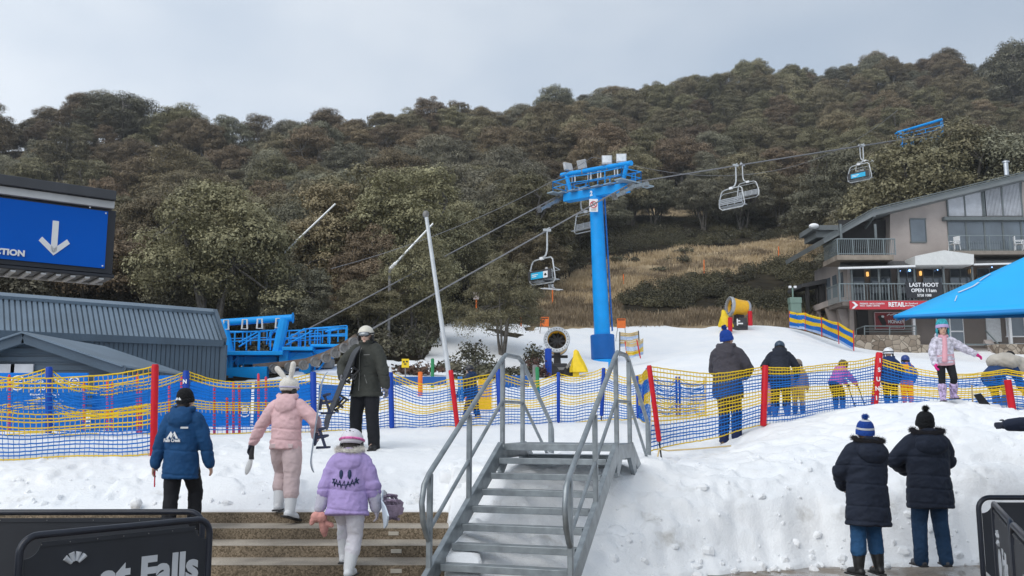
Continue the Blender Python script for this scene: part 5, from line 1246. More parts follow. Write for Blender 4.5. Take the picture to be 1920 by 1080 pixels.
def post(parent, px0, y0, px1, y1, D, rad, m_, stake=0, text=None, label=None, D1=None):
    t, b = at(px0, y0, D), at(px1, y1, D1 or D); m = MB(world=True); m.tube([b, b.lerp(t, .02), b.lerp(t, .98), t], [rad * .7, rad, rad, rad * .8], 14); o = m.build('post', m_, parent, label=label)
    if stake: m = MB(world=True); e = (b - t).normalized(); m.tube([b, b + e * stake], .012, 6); m.build('stake', RUB, o)
    if text:
        n = len(text)
        for i, c in enumerate(text):
            p = t.lerp(b, (i + .9) / (n + 1.0)); lettering(c, rad * 1.7, LETTER, plane_mat(p - V((0, rad + .003, 0)), (1, 0, 0), (t - b)), o, 'letter', .002, .004)
    return o
f1 = root('safety_fence', 'nearest blue and yellow safety net at the left with a red padded post', 'net fence', at(290, 865, 12.4))
net(f1, [P3(-260, 700, 872, 12.1, .10), P3(-60, 698, 870, 12.2, .13), P3(290, 688, 858, 12.4)], seed=1)
post(f1, 291, 683, 287, 880, 12.38, .047, PADR)
f2 = root('safety_fence', 'second blue and yellow net at the left strung between blue lettered posts', 'net fence', at(347, 812, 15))
net(f2, [P3(-120, 716, 815, 14.0, .1), P3(92, 690, 812, 14.0, .16), P3(230, 720, 814, 14.4, .05), P3(349, 697, 812, 15.2, .18), P3(587, 698, 808, 16.4, .10), P3(733, 700, 806, 17)], seed=2, rows=19)
post(f2, 92, 688, 91, 812, 13.97, .05, PADB); post(f2, 349, 695, 347, 812, 15.15, .052, PADB, text='NEIN'); post(f2, 587, 697, 589, 808, 16.35, .055, PADB); post(f2, 732, 698, 735, 803, 16.95, .05, PADB, stake=.12)
f3 = root('safety_fence', 'blue and yellow net running behind the metal stairs on thin blue posts', 'net fence', at(1047, 796, 18))
net(f3, [P3(735, 700, 806, 17, .14), P3(845, 712, 801, 17.2, .05), P3(935, 697, 798, 17.6, .16), P3(1047, 702, 795, 18, .10), P3(1131, 690, 788, 18.3, .10), P3(1197, 706, 785, 17.5, .0), P3(1219, 690, 800, 14.5)], seed=3, rows=19)
post(f3, 934, 692, 938, 772, 17.55, .055, PADB); post(f3, 1047, 698, 1047, 792, 17.95, .035, PADB, stake=.1); post(f3, 1132, 690, 1128, 780, 18.25, .04, PADB, stake=.1); post(f3, 1196, 705, 1198, 785, 17.45, .045, PADB)
post(f3, 845, 694, 858, 802, 17.0, .045, PADR)
post(f3, 1214, 690, 1202, 775, 16.0, .03, PADB, label='slanting thin blue post')
f4 = root('safety_fence', 'blue and yellow net across the snow mound with red leaning posts', 'net fence', at(1240, 865, 13))
net(f4, [P3(1220, 688, 846, 13, .09), P3(1433, 689, 797, 14.4, .06), P3(1643, 669, 768, 16, .16), P3(1890, 694, 772, 14.4, .08), P3(2080, 690, 775, 13.6, 0)], seed=4, rows=20)
post(f4, 1217, 685, 1236, 828, 12.97, .036, PADR, stake=.28); post(f4, 1435, 685, 1431, 799, 14.36, .05, PADR); post(f4, 1649, 661, 1639, 766, 15.92, .06, PADR, text='ISUNI'); post(f4, 1889, 712, 1900, 778, 14.3, .055, PADR)
m = MB(world=True); m.tube([at(1236, 842, 12.95), at(1252, 845, 13), at(1300, 842, 13.2), at(1370, 836, 13.8)], .012, 6); m.tube([at(1236, 842, 12.95), at(1231, 866, 12.9)], .012, 6); m.build('edge_rope', NBE, f4)
f5 = root('safety_fence', 'short inner net with dark posts behind the net on the mound', 'net fence', at(1275, 782, 19))
net(f5, [P3(1226, 706, 778, 18.5, .12), P3(1272, 708, 780, 19, .12), P3(1323, 710, 778, 19.4)], seed=5, rows=18)
for px in (1268, 1274, 1322): post(f5, px, 706, px + 1, 781, 18.95, .022, PADB if px != 1322 else NBE)
def banded(label, cells, D0, rows, mts, posts, pm, th=.02):
    """dense banded fence: tightly woven sheet with depth and ripples"""
    a = cells[0]; r = root('banded_fence', label, 'net fence', at(a[0], a[2], D0)); P = [P3(c[0], c[1], c[2], c[3], c[4] if len(c) > 4 else .05) for c in cells]
    net(r, P, rows=rows * 6, per_m=9, bands=mts, wide=th, slack=.03, seed=int(a[0]), mats=(NY, NB, NBE, mat('net_pale_blue', (.42, .55, .78), .7)))
    for px0, y0, px1, y1, D in posts: post(r, px0, y0, px1, y1, D, .025, pm)
banded('blue and yellow banded fence descending beside the lodge wall', [(1480, 585, 613, 54, .04), (1510, 588, 617, 53, .04), (1543, 597, 627, 51, .04), (1573, 606, 640, 49, .03), (1600, 622, 655, 47.5)], 52, 4, [0, 1, 1, 0, 0, 1, 1, 3], [(1480, 583, 1481, 615, 54), (1510, 586, 1510, 620, 53), (1540, 595, 1541, 632, 51), (1571, 604, 1573, 645, 49), (1600, 619, 1601, 658, 47.5)], PADR, .05)
banded('faded upper piece of net hanging on dark poles right of the tower', [(1162, 624, 650, 41, .06), (1198, 622, 648, 41)], 41, 3, [2, 3, 2, 3], [(1162, 622, 1162, 668, 41), (1197, 620, 1199, 650, 41)], DARK, .022)
banded('lower piece of blue and yellow net slung on red poles right of the tower', [(1173, 642, 672, 39, .05), (1196, 640, 668, 39, .03), (1206, 635, 664, 40)], 39, 3, [2, 3, 0, 3], [(1172, 640, 1176, 674, 39), (1194, 637, 1201, 672, 39)], PADR, .022)
# blue vinyl boards behind the left nets
BOARD = mat('board_blue', (.0, .16, .60), .6, var=.10, vscale=1.2, spec=.2); BOARDD = mat('board_navy', (.003, .09, .34), .6, var=.12, vscale=1.2)
def board(label, px0, y0, px1, y1, D, m_=None):
    r = root('vinyl_board', label, 'banner', at((px0 + px1) / 2, y1, D)); a, b = at(px0, y1, D), at(px1, y0, D); m = MB(world=True)
    m.bx(a.x, b.x, D, D + .05, a.z, b.z); m.build('panel', m_ or BOARD, r, bev=.01); return r
r = board('blue banner reading Falls Creek at your fingertips behind the left nets', -20, 699, 165, 815, 15.9)
write(r, 'Falls Creek\nat your\nfingertips!', 58, 727, 15.9, 10, LETTER, .006, 1.0, 'LEFT', line=.98); write(r, 'Download the app for\nlifts, weather and more', 60, 756, 15.9, 5, LETTER, .004, .95, 'LEFT')
def emblem(r, px, py, D, rad):
    m = MB(world=True); c = at(px, py, D - .015); k = rad * D / F
    m.tube([c + V((k * math.cos(t), 0, k * math.sin(t))) for t in np.linspace(0, 6.283, 29)[:-1]], .012, 5, closed=True)
    for i in (-1, 0, 1): m.bx(c.x - k * (.6 - .1 * abs(i)), c.x + k * (.6 - .1 * abs(i)), c.y - .004, c.y + .004, c.z + i * k * .4 - k * .1, c.z + i * k * .4 + k * .1)
    m.build('emblem', LETTER, r)
emblem(r, 33, 718, 15.9, 13); emblem(r, 139, 717, 15.9, 9)
r = board('long blue banner board between the second net and the shed', 168, 704, 345, 814, 16.1)
r = board('blue banner board with a round white emblem behind the middle nets', 352, 716, 471, 804, 17.7); emblem(r, 459, 771, 17.7, 10)
r = board('plain blue banner board behind the person in pink', 474, 714, 586, 804, 17.8)
r = board('blue curved mat standing behind the blue post near the man', 596, 722, 640, 770, 22, BOARDD)
for a in (('low navy padded mat on the snow behind the yellow sign', 736, 706, 842, 722, 25), ('low navy padded mat behind the stairs beside the skier', 938, 704, 992, 726, 23)): board(*a, BOARDD)
r = board('upright yellow padded panel behind the black helmeted skier', 896, 712, 922, 768, 20, mat('panel_yellow', (.75, .42, .02), .6)); board('upright orange panel at the back of the black helmeted skier', 872, 716, 889, 768, 20.2, ORG)
# thin red poles standing behind the nets
for i, (px, y0, y1, D) in enumerate(((16, 702, 832, 15.6), (156, 716, 830, 15.8), (200, 712, 828, 15.7), (209, 716, 829, 15.75), (256, 700, 828, 15.4), (262, 728, 826, 15.6), (316, 722, 822, 15.8), (339, 706, 815, 15.9), (400, 724, 822, 15.6), (424, 745, 822, 15.9), (436, 716, 823, 16.0), (447, 722, 823, 16.1), (483, 700, 790, 17.4), (497, 706, 780, 17.6), (545, 708, 800, 17.0))):
    pole('net_pole', ('thin red net pole standing among the nets left of the man' if px > 300 else 'thin red net pole behind the nearest left net'), px + 3, y0, y1, D, .024, mat('pole_red', (.60, .03, .07), .5), 'net pole', lean=-1.5, group='thin red net poles right of the staff jacket' if px > 300 else 'thin red net poles left of the staff jacket')

# ---------------------------------------------------------------- direction sign at the upper left
SGB = mat('sign_blue', (.0, .105, .55), .5, var=.06, vscale=2, spec=.15); NAVY = mat('sign_case_dark', (.018, .022, .032), .5)
A_, B_ = V((-3.28 - .79 * .8, 5.8 - .61 * .8, 0)), V((-2.785, 6.19, 0))
ed = (B_ - A_).normalized(); bk = V((-ed.y, ed.x, 0))
zc = at(203, 452, 6.2).z; h = .40
sgn = root('direction_sign', 'blue overhead sign with a white down arrow in a dark case', 'sign', (B_.x, B_.y, zc))
ang = math.atan2(ed.y, ed.x); Rz = Matrix.Rotation(ang, 3, 'Z')
def sbox(x0, x1, y0, y1, z0, z1, name, m_, parent=sgn, bev=.004):
    """x along the sign from its right end (negative left), y behind its face, z from its middle"""
    m = MB(world=True); c = V((B_.x, B_.y, zc)) + ed * ((x0 + x1) / 2) + bk * ((y0 + y1) / 2) + V((0, 0, (z0 + z1) / 2)); m.box(c, (abs(x1 - x0), abs(y1 - y0), abs(z1 - z0)), Rz); return m.build(name, m_, parent, bev=bev)
L_ = -2.2
sbox(L_, .02, .0, .16, -.235, .215, 'case', NAVY); pn = sbox(L_, -.035, -.012, -.002, -.20, .20, 'panel', SGB, bev=0)
sbox(L_, -.0, -.03, .2, .222, .275, 'trim', mat('trim_pale', (.52, .54, .56), .5)); sbox(L_, .0, -.06, .25, .278, .345, 'cap', mat('cap_dark', (.05, .055, .065), .5))
sbox(L_, .03, -.02, .28, -.262, -.24, 'ledge', NAVY); sbox(L_, .03, .285, .31, -.275, -.235, 'edge_strip', MATS['trim_pale'])
m = MB(world=True)
for k in range(24): c = V((B_.x, B_.y, zc - .272)) + ed * (-.05 - k * .09) + bk * .13; m.box(c, (.03, .28, .012), Rz)
m.build('soffit_rib', MATS['trim_pale'], sgn)
sm = Matrix.Translation(V((B_.x, B_.y, zc))) @ Matrix.Rotation(ang, 4, 'Z') @ Matrix.Rotation(R(90), 4, 'X')
def sgp(x, z, y=-.014): return V((B_.x, B_.y, zc + z)) + ed * x + bk * y
m = MB(world=True); cx, cz = -.36, -.025
def apoly(pts): m.prism([sgp(cx + x, cz + z, -.016) for x, z in pts], bk * .004)
w_ = .019; apoly([(-w_, .115), (w_, .115), (w_, -.0875), (0, -.105), (-w_, -.0875)])
apoly([(0, -.12), (.095, -.03), (.076, -.002), (0, -.072)]); apoly([(0, -.12), (0, -.072), (-.076, -.002), (-.095, -.03)]); m.build('arrow', LETTER, sgn)
t_ = lettering('DIRECTION', .054, LETTER, Matrix.Translation(sgp(-.53, -.155, -.0165)) @ Matrix.Rotation(ang, 4, 'Z') @ Matrix.Rotation(R(90), 4, 'X'), sgn, 'lettering', .002, .0025, 'RIGHT', 1.05)
m = MB(world=True)
for x, z in ((-.05, .185), (-.05, -.185), (-.155, .212), (-.74, .212), (-.79, -.185)): m.ball(sgp(x, z, -.016), .006, 8, 5)
m.build('screw', LETTER, sgn)
m = MB(world=True); m.tube([V((-4.1, 6.2, 0)), V((-4.1, 6.2, zc + .2))], .06, 10); m.build('post', NAVY, sgn)

# ---------------------------------------------------------------- black crowd barriers
BFR = mat('barrier_frame', (.016, .020, .032), .32, .1, var=.15); BPN = mat('barrier_panel', (.020, .024, .033), .55, var=.2, vscale=2, bump=.1, bscale=8)
def barrier(label, a, b, h=.95, clip=True):
    a, b = V(a), V(b); L = (b - a).length; ang = math.atan2(b.y - a.y, b.x - a.x); r = root('crowd_barrier', label, 'barrier', a, ang)
    m = MB(); R0 = .11; pts = []
    for cx, cz, t0 in ((L - R0, h - R0, 90), (L - R0, .15 + R0, 0), (R0, .15 + R0, -90), (R0, h - R0, -180)):
        for k in range(7): t = R(t0 - k * 15); pts.append((cx + R0 * math.cos(t), 0, cz + R0 * math.sin(t)))
    m.tube(pts, .024, 12, closed=True); m.build('frame', BFR, r)
    m = MB(); q = .10; x0, x1, z0, z1 = .03, L - .03, .18, h - .045
    # panel with scooped corners
    P = [(x0 + q, -.004, z0), (x1 - q, -.004, z0), (x1, -.004, z0 + q)]
    for k in range(7): t = R(-90 - k * 15); P.append((x1 + q * .0 + q * math.cos(t), -.004, z1 + q * math.sin(t)) if False else (x1 - q * math.sin(R(15 * k)) , -.004, z1 - q * math.cos(R(15 * k))))
    for k in range(7): P.append((x0 + q * math.cos(R(15 * k)), -.004, z1 - q * math.sin(R(15 * k))))
    P += [(x0, -.004, z0 + q)]
    m.prism(P, (0, .008, 0)); m.build('panel', BPN, r)
    m = MB(); m.bx(x0 + q, x1 - q, -.012, -.0045, z1 - .03, z1 - .002); m.build('hem', BPN, r)
    m = MB(); 
    for k in range(7): m.ball((x0 + q + (x1 - x0 - 2 * q) * k / 6, -.013, z1 - .016), .004, 6, 4)
    m.build('eyelet', GREYM, r)
    for x in (.12, L - .12): m = MB(); m.beam((x, -.25, .02), (x, .25, .02), .05, .02); m.beam((x, 0, .02), (x, 0, .16), .03, .03); m.build('foot', BFR, r)
    return r, a, ang, L
def bwrite(bar, txt, x, z, size, xs=1, bold=.004, m_=None):
    r, a, ang, L = bar; M = Matrix.Translation(a) @ Matrix.Rotation(ang, 4, 'Z') @ Matrix.Translation((x, -.0065, z)) @ Matrix.Rotation(R(90), 4, 'X')
    return lettering(txt, size, m_ or MATS['barrier_letter'], M, r, 'lettering', .002, bold, 'CENTER', xs)
mat('barrier_letter', (.55, .58, .62), .6, var=.1)
b1 = barrier('black barrier at lower left lettered at Falls, slanting towards the viewer', (-3.15, 5.98, 0), (-2.29, 7.06, 0))
r, a, ang, L = b1
bwrite(b1, 'at Falls', L - .46, .612, .285, .95, .011)
m = MB(); M = Matrix.Translation((.36, -.008, .73))
for t in (-50, -18, 14, 46): v_ = V((math.sin(R(t)), 0, math.cos(R(t)))); m.tube([M @ (v_ * .03), M @ (v_ * .09)], [.012, .02], 8)
m.build('leaf_mark', MATS['barrier_letter'], r)
b2 = barrier('black barrier standing behind the lettered one at lower left', (-4.9, 7.35, 0), (-2.46, 7.4, 0), h=.965)
b3 = barrier('black barrier whose rounded end shows at the left edge', (-4.2, 5.5, 0), (-3.22, 5.78, 0), h=.90)
b4 = barrier('black barrier facing the viewer at lower right with round emblem lettering', (4.42, 8.8, 0), (6.7, 8.75, 0), h=.96)
bwrite(b4, 'W D', .60, .76, .15, 1, .005)
b5 = barrier('black barrier at lower right running towards the viewer', (4.33, 8.35, 0), (3.62, 6.75, 0))
bwrite(b5, 'Falls', .95, .52, .30, 1.0, .008); m = MB(); m.lathe([(.15, -.002), (.15, .002)], 28, Matrix.Translation((.42, -.0075, .45)) @ Matrix.Rotation(R(90), 4, 'X')); m.build('emblem', MATS['barrier_letter'], b5[0])
m = MB(); M = Matrix.Translation((.42, -.008, .68))
for t in (-120, -60, 0, 60, 120): v_ = V((math.sin(R(t)), 0, math.cos(R(t)))); m.tube([M @ (v_ * .03), M @ (v_ * .075)], [.012, .018], 8)
m.build('leaf_mark', MATS['barrier_letter'], b5[0])
b6 = barrier('nearest black barrier at the lower right corner', (3.60, 6.70, 0), (2.9, 5.1, 0)); bwrite(b6, 'at Falls', .8, .6, .28, 1, .008)

# ---------------------------------------------------------------- blue parasol
UMB = mat('parasol_fabric', (.005, .40, .84), .55, var=.05, vscale=2, bump=.2, bscale=5, bdist=.01); UMV = mat('parasol_valance', (.005, .22, .60), .6, var=.05)
c0 = V((2.96, 7.0, at(1680, 592, 7).z)); fe = V((.907, -.42, 0)); le = V((.42, .907, 0)); S = 2.7
hip = (fe + le).normalized(); cen = c0 + hip * (S / 2 ** .5); apz = c0.z + .394 * S / 2 ** .5
C4 = [c0, c0 + fe * S + V((0, 0, .03)), c0 + (fe + le) * S + V((0, 0, .22)), c0 + le * S + V((0, 0, .265))]
apx = V((cen.x, cen.y, apz))
um = root('parasol', 'large bright blue square parasol reaching in from the right edge', 'parasol', (cen.x, cen.y, 0))
m = MB(world=True); vl = MB(world=True); NN = 12
for i in range(4):
    a, b = C4[i], C4[(i + 1) % 4]; g0 = len(m.v); rows = []
    for t in range(NN + 1):
        f = t / NN
        for s_ in range(NN + 1):
            k = s_ / NN; e = a.lerp(b, k); p = e.lerp(apx, f); p.z -= .10 * 4 * k * (1 - k) * (1 - f) * f + .05 * f * (1 - f); rows.append(p)
    fs = [(t * (NN + 1) + s_, t * (NN + 1) + s_ + 1, (t + 1) * (NN + 1) + s_ + 1, (t + 1) * (NN + 1) + s_) for t in range(NN) for s_ in range(NN)]
    m.add(rows, fs)
    vs_ = []
    for s_ in range(NN + 1): k = s_ / NN; e = a.lerp(b, k); d_ = .02 + .02 * min(1, 4 * min(k, 1 - k)); vs_ += [e, e - V((0, 0, d_)) + (apx - e).normalized() * .0 ]
    vl.add(vs_, [(2 * s_, 2 * s_ + 1, 2 * s_ + 3, 2 * s_ + 2) for s_ in range(NN)])
o = m.build('canopy', UMB, um, smooth=30); sol = o.modifiers.new('thickness', 'SOLIDIFY'); sol.thickness = .004
o = vl.build('valance', UMV, um, smooth=30); sol = o.modifiers.new('thickness', 'SOLIDIFY'); sol.thickness = .004
m = MB(world=True); m.tube([V((cen.x, cen.y, 0)), apx + V((0, 0, .08))], .03, 12); m.build('pole', WHITE, um)
for p in C4: m = MB(world=True); m.beam(apx - V((0, 0, .07)), p.lerp(apx, .02) - V((0, 0, .04)) , .018, .025); m.build('rib', UMV, um)
m = MB(world=True); m.bx(cen.x - .35, cen.x + .35, cen.y - .35, cen.y + .35, .004, .09); m.build('base', RUB, um, bev=.01)
# thin pale streaks laid on the front panel
m = MB(world=True); nf = (C4[1] - C4[0]).cross(apx - C4[0]).normalized(); nf = nf if nf.y < 0 else -nf
def ump(k, f): e = C4[0].lerp(C4[1], k); p = e.lerp(apx, f); p.z -= .10 * 4 * k * (1 - k) * (1 - f) * f + .05 * f * (1 - f); return p + nf * .006
def streak(pts, w):
    m = MB(world=True)
    for (k0, f0), (k1, f1) in zip(pts[:-1], pts[1:]): m.beam(ump(k0, f0), ump(k1, f1), w, .003, up=nf)
    m.build('pale_streak', mat('streak_white', (.5, .62, .75), .6), um)
streak([(.05, .28), (.055, .32), (.06, .36), (.05, .41)], .014); streak([(.04, .43), (.03, .47), (.02, .52)], .010); streak([(.1, .16), (.085, .2), (.07, .235)], .008)
# ---------------------------------------------------------------- people
def loft(m, secs, n=20):
    """secs: (centre, rx, ry, xaxis, yaxis) closed tube with caps"""
    vs = []; k = len(secs)
    for c, rx, ry, x, y in secs:
        for j in range(n): a = 2 * math.pi * j / n; vs.append(c + x * (rx * math.cos(a)) + y * (ry * math.sin(a)))
    fs = [(i * n + j, i * n + (j + 1) % n, (i + 1) * n + (j + 1) % n, (i + 1) * n + j) for i in range(k - 1) for j in range(n)]
    fs += [tuple(range(n - 1, -1, -1)), tuple((k - 1) * n + j for j in range(n))]; m.add(vs, fs)
def limb(m, pts, rad, n=14):
    P = [V(p) for p in pts]; m.tube(P, rad, n); m.ball(P[0], rad[0] * .98, n, 8); m.ball(P[-1], rad[-1] * .98, n, 8)
    for p, r in zip(P[1:-1], rad[1:-1]): m.ball(p, r * .995, n, 8)
_tmpm = None
def solid(m, name, mats, parent, voxel=.012, smooth=4, wr=0, ws=9, flat_z=None, seed=0, stretch=(1, 1, .45), seams=()):
    """weld overlapping closed pieces into one continuous surface and add cloth folds"""
    me = m.mesh('t', [], None, 0); o = bpy.data.objects.new('t', me); col.objects.link(o)
    r = o.modifiers.new('r', 'REMESH'); r.mode = 'VOXEL'; r.voxel_size = voxel; r.adaptivity = 0
    s = o.modifiers.new('s', 'SMOOTH'); s.factor = .5; s.iterations = smooth
    dg = bpy.context.evaluated_depsgraph_get(); out = bpy.data.meshes.new_from_object(o.evaluated_get(dg)); bpy.data.objects.remove(o); bpy.data.meshes.remove(me)
    out.name = name; n = len(out.vertices)
    if (wr or flat_z is not None) and n:
        co = np.empty(n * 3, np.float32); out.vertices.foreach_get('co', co); no = np.empty(n * 3, np.float32); out.vertices.foreach_get('normal', no); co = co.reshape(-1, 3); no = no.reshape(-1, 3)
        if wr:
            q = co * np.array([ws * stretch[0], ws * stretch[1], ws / stretch[2]])
            a = fbm(q[:, 0] + q[:, 1] * .6 + seed * 13.1, q[:, 2] * .55 + q[:, 1] * .5 + 7, 3, .55)
            a = (1 - np.abs(a) * 2.2); co = co + no * (np.clip(a, -1, 1) * wr * .55)[:, None]
            for z0 in seams: co = co - no * (.008 * np.exp(-((co[:, 2] - z0 + .01 * np.sin(co[:, 0] * 9)) / .010) ** 2))[:, None]
        if flat_z is not None: co[:, 2] = np.maximum(co[:, 2], flat_z)
        out.vertices.foreach_set('co', np.ascontiguousarray(co, np.float32).ravel()); out.update()
    out.polygons.foreach_set('use_smooth', np.ones(len(out.polygons), bool))
    for q in (mats if isinstance(mats, list) else [mats]): out.materials.append(q)
    ob = bpy.data.objects.new(name, out); link(ob, parent); return ob
def ik(a, b, l1, l2, pole):
    d = b - a; L = min(d.length, (l1 + l2) * .998); u_ = d.normalized(); b = a + u_ * L
    x = (l1 * l1 - l2 * l2 + L * L) / (2 * L); h = math.sqrt(max(0, l1 * l1 - x * x)); p = V(pole); p = (p - u_ * p.dot(u_)); p = p.normalized() if p.length > 1e-6 else V((0, 1, 0))
    return a + u_ * x + p * h, b
def rotv(v, ax, deg): return Matrix.Rotation(R(deg), 3, ax) @ V(v)
SKIN = mat('skin', (.52, .32, .235), .55, var=.10, vscale=14); SKINP = mat('skin_light', (.62, .42, .33), .55, var=.10, vscale=14)
HAIRD = mat('dark_hair', (.025, .018, .014), .6, var=.3, vscale=30); EYEM = mat('eye_dark', (.02, .015, .012), .2); LIPM = mat('lips', (.38, .16, .14), .5)
BEARD = mat('grey_beard', (.30, .26, .23), .8, var=.3, vscale=40)

def hand(m, w, d, palm, side, s, curl=35):
    """five fingers: w wrist, d pointing direction, palm normal, side = thumb side"""
    d = V(d).normalized(); palm = V(palm); palm = (palm - d * palm.dot(d)).normalized(); t = V(side); t = (t - d * t.dot(d) - palm * t.dot(palm)).normalized()
    M = Matrix((t, palm, d)).transposed(); c = w + d * .055 * s; m.ball(c, (.042 * s, .018 * s, .05 * s), 12, 8, M=M); limb(m, [w - d * .02 * s, c], [.028 * s, .03 * s], 10)
    ax = d.cross(palm)
    for i, (o, L) in enumerate(((.030, .068), (.011, .078), (-.009, .072), (-.028, .056))):
        b = c + t * o * s + d * .035 * s; d1 = (d * math.cos(R(curl * .4)) + palm * math.sin(R(curl * .4))).normalized(); d2 = (d * math.cos(R(curl * 1.3)) + palm * math.sin(R(curl * 1.3))).normalized()
        p1 = b + d1 * L * .5 * s; limb(m, [b, p1, p1 + d2 * L * .5 * s], [.0105 * s, .0098 * s, .0085 * s], 8)
    b = c + t * .032 * s - d * .02 * s; e = (t * .75 + d * .6 + palm * .3).normalized(); limb(m, [b, b + e * .035 * s, b + (e * .035 + (d * .9 + palm * .35) * .03) * s], [.014 * s, .012 * s, .010 * s], 8)

def person(label, loc, H, yaw=0, lean=0, side=0, pelvis=(0, 0, 0), feet=((-.11, 0), (.11, 0)), footz=(0, 0), toes=(8, -8), hands=None, elbow=None, head=(0, 0, 0), headk=1.0, kid=False,
           jacket=None, hem=.80, bulk=1.0, flare=1.0, hood='down', hoodm=None, cuffm=None, trousers=None, tbulk=1.0, boots=None, boot_h=.10, boot_r=1.0, glove=None, skin=None, hat=None, hatm=None, trim=None,
           goggles=None, fur=None, hair=None, front=False, beard=False, vox=.013, wr=.012, scarf=None, twist=0, pitch_toe=(0, 0), gait=None, hood_big=False):
    """stands facing local +y; all lengths below for a figure of 1.75 m scaled to H"""
    s = H / 1.75; skin = skin or SKIN; r = root('person', label, 'person', loc, yaw); up = V((0, 0, 1))
    if kid: headk *= 1.22
    S = lambda *a: V(a) * s
    leg = .90 if not kid else .84
    P = S(pelvis[0], pelvis[1], leg + .03 + pelvis[2])
    d = rotv(rotv((0, 0, 1), 'X', -lean), 'Y', side); xa = rotv((1, 0, 0), 'Y', side); fw = xa.cross(d) * -1; fw = d.cross(xa)
    tor = .54 if not kid else .50
    N = P + d * tor * s; C = P + d * tor * .64 * s
    xs = Matrix.Rotation(R(twist), 3, d) @ xa; fs = Matrix.Rotation(R(twist), 3, d) @ fw
    sw = .175 if not kid else .155
    SH = [N - d * .075 * s + xs * (i * sw * s) for i in (-1, 1)]
    HP = [P + xa * (i * .09 * s) - d * .02 * s for i in (-1, 1)]
    L1 = (leg - .08) * .5
    AN = [S(f[0], f[1], .085 + footz[i]) for i, f in enumerate(feet)]
    KN = []
    for i in (0, 1):
        k, a = ik(HP[i], AN[i], L1 * s * 1.01, L1 * s * 1.02, fw + xa * (-.1 + .2 * i)); KN.append(k); AN[i] = a
    hands = hands or ((-.25, .06, .83), (.25, .06, .83)); elbow = elbow or ((-.6, -.6, 0), (.6, -.6, 0))
    EL, WR = [], []
    for i in (0, 1):
        e, w_ = ik(SH[i], S(*hands[i]), .29 * s, .255 * s, V(elbow[i])); EL.append(e); WR.append(w_)
    hr = Matrix.Rotation(R(head[0]), 3, 'Z') @ Matrix.Rotation(R(-head[1] - lean * .35), 3, 'X') @ Matrix.Rotation(R(head[2]), 3, 'Y')
    hk = s * headk; HC = N + d * .035 * s + hr @ V((0, .018, .115)) * hk
    def hp(x, y, z): return HC + hr @ (V((x, y, z)) * hk)
    # body: one continuous surface
    m = MB(); m.ball(hp(0, -.008, .025), (.076 * hk, .094 * hk, .092 * hk), 18, 12, M=hr); m.ball(hp(0, .022, -.045), (.058 * hk, .064 * hk, .07 * hk), 16, 10, M=hr)
    m.ball(hp(0, .098, -.018), (.013 * hk, .018 * hk, .02 * hk), 10, 6, M=hr); m.ball(hp(0, .082, -.093), (.025 * hk, .02 * hk, .018 * hk), 10, 6, M=hr)
    for i in (-1, 1): m.ball(hp(i * .078, -.005, -.01), (.012 * hk, .02 * hk, .032 * hk), 10, 6, M=hr)
    limb(m, [N - d * .06 * s, hp(0, -.02, -.05)], [.058 * s, .05 * hk], 12)
    loft(m, [(P - d * .1 * s, .10 * s, .08 * s, xa, fw), (P, .15 * s, .105 * s, xa, fw), (P + d * .16 * s, .13 * s, .09 * s, xa, fw), (C, .155 * s, .10 * s, xs, fs), (N - d * .05 * s, .13 * s, .075 * s, xs, fs), (N, .06 * s, .055 * s, xs, fs)])
    for i in (0, 1):
        limb(m, [SH[i], EL[i], WR[i]], [.055 * s, .042 * s, .03 * s], 10); limb(m, [HP[i], KN[i], AN[i]], [.08 * s, .055 * s, .04 * s], 10); limb(m, [AN[i], AN[i] + V((0, .1, -.04)) * s], [.035 * s, .03 * s], 8)
        ad = (WR[i] - EL[i]).normalized()
        if glove is None: hand(m, WR[i], ad, -xs * (-1 + 2 * i) , fs, s)
    body = solid(m, 'body', skin, r, .011 * max(.75, s), 2)
    if front or beard:
        for i in (-1, 1): e = MB(); e.ball(hp(i * .031, .083, .012), (.010 * hk, .006 * hk, .006 * hk), 10, 6, M=hr); e.build('eye', EYEM, r)
        e = MB(); e.ball(hp(0, .083, -.062), (.021 * hk, .008 * hk, .006 * hk), 10, 6, M=hr); e.build('mouth', LIPM, r)
        for i in (-1, 1): e = MB(); e.ball(hp(i * .032, .086, .030), (.017 * hk, .006 * hk, .004 * hk), 10, 6, M=hr); e.build('eyebrow', HAIRD, r)
    if beard: m = MB(); m.ball(hp(0, .045, -.085), (.062 * hk, .05 * hk, .045 * hk), 14, 8, M=hr); solid(m, 'beard', BEARD, r, .01, 1, .006, 60)
    # gloves
    if glove is not None:
        for i in (0, 1):
            m = MB(); ad = (WR[i] - EL[i]).normalized(); hand(m, WR[i], ad, -xs * (-1 + 2 * i), fs, s * 1.14, 45); limb(m, [WR[i] - ad * .05 * s, WR[i] + ad * .03 * s], [.048 * s, .042 * s], 12); solid(m, 'glove', glove, r, .0075 * max(.8, s), 2)
    # trousers
    b = bulk; tb = tbulk
    m = MB(); loft(m, [(P - d * .10 * s, .14 * s * min(tb, 1.12), .10 * s * min(tb, 1.12), xa, fw), (P - d * .02 * s, .160 * s, .112 * s, xa, fw), (P + d * .12 * s, .14 * s, .098 * s, xa, fw)])
    bh = boot_h
    for i in (0, 1):
        lo = AN[i].lerp(KN[i], max(0, min(.5, (bh - .085) / .42))) if bh > .14 else AN[i] + V((0, 0, -.035)) * s
        limb(m, [HP[i] + d * .01 * s, HP[i].lerp(KN[i], .5), KN[i], KN[i].lerp(lo, .5), lo], [.105 * s * min(tb, 1.1), .092 * s * tb, .076 * s * tb, .072 * s * tb, .068 * s * tb * (1 + .1 * (bh > .14))], 14)
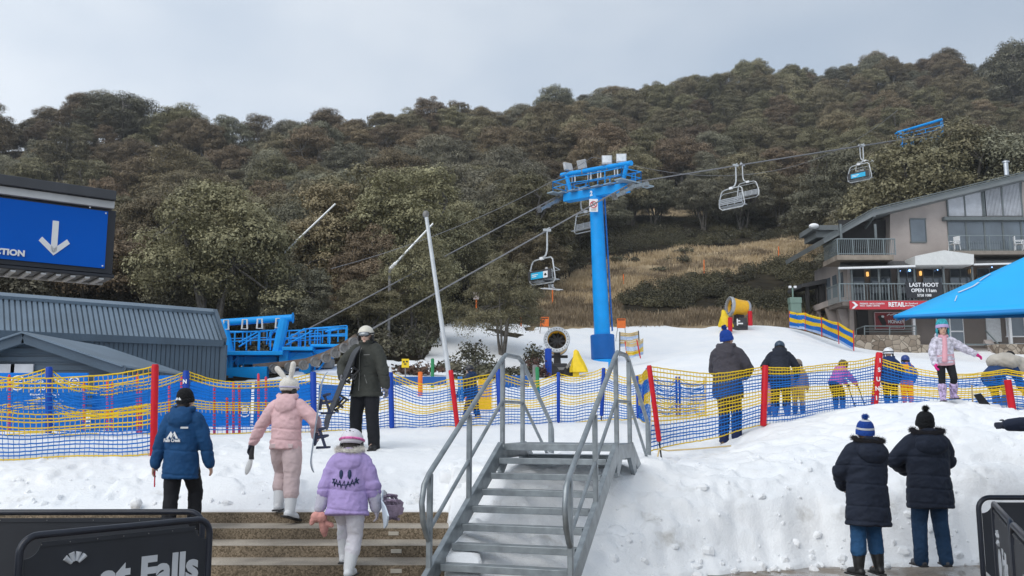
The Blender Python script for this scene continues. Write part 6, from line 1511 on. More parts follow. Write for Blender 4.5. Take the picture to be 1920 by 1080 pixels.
    solid(m, 'trousers', trousers, r, vox * s * 1.0, 4, wr * .9, 11, seed=H * 3)
    # boots
    for i in (0, 1):
        m = MB(); tz = Matrix.Rotation(R(toes[i]), 3, 'Z') @ Matrix.Rotation(R(pitch_toe[i]), 3, 'X'); f = tz @ V((0, 1, 0)); q = tz @ V((0, 0, 1)); a = AN[i] - q * .005 * s; k = boot_r
        limb(m, [a - f * .035 * s - q * .045 * s, a + f * .06 * s - q * .045 * s, a + f * .15 * s - q * .055 * s], [.043 * s * k, .046 * s * k, .038 * s * k], 12)
        sh = (KN[i] - AN[i]).normalized(); limb(m, [a, a + sh * max(.06, bh - .07) * s], [.052 * s * k, (.058 if bh < .2 else .075) * s * k], 14)
        o = solid(m, 'boot', boots, r, .011 * max(.7, s), 3, .003, 20)
        n_ = len(o.data.vertices); co = np.empty(n_ * 3, np.float32); o.data.vertices.foreach_get('co', co); co = co.reshape(-1, 3)
        qq = np.array(q); hh = (co - np.array(a)) @ qq; lim = -.083 * s; co += np.maximum(0, lim - hh)[:, None] * qq; o.data.vertices.foreach_set('co', co.ravel()); o.data.update()
        m = MB(); c = a + f * .055 * s - q * .082 * s; m.box(c, (.085 * s * k, .27 * s * k, .022 * s), tz); m.build('sole', RUB if boots is not WHITE else boots, o, bev=.008)
    # jacket
    if jacket is not None:
        m = MB(); hz = hem; hl = (leg + .03 - hz) * s
        secs = []
        if hl > .02:
            dn = V((d.x * .3, d.y * .3, 1)).normalized()
            secs += [(P - dn * hl, .195 * s * b * flare, .150 * s * b * flare, xa, fw), (P - dn * hl * .5, .195 * s * b, .150 * s * b, xa, fw)]
        else: secs += [(P - d * hl, .178 * s * b * flare, .135 * s * b * flare, xa, fw)]
        secs += [(P + d * .10 * s, .180 * s * b, .138 * s * b, xa, fw), (P + d * .24 * s, .182 * s * b, .138 * s * b, xa.lerp(xs, .5), fw.lerp(fs, .5)), (C + d * .04 * s, .188 * s * b, .136 * s * b, xs, fs), (N - d * .085 * s, .165 * s * b, .108 * s * b, xs, fs), (N - d * .01 * s, .092 * s, .085 * s, xs, fs), (N + d * .04 * s, .078 * s, .078 * s, xs, fs)]
        loft(m, secs, 24)
        for i in (0, 1):
            sg = -1 + 2 * i; rr = [.088 * s * b, .082 * s * b, .072 * s * b, .066 * s * b, .056 * s * b]
            pts = [SH[i] - xs * sg * .02 * s, SH[i].lerp(EL[i], .5), EL[i], EL[i].lerp(WR[i], .5), WR[i] - (WR[i] - EL[i]).normalized() * .0]
            if cuffm is not None: pts = pts[:3] + [EL[i].lerp(WR[i], .25)]; rr = [x * 1.12 for x in rr[:4]]
            limb(m, pts, rr, 14)
        if hood == 'down':
            c = N - fs * .085 * s - d * .015 * s; Mh = Matrix((xs, fs, d)).transposed()
            m.ball(c - d * .035 * s - fs * .02 * s, (.135 * s * b, .065 * s * b, .12 * s * b), 18, 12, M=Mh @ Matrix.Rotation(R(-12), 3, 'X'))
            ring = [N + d * (.055 + .03 * math.cos(t + math.pi)) * s + xs * (.108 * math.sin(t)) * s * b - fs * (.03 + .085 * math.cos(t)) * s for t in np.linspace(-2.2, 2.2, 11)]
            m.tube(ring, [.02 * s] + [.034 * s] * 9 + [.02 * s], 10)
        elif hood == 'collar':
            ring = [N + d * .045 * s + xs * (.075 * math.sin(t)) * s + fs * (.075 * math.cos(t)) * s for t in np.linspace(0, 6.283, 17)[:-1]]; m.tube(ring, .024 * s, 10, closed=True)
        solid(m, 'jacket', jacket, r, vox * s * .85, 4, wr * 1.35, 8, seed=H * 7 + label.__len__(), seams=[(hz + .05) * s, (leg + .13) * s] + ([(leg + .34) * s, (hz + .22) * s] if hood_big else []))
        if cuffm is not None:
            for i in (0, 1): m = MB(); limb(m, [EL[i].lerp(WR[i], .1), EL[i].lerp(WR[i], .5), WR[i]], [.066 * s * b, .062 * s * b, .054 * s * b], 14); solid(m, 'cuff', cuffm, r, vox * s, 3, wr * .8, 14)
        if hoodm is not None:
            m = MB(); c = N - fs * (.13 if hood_big else .10) * s - d * (.075 if hood_big else .05) * s; Mh = Matrix((xs, fs, d)).transposed(); m.ball(c, (.145 * s * b, (.10 if hood_big else .075) * s, .135 * s), 18, 12, M=Mh @ Matrix.Rotation(R(-12), 3, 'X')); solid(m, 'hood', hoodm, r, vox * s, 4, wr * 1.4, 11)
        if fur is not None:
            rs = np.random.RandomState(int(H * 100)); m = MB(); ring = [N + d * (.075 + .03 * math.cos(t + math.pi)) * s + xs * (.172 * math.sin(t)) * s - fs * (.04 + .122 * math.cos(t)) * s for t in np.linspace(-2.2, 2.2, 64)]
            m.tube(ring, .026 * s, 8)
            for p in ring:
                for _ in range(75):
                    v_ = V(rs.randn(3)).normalized() + d * .15 + V(rs.randn(3)) * .2; t_ = v_.orthogonal().normalized() * .0032 * s; e = p + v_ * (.034 + .024 * rs.rand()) * s; m.add([p + t_, p - t_, e], [(0, 1, 2)])
            m.build('fur_trim', fur, r, smooth=0)
    # head wear
    if hair is not None:
        m = MB(); m.ball(hp(0, -.03, .0), (.088 * hk, .085 * hk, .098 * hk), 16, 10, M=hr); m.ball(hp(0, -.06, -.07), (.07 * hk, .045 * hk, .06 * hk), 12, 8, M=hr); solid(m, 'hair', hair, r, .012 * hk, 2, .006, 40)
    if hat in ('beanie', 'pom'):
        m = MB(); hm = MB(); pr = [(.100, .000), (.103, .03), (.101, .065), (.088, .105), (.062, .136), (.03, .150), (.004, .153)]
        Mt = Matrix.Translation(hp(0, -.012, .045 if front else .012)) @ hr.to_4x4() @ Matrix.Rotation(R(10), 4, 'X') @ Matrix.Scale(hk, 4)
        m.lathe(pr, 24, Mt); o = m.build('hat', hatm, r, smooth=60)
        m = MB(); m.lathe([(.098, -.03), (.108, -.027), (.110, .0), (.108, .026), (.100, .03)], 24, Mt); m.build('brim', trim or hatm, o, smooth=60)
        if hat == 'pom':
            rs = np.random.RandomState(3); m = MB(); c = Mt @ V((0, 0, .185)); m.ball(c, .032 * hk)
            for _ in range(260): v_ = V(rs.randn(3)).normalized(); t_ = v_.orthogonal().normalized() * .006 * hk; m.add([c + t_ + v_ * .02 * hk, c - t_ + v_ * .02 * hk, c + v_ * (.045 + .012 * rs.rand()) * hk], [(0, 1, 2)])
            m.build('pompom', trim or hatm, o, smooth=0)
    if hat == 'helmet':
        m = MB(); Mt = Matrix.Translation(hp(0, -.01, .02)) @ hr.to_4x4() @ Matrix.Scale(hk, 4)
        vs = []; fs_ = []; n = 24; k = 11
        for i in range(k):
            t = i / (k - 1) * R(112)
            for j in range(n):
                a = 2 * math.pi * j / n; low = max(0, math.sin(a)); tt = t * (1 - .22 * low); x, y, z = .112 * math.sin(tt) * math.cos(a), .126 * math.sin(tt) * math.sin(a), .112 * math.cos(tt); vs.append(Mt @ V((x, y, z)))
        for i in range(k - 1):
            for j in range(n): fs_.append((i * n + j, (i + 1) * n + j, (i + 1) * n + (j + 1) % n, i * n + (j + 1) % n))
        m.add(vs, fs_); o = m.build('helmet', hatm, r, smooth=60); q = o.modifiers.new('thickness', 'SOLIDIFY'); q.thickness = .012; q.offset = -1
        for i in (-1, 1): m = MB(); m.ball(hp(i * .098, -.005, -.04), (.02 * hk, .045 * hk, .055 * hk), 12, 8, M=hr); m.build('ear_pad', RUB, o)
        m = MB(); m.bx(-.02, .02, -.004, .004, -.012, .012); 
        for i in range(-2, 3): m.box(hp(i * .03, -.03 - .07 * (1 - abs(i) * .2), .10 - abs(i) * .012), (.012 * hk, .035 * hk, .006 * hk), hr)
        m.f = m.f[6:]; m.m = m.m[6:]; m.build('vents', RUB, o)
        if goggles is not None:
            m = MB(); gp = [hp(.122 * math.sin(t) * .95, .128 * math.cos(t) - .008, .02 - .006 * math.cos(t)) for t in np.linspace(0, 6.283, 33)[:-1]]; m.tube(gp, .012 * hk, 6, closed=True); st_ = m.build('goggle_strap', goggles, o)
            m = MB(); m.ball(hp(0, .075, .012), (.086 * hk, .055 * hk, .043 * hk), 20, 12, M=hr); m.build('goggles', mat('goggle_frame', (.03, .03, .035), .4), o)
            m = MB(); m.ball(hp(0, .084, .012), (.078 * hk, .054 * hk, .036 * hk), 20, 12, M=hr); m.build('lens', mat('goggle_lens', (.30, .32, .34), .12, .6), o)
    if scarf is not None:
        m = MB(); ring = [N + d * .02 * s + xs * (.095 * math.sin(t)) * s + fs * (.09 * math.cos(t)) * s for t in np.linspace(0, 6.283, 17)[:-1]]; m.tube(ring, .034 * s, 10, closed=True)
        p0 = N + fs * .12 * s; m.tube([p0, p0 - d * .2 * s + fs * .04 * s + xs * .02 * s, p0 - d * .56 * s + fs * .05 * s + xs * .05 * s], [.045 * s, .05 * s, .055 * s], 10); solid(m, 'scarf', scarf, r, .012, 3, .008, 16)
    return dict(r=r, s=s, P=P, N=N, C=C, d=d, xs=xs, fs=fs, WR=WR, EL=EL, AN=AN, hp=hp, hr=hr, hk=hk, M=ROOTS[r.name])
def back_pt(f, x, z, off=0):
    """point on the back of the jacket: x across, z fraction hip (0) to neck (1)"""
    return f['P'].lerp(f['N'], z) + f['xs'] * (x * f['s']) - f['fs'] * (off * f['s'])

JNAVY = cloth('jacket_navy', (.010, .060, .165)); JBLK = cloth('cloth_black', (.013, .014, .018)); PARKA = cloth('parka_navy', (.017, .023, .040)); JEANS = cloth('jeans_blue', (.020, .075, .175), bscale=30, var=.3)
PINK = cloth('jacket_pink', (.66, .44, .46)); PANTP = cloth('trousers_pale_pink', (.56, .445, .455)); LILAC = cloth('jacket_lilac', (.40, .31, .60)); WCLO = cloth('cloth_white', (.66, .65, .71)); GREYL = cloth('cuff_grey_lilac', (.50, .49, .58))
OLIV = cloth('jacket_olive', (.046, .049, .043)); CHAR = cloth('jacket_charcoal', (.060, .056, .068)); BOOTW = mat('boot_white', (.62, .64, .67), .5, var=.06); BOOTB = mat('boot_black', (.014, .014, .016), .5)
HELC = mat('helmet_cream', (.66, .63, .55), .35, var=.04); HELB = mat('helmet_black', (.018, .018, .022), .3); FLUF = mat('white_fleece', (.72, .69, .64), .95, var=.1, vscale=60, bump=.9, bscale=110, bdist=.012)
BEANB = cloth('knit_blue', (.012, .055, .30), bump=1, bscale=60); BEANK = cloth('knit_black', (.010, .011, .013), bump=1, bscale=60)
def stand(px, py, D, dz=0): p = at(px, py, D); return V((p.x, p.y, p.z + dz))

# --- staff member in navy jacket at the left
f = person('person in navy blue staff jacket and black beanie walking behind the left barrier', stand(332, 1009, 9.85), 1.55, R(-6), lean=2, jacket=JNAVY, hem=.70, bulk=1.10, trousers=JBLK, tbulk=1.12, boots=BOOTB, hat='beanie', hatm=BEANK, hair=HAIRD,
           feet=((-.07, -.12), (.12, .16)), footz=(0, .04), hands=((-.33, -.05, .76), (.34, .10, .80)), elbow=((-.7, -.3, 0), (.8, -.4, 0)), head=(-25, 0, 0), skin=SKIN)
r = f['r']; b0 = MATS['barrier_letter']
def back_mark(f, name, pts, m_, x0, z0, off=.165, th=.006):
    """flat mark lying on the back of the jacket"""
    m = MB(); m.prism([back_pt(f, x0 + x, z0, off) + f['d'] * (z * f['s']) for x, z in pts], -f['fs'] * th); return m.build(name, m_, f['r'])
back_mark(f, 'mountain_mark', [(-.075, 0), (-.02, .085), (.005, .05), (-.012, .0), (-.03, .03), (-.05, 0)], LETTER, -.05, .44, .163); back_mark(f, 'mountain_mark', [(.0, .0), (.02, .045), (.012, .06), (.025, .085), (.075, 0), (.045, 0), (.025, .04)], LETTER, -.05, .44, .163)
M = f['M'] @ plane_mat(back_pt(f, -.05, .40, .166), f['xs'], f['d']); lettering('Falls Creek', .05, LETTER, M, r, 'lettering', .004, .0012, 'CENTER', .8)
back_mark(f, 'reflective_strip', [(-.045, 0), (.05, 0), (.05, .022), (-.045, .022)], mat('reflective', (.6, .62, .64), .4), .085, .66, .148)
m = MB(); m.tube([f['WR'][0] + V((0, 0, -.05)), f['WR'][0] + V((.005, .0, -.24))], .008, 6); m.build('red_cord', mat('cord_red', (.55, .03, .06), .6), r)
m = MB()
for i in (-1, 1): m.prism([f['hp'](-.03 + .02 * i, -.114, .01), f['hp'](.0 + .02 * i, -.115, .045), f['hp'](.03 + .02 * i, -.114, .01)], f['hr'] @ V((0, -.006, 0)))
m.build('hat_mark', LETTER, r)

# --- snowboards
def snowboard(label, M, L, W, base, top_, bind, bmat, stripe=None, thick=.014):
    """board in local x (width) y (length) z (top) frame placed by M (world)"""
    r = root('snowboard', label, 'snowboard', M=M); n = 30; pts = []
    for k in range(n + 1):
        y = -L / 2 + L * k / n; e = 1 - max(0, (abs(y) - (L / 2 - W * .6)) / (W * .6)) ** 2; w_ = W / 2 * (1 - .10 * math.cos(y / L * math.pi)) * max(0, e) ** .5; zz = .05 * max(0, (abs(y) - L * .36) / (L * .14)) ** 2; pts.append((y, w_, zz))
    m = MB(); vs = []; fs = []
    for y, w_, z in pts: vs += [(-w_, y, z), (w_, y, z), (w_, y, z + thick), (-w_, y, z + thick)]
    mi = []
    for k in range(n):
        a = 4 * k
        for j, q in enumerate(((0, 1), (1, 2), (2, 3), (3, 0))): fs.append((a + q[0], a + 4 + q[0], a + 4 + q[1], a + q[1])); mi.append(0 if j == 0 else (1 if j == 2 else 2))
    o0 = len(m.f); m.add(vs, fs); m.m = mi; m.build('deck', [base, top_, stripe or base], r, smooth=40)
    for y in (-L * .17, L * .17):
        m = MB(); m.bx(-.09, .09, y - .06, y + .06, thick, thick + .03); m.prism([(-.06, y - .11, thick + .03), (-.045, y - .09, thick + .16), (-.01, y - .085, thick + .19), (.04, y - .09, thick + .17), (.06, y - .11, thick + .03)], (0, .022, 0)); 
        for k, zz in ((.02, .11), (.10, .07)): m.tube([(-.085, y + k, thick + .03), (-.07, y + k + .02, thick + zz), (0, y + k + .03, thick + zz + .03), (.07, y + k + .02, thick + zz), (.085, y + k, thick + .03)], .016, 6)
        m.tube([(-.085, y - .08, thick + .13), (-.085, y + .09, thick + .05)], .014, 6); m.tube([(.085, y - .08, thick + .13), (.085, y + .09, thick + .05)], .014, 6); b = m.build('binding', bind, r)
    return r
def frame_mat(p, xd, yd):
    y = V(yd).normalized(); x = V(xd); x = (x - y * x.dot(y)).normalized(); z = x.cross(y); return Matrix(((x.x, y.x, z.x, p[0]), (x.y, y.y, z.y, p[1]), (x.z, y.z, z.z, p[2]), (0, 0, 0, 1)))

# --- person in pink with bunny ear helmet cover
f = person('person in pale pink ski suit and white bunny eared helmet stepping onto the snow', stand(531, 957, 10.5), 1.55, R(-8), lean=4, pelvis=(0, 0, -.075), jacket=PINK, hem=.84, bulk=1.06, trousers=PANTP, tbulk=1.36, boots=BOOTW, boot_h=.34, boot_r=1.25, glove=mat('glove_navy', (.02, .025, .05), .7), hat='helmet', hatm=HELC,
           feet=((-.10, .08), (.13, -.10)), footz=(0, -.115), pitch_toe=(0, -14), toes=(6, -14), hands=((-.46, .02, .84), (.33, .22, .93)), elbow=((-.9, -.4, 0), (.9, -.6, 0)), head=(-30, -2, 0), hoodm=None, skin=SKINP, goggles=mat('strap_lilac', (.45, .44, .62), .7), hair=HAIRD)
m = MB(); hp, hr, hk = f['hp'], f['hr'], f['hk']; m.ball(hp(0, -.01, .045), (.122 * hk, .132 * hk, .105 * hk), 18, 12, M=hr)
limb(m, [hp(-.05, -.03, .12), hp(-.105, -.055, .20), hp(-.17, -.075, .265)], [.028 * hk, .036 * hk, .038 * hk]); limb(m, [hp(.05, -.03, .13), hp(.075, -.03, .22), hp(.085, -.02, .32)], [.028 * hk, .036 * hk, .036 * hk]); solid(m, 'bunny_ear_cover', FLUF, f['r'], .009, 2, .004, 60)
m = MB(); m.box(back_pt(f, .105, -.10, .137), (.05, .008, .022), None); m.build('pocket_label', BLK, f['r'])
m = MB()
for x in (-.09, .09): m.box(back_pt(f, x, -.095, .138), (.115, .014, .05), None)
m.build('pocket_flap', PANTP, f['r'], bev=.006)
W = f['M'] @ f['WR'][1]
snowboard('white snowboard held on edge under the arm of the person in pink', frame_mat(at(592, 790, 10.4), (-.18, .98, 0), (.115, -.03, 1)), 1.14, .25, WHITE, mat('board_top_pale', (.62, .66, .72), .4), mat('binding_navy', (.03, .04, .09), .6), None, stripe=mat('board_edge', (.30, .36, .45), .4))
W = f['M'] @ f['WR'][0]; r = root('snowboard_gear', 'small white and black object carried in the left hand of the person in pink', 'carried object', W)  # white and black object in the hand, meant as a binding
m = MB(world=True); e = V((-.03, -.05, -.30)); m.tube([W + V((0, 0, -.03)), W + V((-.005, -.02, -.13)), W + V((.0, -.03, -.19))], [.022, .028, .03], 10); m.build('handle', RUB, r)
m = MB(world=True); m.ball(W + V((-.025, -.04, -.265)), (.035, .016, .10), 14, 10, M=Matrix.Rotation(R(16), 3, 'Y')); m.build('tip', WHITE, r)

# --- child in lilac jacket
f = person('child in oversized lilac jacket with scribbled face on the back climbing the steps', stand(646, 1080, 8.76), 1.42, R(-6), lean=9, kid=True, pelvis=(0, .05, -.02), jacket=LILAC, hem=.70, bulk=1.22, flare=1.10, cuffm=GREYL, trousers=WCLO, tbulk=1.2, boots=BOOTW, boot_h=.33, boot_r=1.22, hat='helmet', hatm=mat('helmet_pale', (.68, .66, .72), .35, var=.05), goggles=mat('strap_pink', (.75, .16, .42), .6, var=.4, vscale=40),
           feet=((-.09, .27), (.05, .0)), footz=(.115, 0), toes=(5, -4), hands=((-.36, .02, .66), (.31, .16, .76)), elbow=((-.9, -.3, 0), (.9, -.6, 0)), glove=mat('glove_lilac_white', (.62, .58, .66), .7), head=(0, 6, 0), hair=HAIRD, skin=SKINP)
m = MB(); N = f['N']; s = f['s']; rs = np.random.RandomState(4)
ring = [N + f['d'] * (.075 + .03 * math.cos(t + math.pi)) * s + f['xs'] * (.145 * math.sin(t)) * s - f['fs'] * (.05 + .10 * math.cos(t)) * s for t in np.linspace(-2.3, 2.3, 50)]; m.tube(ring, .026 * s, 8)
for p in ring:
    for _ in range(70): v_ = V(rs.randn(3)).normalized() + V(rs.randn(3)) * .2; t_ = v_.orthogonal().normalized() * .0032; m.add([p + t_, p - t_, p + v_ * (.028 + .022 * rs.rand())], [(0, 1, 2)])
m.build('fleece_trim', FLUF, f['r'], smooth=0)
def back_on(f, pts, w, name, m_, x0=0, z0=.5, sg=1):
    """stroke that follows the jacket surface (ray cast onto it)"""
    jk = [k for k in KIDS[f['r'].name] if k.name.startswith('jacket')][0]; P_ = []
    bm = __import__('mathutils').bvhtree.BVHTree.FromPolygons([v.co.copy() for v in jk.data.vertices], [tuple(p.vertices) for p in jk.data.polygons])
    for x, z in pts:
        o = back_pt(f, x0 + x, z0, .6 * sg) + f['d'] * (z * f['s']); h, n_, i_, d_ = bm.ray_cast(o, f['fs'] * sg); P_.append((h if h else back_pt(f, x0 + x, z0, .2 * sg) + f['d'] * z * f['s']) - f['fs'] * .002 * sg)
    m = MB(); m.tube(P_, w, 6); m.build(name, m_, f['r'])
INK = mat('ink_navy', (.012, .03, .085), .7)
for x in (-.052, .048): back_on(f, [(x, .07), (x, .045), (x + .004, .0), (x + .006, -.035)], [.008, .019, .019, .006], 'painted_mark', INK, 0, .52)
z_ = [(-.145, .03), (-.125, -.05), (-.10, .015), (-.085, -.055), (-.06, .005), (-.04, -.075), (-.005, .0), (.015, -.085), (.045, .0), (.06, -.06), (.09, .02), (.105, -.045), (.13, .045), (.14, -.02)]
back_on(f, z_, .0085, 'painted_mark', INK, 0, .40); back_on(f, [(-.135, -.02), (-.08, -.035), (-.02, -.045), (.04, -.04), (.1, -.02), (.135, .01)], .005, 'painted_mark', INK, 0, .40)
for x in (-.14, .135): back_on(f, [(x - .02, .02), (x + .02, -.03)], .005, 'painted_mark', INK, 0, .42); back_on(f, [(x + .02, .02), (x - .02, -.03)], .005, 'painted_mark', INK, 0, .42)
W = f['M'] @ f['WR'][1]
snowboard('pale snowboard with lilac bindings carried under the right arm of the lilac child', frame_mat(W + V((.05, .12, -.02)), (.12, .03, -1), (-.13, 1, .04)), 1.15, .26, mat('board_base_blue', (.52, .60, .70), .4), mat('board_top_grey', (.45, .46, .52), .4), mat('binding_mauve', (.22, .17, .24), .6, var=.3, vscale=30), None)
W = f['M'] @ f['WR'][0]; r = root('plush_mittens', 'pair of dusty pink mittens dangling from the left hand of the lilac child', 'mittens', W); m = MB(world=True); T = W + V((.0, -.02, -.08))
m.ball(T + V((-.02, 0, 0)), (.055, .045, .05)); m.ball(T + V((.03, -.01, -.01)), (.045, .04, .055)); limb(m, [T + V((.03, 0, -.03)), T + V((.05, 0, -.12)), T + V((.055, 0, -.17))], [.035, .038, .02]); limb(m, [T + V((.05, 0, -.06)), T + V((.12, 0, -.08))], [.028, .022]); limb(m, [T + V((-.05, 0, 0)), T + V((-.07, 0, -.06))], [.03, .022])
ROOTS['_i'] = Matrix(); m2 = MB(); Mi = ROOTS[r.name].inverted(); m2.v = [tuple(Mi @ V(q)) for q in m.v]; m2.f = m.f; m2.m = m.m; solid(m2, 'fabric', cloth('mitten_pink', (.55, .27, .24), var=.4), r, .008, 2, .008, 30)

# --- man in olive jacket
f = person('man in dark olive jacket and cream helmet with goggles standing on the snow facing down', stand(684, 843, 13.4), 1.81, R(158), lean=3, jacket=OLIV, hem=.75, bulk=1.14, flare=1.16, trousers=JBLK, tbulk=1.2, boots=BOOTB, boot_h=.14, boot_r=1.15, hat='helmet', hatm=HELC, goggles=RUB, glove=mat('glove_grey', (.16, .16, .18), .7, var=.7, vscale=25), front=True,
           feet=((-.17, .03), (.13, .04)), toes=(14, -10), hands=((-.36, .08, .88), (.26, .22, 1.02)), elbow=((-.9, -.4, 0), (.9, -.5, 0)), head=(16, 5, 0), skin=SKINP, hood='collar', hoodm=JBLK)
ZIP = mat('zip_grey', (.22, .22, .21), .5)
back_on(f, [(0, z) for z in np.linspace(-.10, .50, 14)], .005, 'zip', ZIP, .015, 0, -1)
back_on(f, [(.06 + .10 * t, .46 - .60 * t) for t in np.linspace(0, 1, 12)], .022, 'bag_strap', JBLK, 0, 0, -1)
back_on(f, [(-.13, .40), (-.05, .40)], .006, 'pocket_seam', ZIP, 0, 0, -1); back_on(f, [(-.13, .24), (-.05, .24)], .005, 'pocket_seam', JBLK, 0, 0, -1); back_on(f, [(-.06, .12), (-.10, .0)], .005, 'pocket_seam', ZIP, 0, 0, -1); back_on(f, [(.07, .12), (.11, .0)], .005, 'pocket_seam', ZIP, 0, 0, -1)
W = f['M'] @ f['WR'][1]
snowboard('black snowboard hanging diagonally from the hand of the man in olive', frame_mat(at(638, 724, 13.12), (.55, -.75, .3), (-.36, -.10, -1)), 1.30, .24, BLK, BLK, BOOTB, None)

# --- man in charcoal coat behind the net
f = person('man in charcoal hooded coat and blue bobble hat standing behind the net on the mound', stand(1368, 833, 14.45), 1.78, R(-38), lean=2, jacket=CHAR, hem=.70, bulk=1.24, trousers=cloth('jeans_navy', (.012, .022, .075)), tbulk=1.12, boots=mat('boot_brown', (.16, .10, .05), .6), hat='pom', hatm=BEANB,
           feet=((-.10, .02), (.12, .0)), hands=((-.14, .34, 1.08), (.15, .34, 1.06)), elbow=((-.9, -.7, 0), (.9, -.7, 0)), head=(-28, -3, 0), beard=True, skin=SKIN)
W = f['M'] @ ((f['WR'][0] + f['WR'][1]) / 2 + V((0, .1, .05))); r = root('phone', 'dark phone held up by the man in the charcoal coat', 'phone', W); m = MB(); m.box((0, 0, 0), (.075, .012, .15), Matrix.Rotation(R(-30), 3, 'X')); m.build('case', BLK, r, bev=.006)

# --- two people on the pavement in dark parkas
f = person('person in long black navy parka with blue and white bobble hat on the pavement', stand(1634, 1077, 9.87), 1.585, R(14), lean=1, side=3, jacket=PARKA, hem=.56, bulk=1.34, flare=1.06, trousers=JEANS, tbulk=1.18, boots=BOOTB, boot_h=.26, boot_r=1.1, hat='pom', hatm=BEANB, trim=cloth('knit_blue_light', (.02, .08, .38), bump=1, bscale=60), hair=mat('hair_brown', (.12, .075, .045), .7), fur=mat('fur_dark', (.018, .016, .018), .95), hoodm=PARKA, hood_big=True,
           feet=((-.16, .0), (.12, .02)), hands=((-.12, .30, 1.0), (.22, .32, .95)), elbow=((-1, -.3, 0), (1, -.5, 0)), head=(-12, 0, 0))
m = MB(); Mt = Matrix.Translation(f['hp'](0, -.012, .012)) @ f['hr'].to_4x4() @ Matrix.Rotation(R(10), 4, 'X') @ Matrix.Scale(f['hk'], 4); m.lathe([(.1045, .036), (.1065, .042), (.1035, .056), (.1015, .06)], 24, Mt); m.lathe([(.068, .128), (.060, .138), (.036, .150), (.03, .151)], 24, Mt); m.build('hat_band', mat('knit_white', (.55, .57, .62), .9), f['r'])
f = person('person in dark navy parka with fur hood and black beanie on the wet pavement', stand(1752, 1060, 10.35), 1.66, R(2), lean=1, jacket=PARKA, hem=.66, bulk=1.36, flare=1.02, trousers=cloth('jeans_dark', (.018, .05, .11), bscale=30, var=.3), tbulk=1.14, boots=mat('shoe_grey', (.10, .10, .11), .6, var=.5, vscale=20), hat='pom', hatm=BEANK, fur=mat('fur_dark2', (.022, .020, .026), .95), hoodm=PARKA, hood_big=True,
           feet=((-.15, .0), (.15, .01)), hands=((-.14, .30, 1.08), (.14, .30, 1.08)), elbow=((-1, -.2, 0), (1, -.2, 0)), head=(0, -4, 0), hair=HAIRD)

# --- girl on top of the mound
GJ = mat('girl_jacket_print', (.55, .53, .62), .8, var=.45, vscale=22, bump=.4, bscale=14); HOTP = cloth('hot_pink', (.72, .04, .26)); SCF = cloth('scarf_pink', (.70, .36, .42))
f = person('girl in teal bobble hat and pink scarf stepping over the crest of the mound', stand(1776, 752, 14.1), 1.26, R(172), lean=-2, kid=True, jacket=GJ, hem=.80, bulk=1.08, trousers=JBLK, tbulk=.92, boots=mat('boot_purple_print', (.42, .33, .52), .7, var=.7, vscale=30), boot_h=.30, boot_r=1.25, glove=HOTP, hat='pom', hatm=mat('knit_teal', (.03, .30, .36), .9, var=.5, vscale=40), trim=mat('knit_lilac', (.45, .36, .62), .95), hair=HAIRD, front=True, skin=SKIN, scarf=SCF,
           feet=((-.15, -.06), (.10, .05)), footz=(.05, 0), hands=((-.62, .10, .98), (.25, .16, .80)), elbow=((-.5, -.5, -.6), (.8, -.5, 0)), head=(-4, 4, 0))
m = MB(); loft(m, [(f['P'] - f['d'] * .12 * f['s'], .205 * f['s'], .155 * f['s'], f['xs'], f['fs']), (f['P'] + f['d'] * .06 * f['s'], .2 * f['s'], .155 * f['s'], f['xs'], f['fs']), (f['P'] + f['d'] * .16 * f['s'], .198 * f['s'], .152 * f['s'], f['xs'], f['fs'])]); solid(m, 'jacket_hem', cloth('jacket_pink_hem', (.62, .36, .41)), f['r'], .012, 3, .008, 10)
for i in (-1, 1): m = MB(); m.ball(f['hp'](i * .092, .0, -.03), (.022 * f['hk'], .045 * f['hk'], .06 * f['hk']), 12, 8, M=f['hr']); m.tube([f['hp'](i * .095, .01, -.08), f['hp'](i * .10, .03, -.16)], .009, 6); m.build('ear_flap', MATS['knit_teal'], f['r'])

# --- skiers and children behind the mound net
BLUEB = mat('ski_boot_blue', (.02, .08, .30), .5)
f = person('adult in black and navy jacket and dark helmet bending behind the net', stand(1466, 784, 17.8), 1.58, R(-20), lean=24, jacket=cloth('jacket_black_navy', (.018, .022, .034)), hem=.74, bulk=1.15, trousers=JBLK, tbulk=1.15, boots=BLUEB, boot_h=.25, boot_r=1.2, hat='helmet', hatm=mat('helmet_navy', (.03, .06, .10), .35), glove=BOOTB, feet=((-.14, .05), (.12, -.02)), hands=((-.30, .32, .92), (.32, .40, .92)), head=(0, 10, 0), hair=HAIRD, vox=.016)
person('child in pale pink suit standing left of the bending adult', stand(1449, 780, 18.6), 1.05, R(10), kid=True, jacket=cloth('jacket_rose', (.62, .30, .40)), hem=.74, bulk=1.1, trousers=cloth('trousers_rose', (.6, .33, .42)), boots=BLUEB, boot_h=.25, boot_r=1.2, hat='helmet', hatm=HELB, glove=BOOTB, vox=.016)
person('child in tan suit and skis standing right of the bending adult', stand(1498, 780, 18.2), 1.18, R(-30), lean=12, kid=True, jacket=cloth('jacket_tan', (.36, .25, .19)), hem=.74, bulk=1.1, trousers=cloth('trousers_tan', (.30, .22, .16)), boots=BLUEB, boot_h=.25, boot_r=1.2, hat='helmet', hatm=mat('helmet_tan', (.25, .2, .16), .4), glove=BOOTB, hands=((-.2, .4, .8), (.2, .4, .8)), vox=.016)
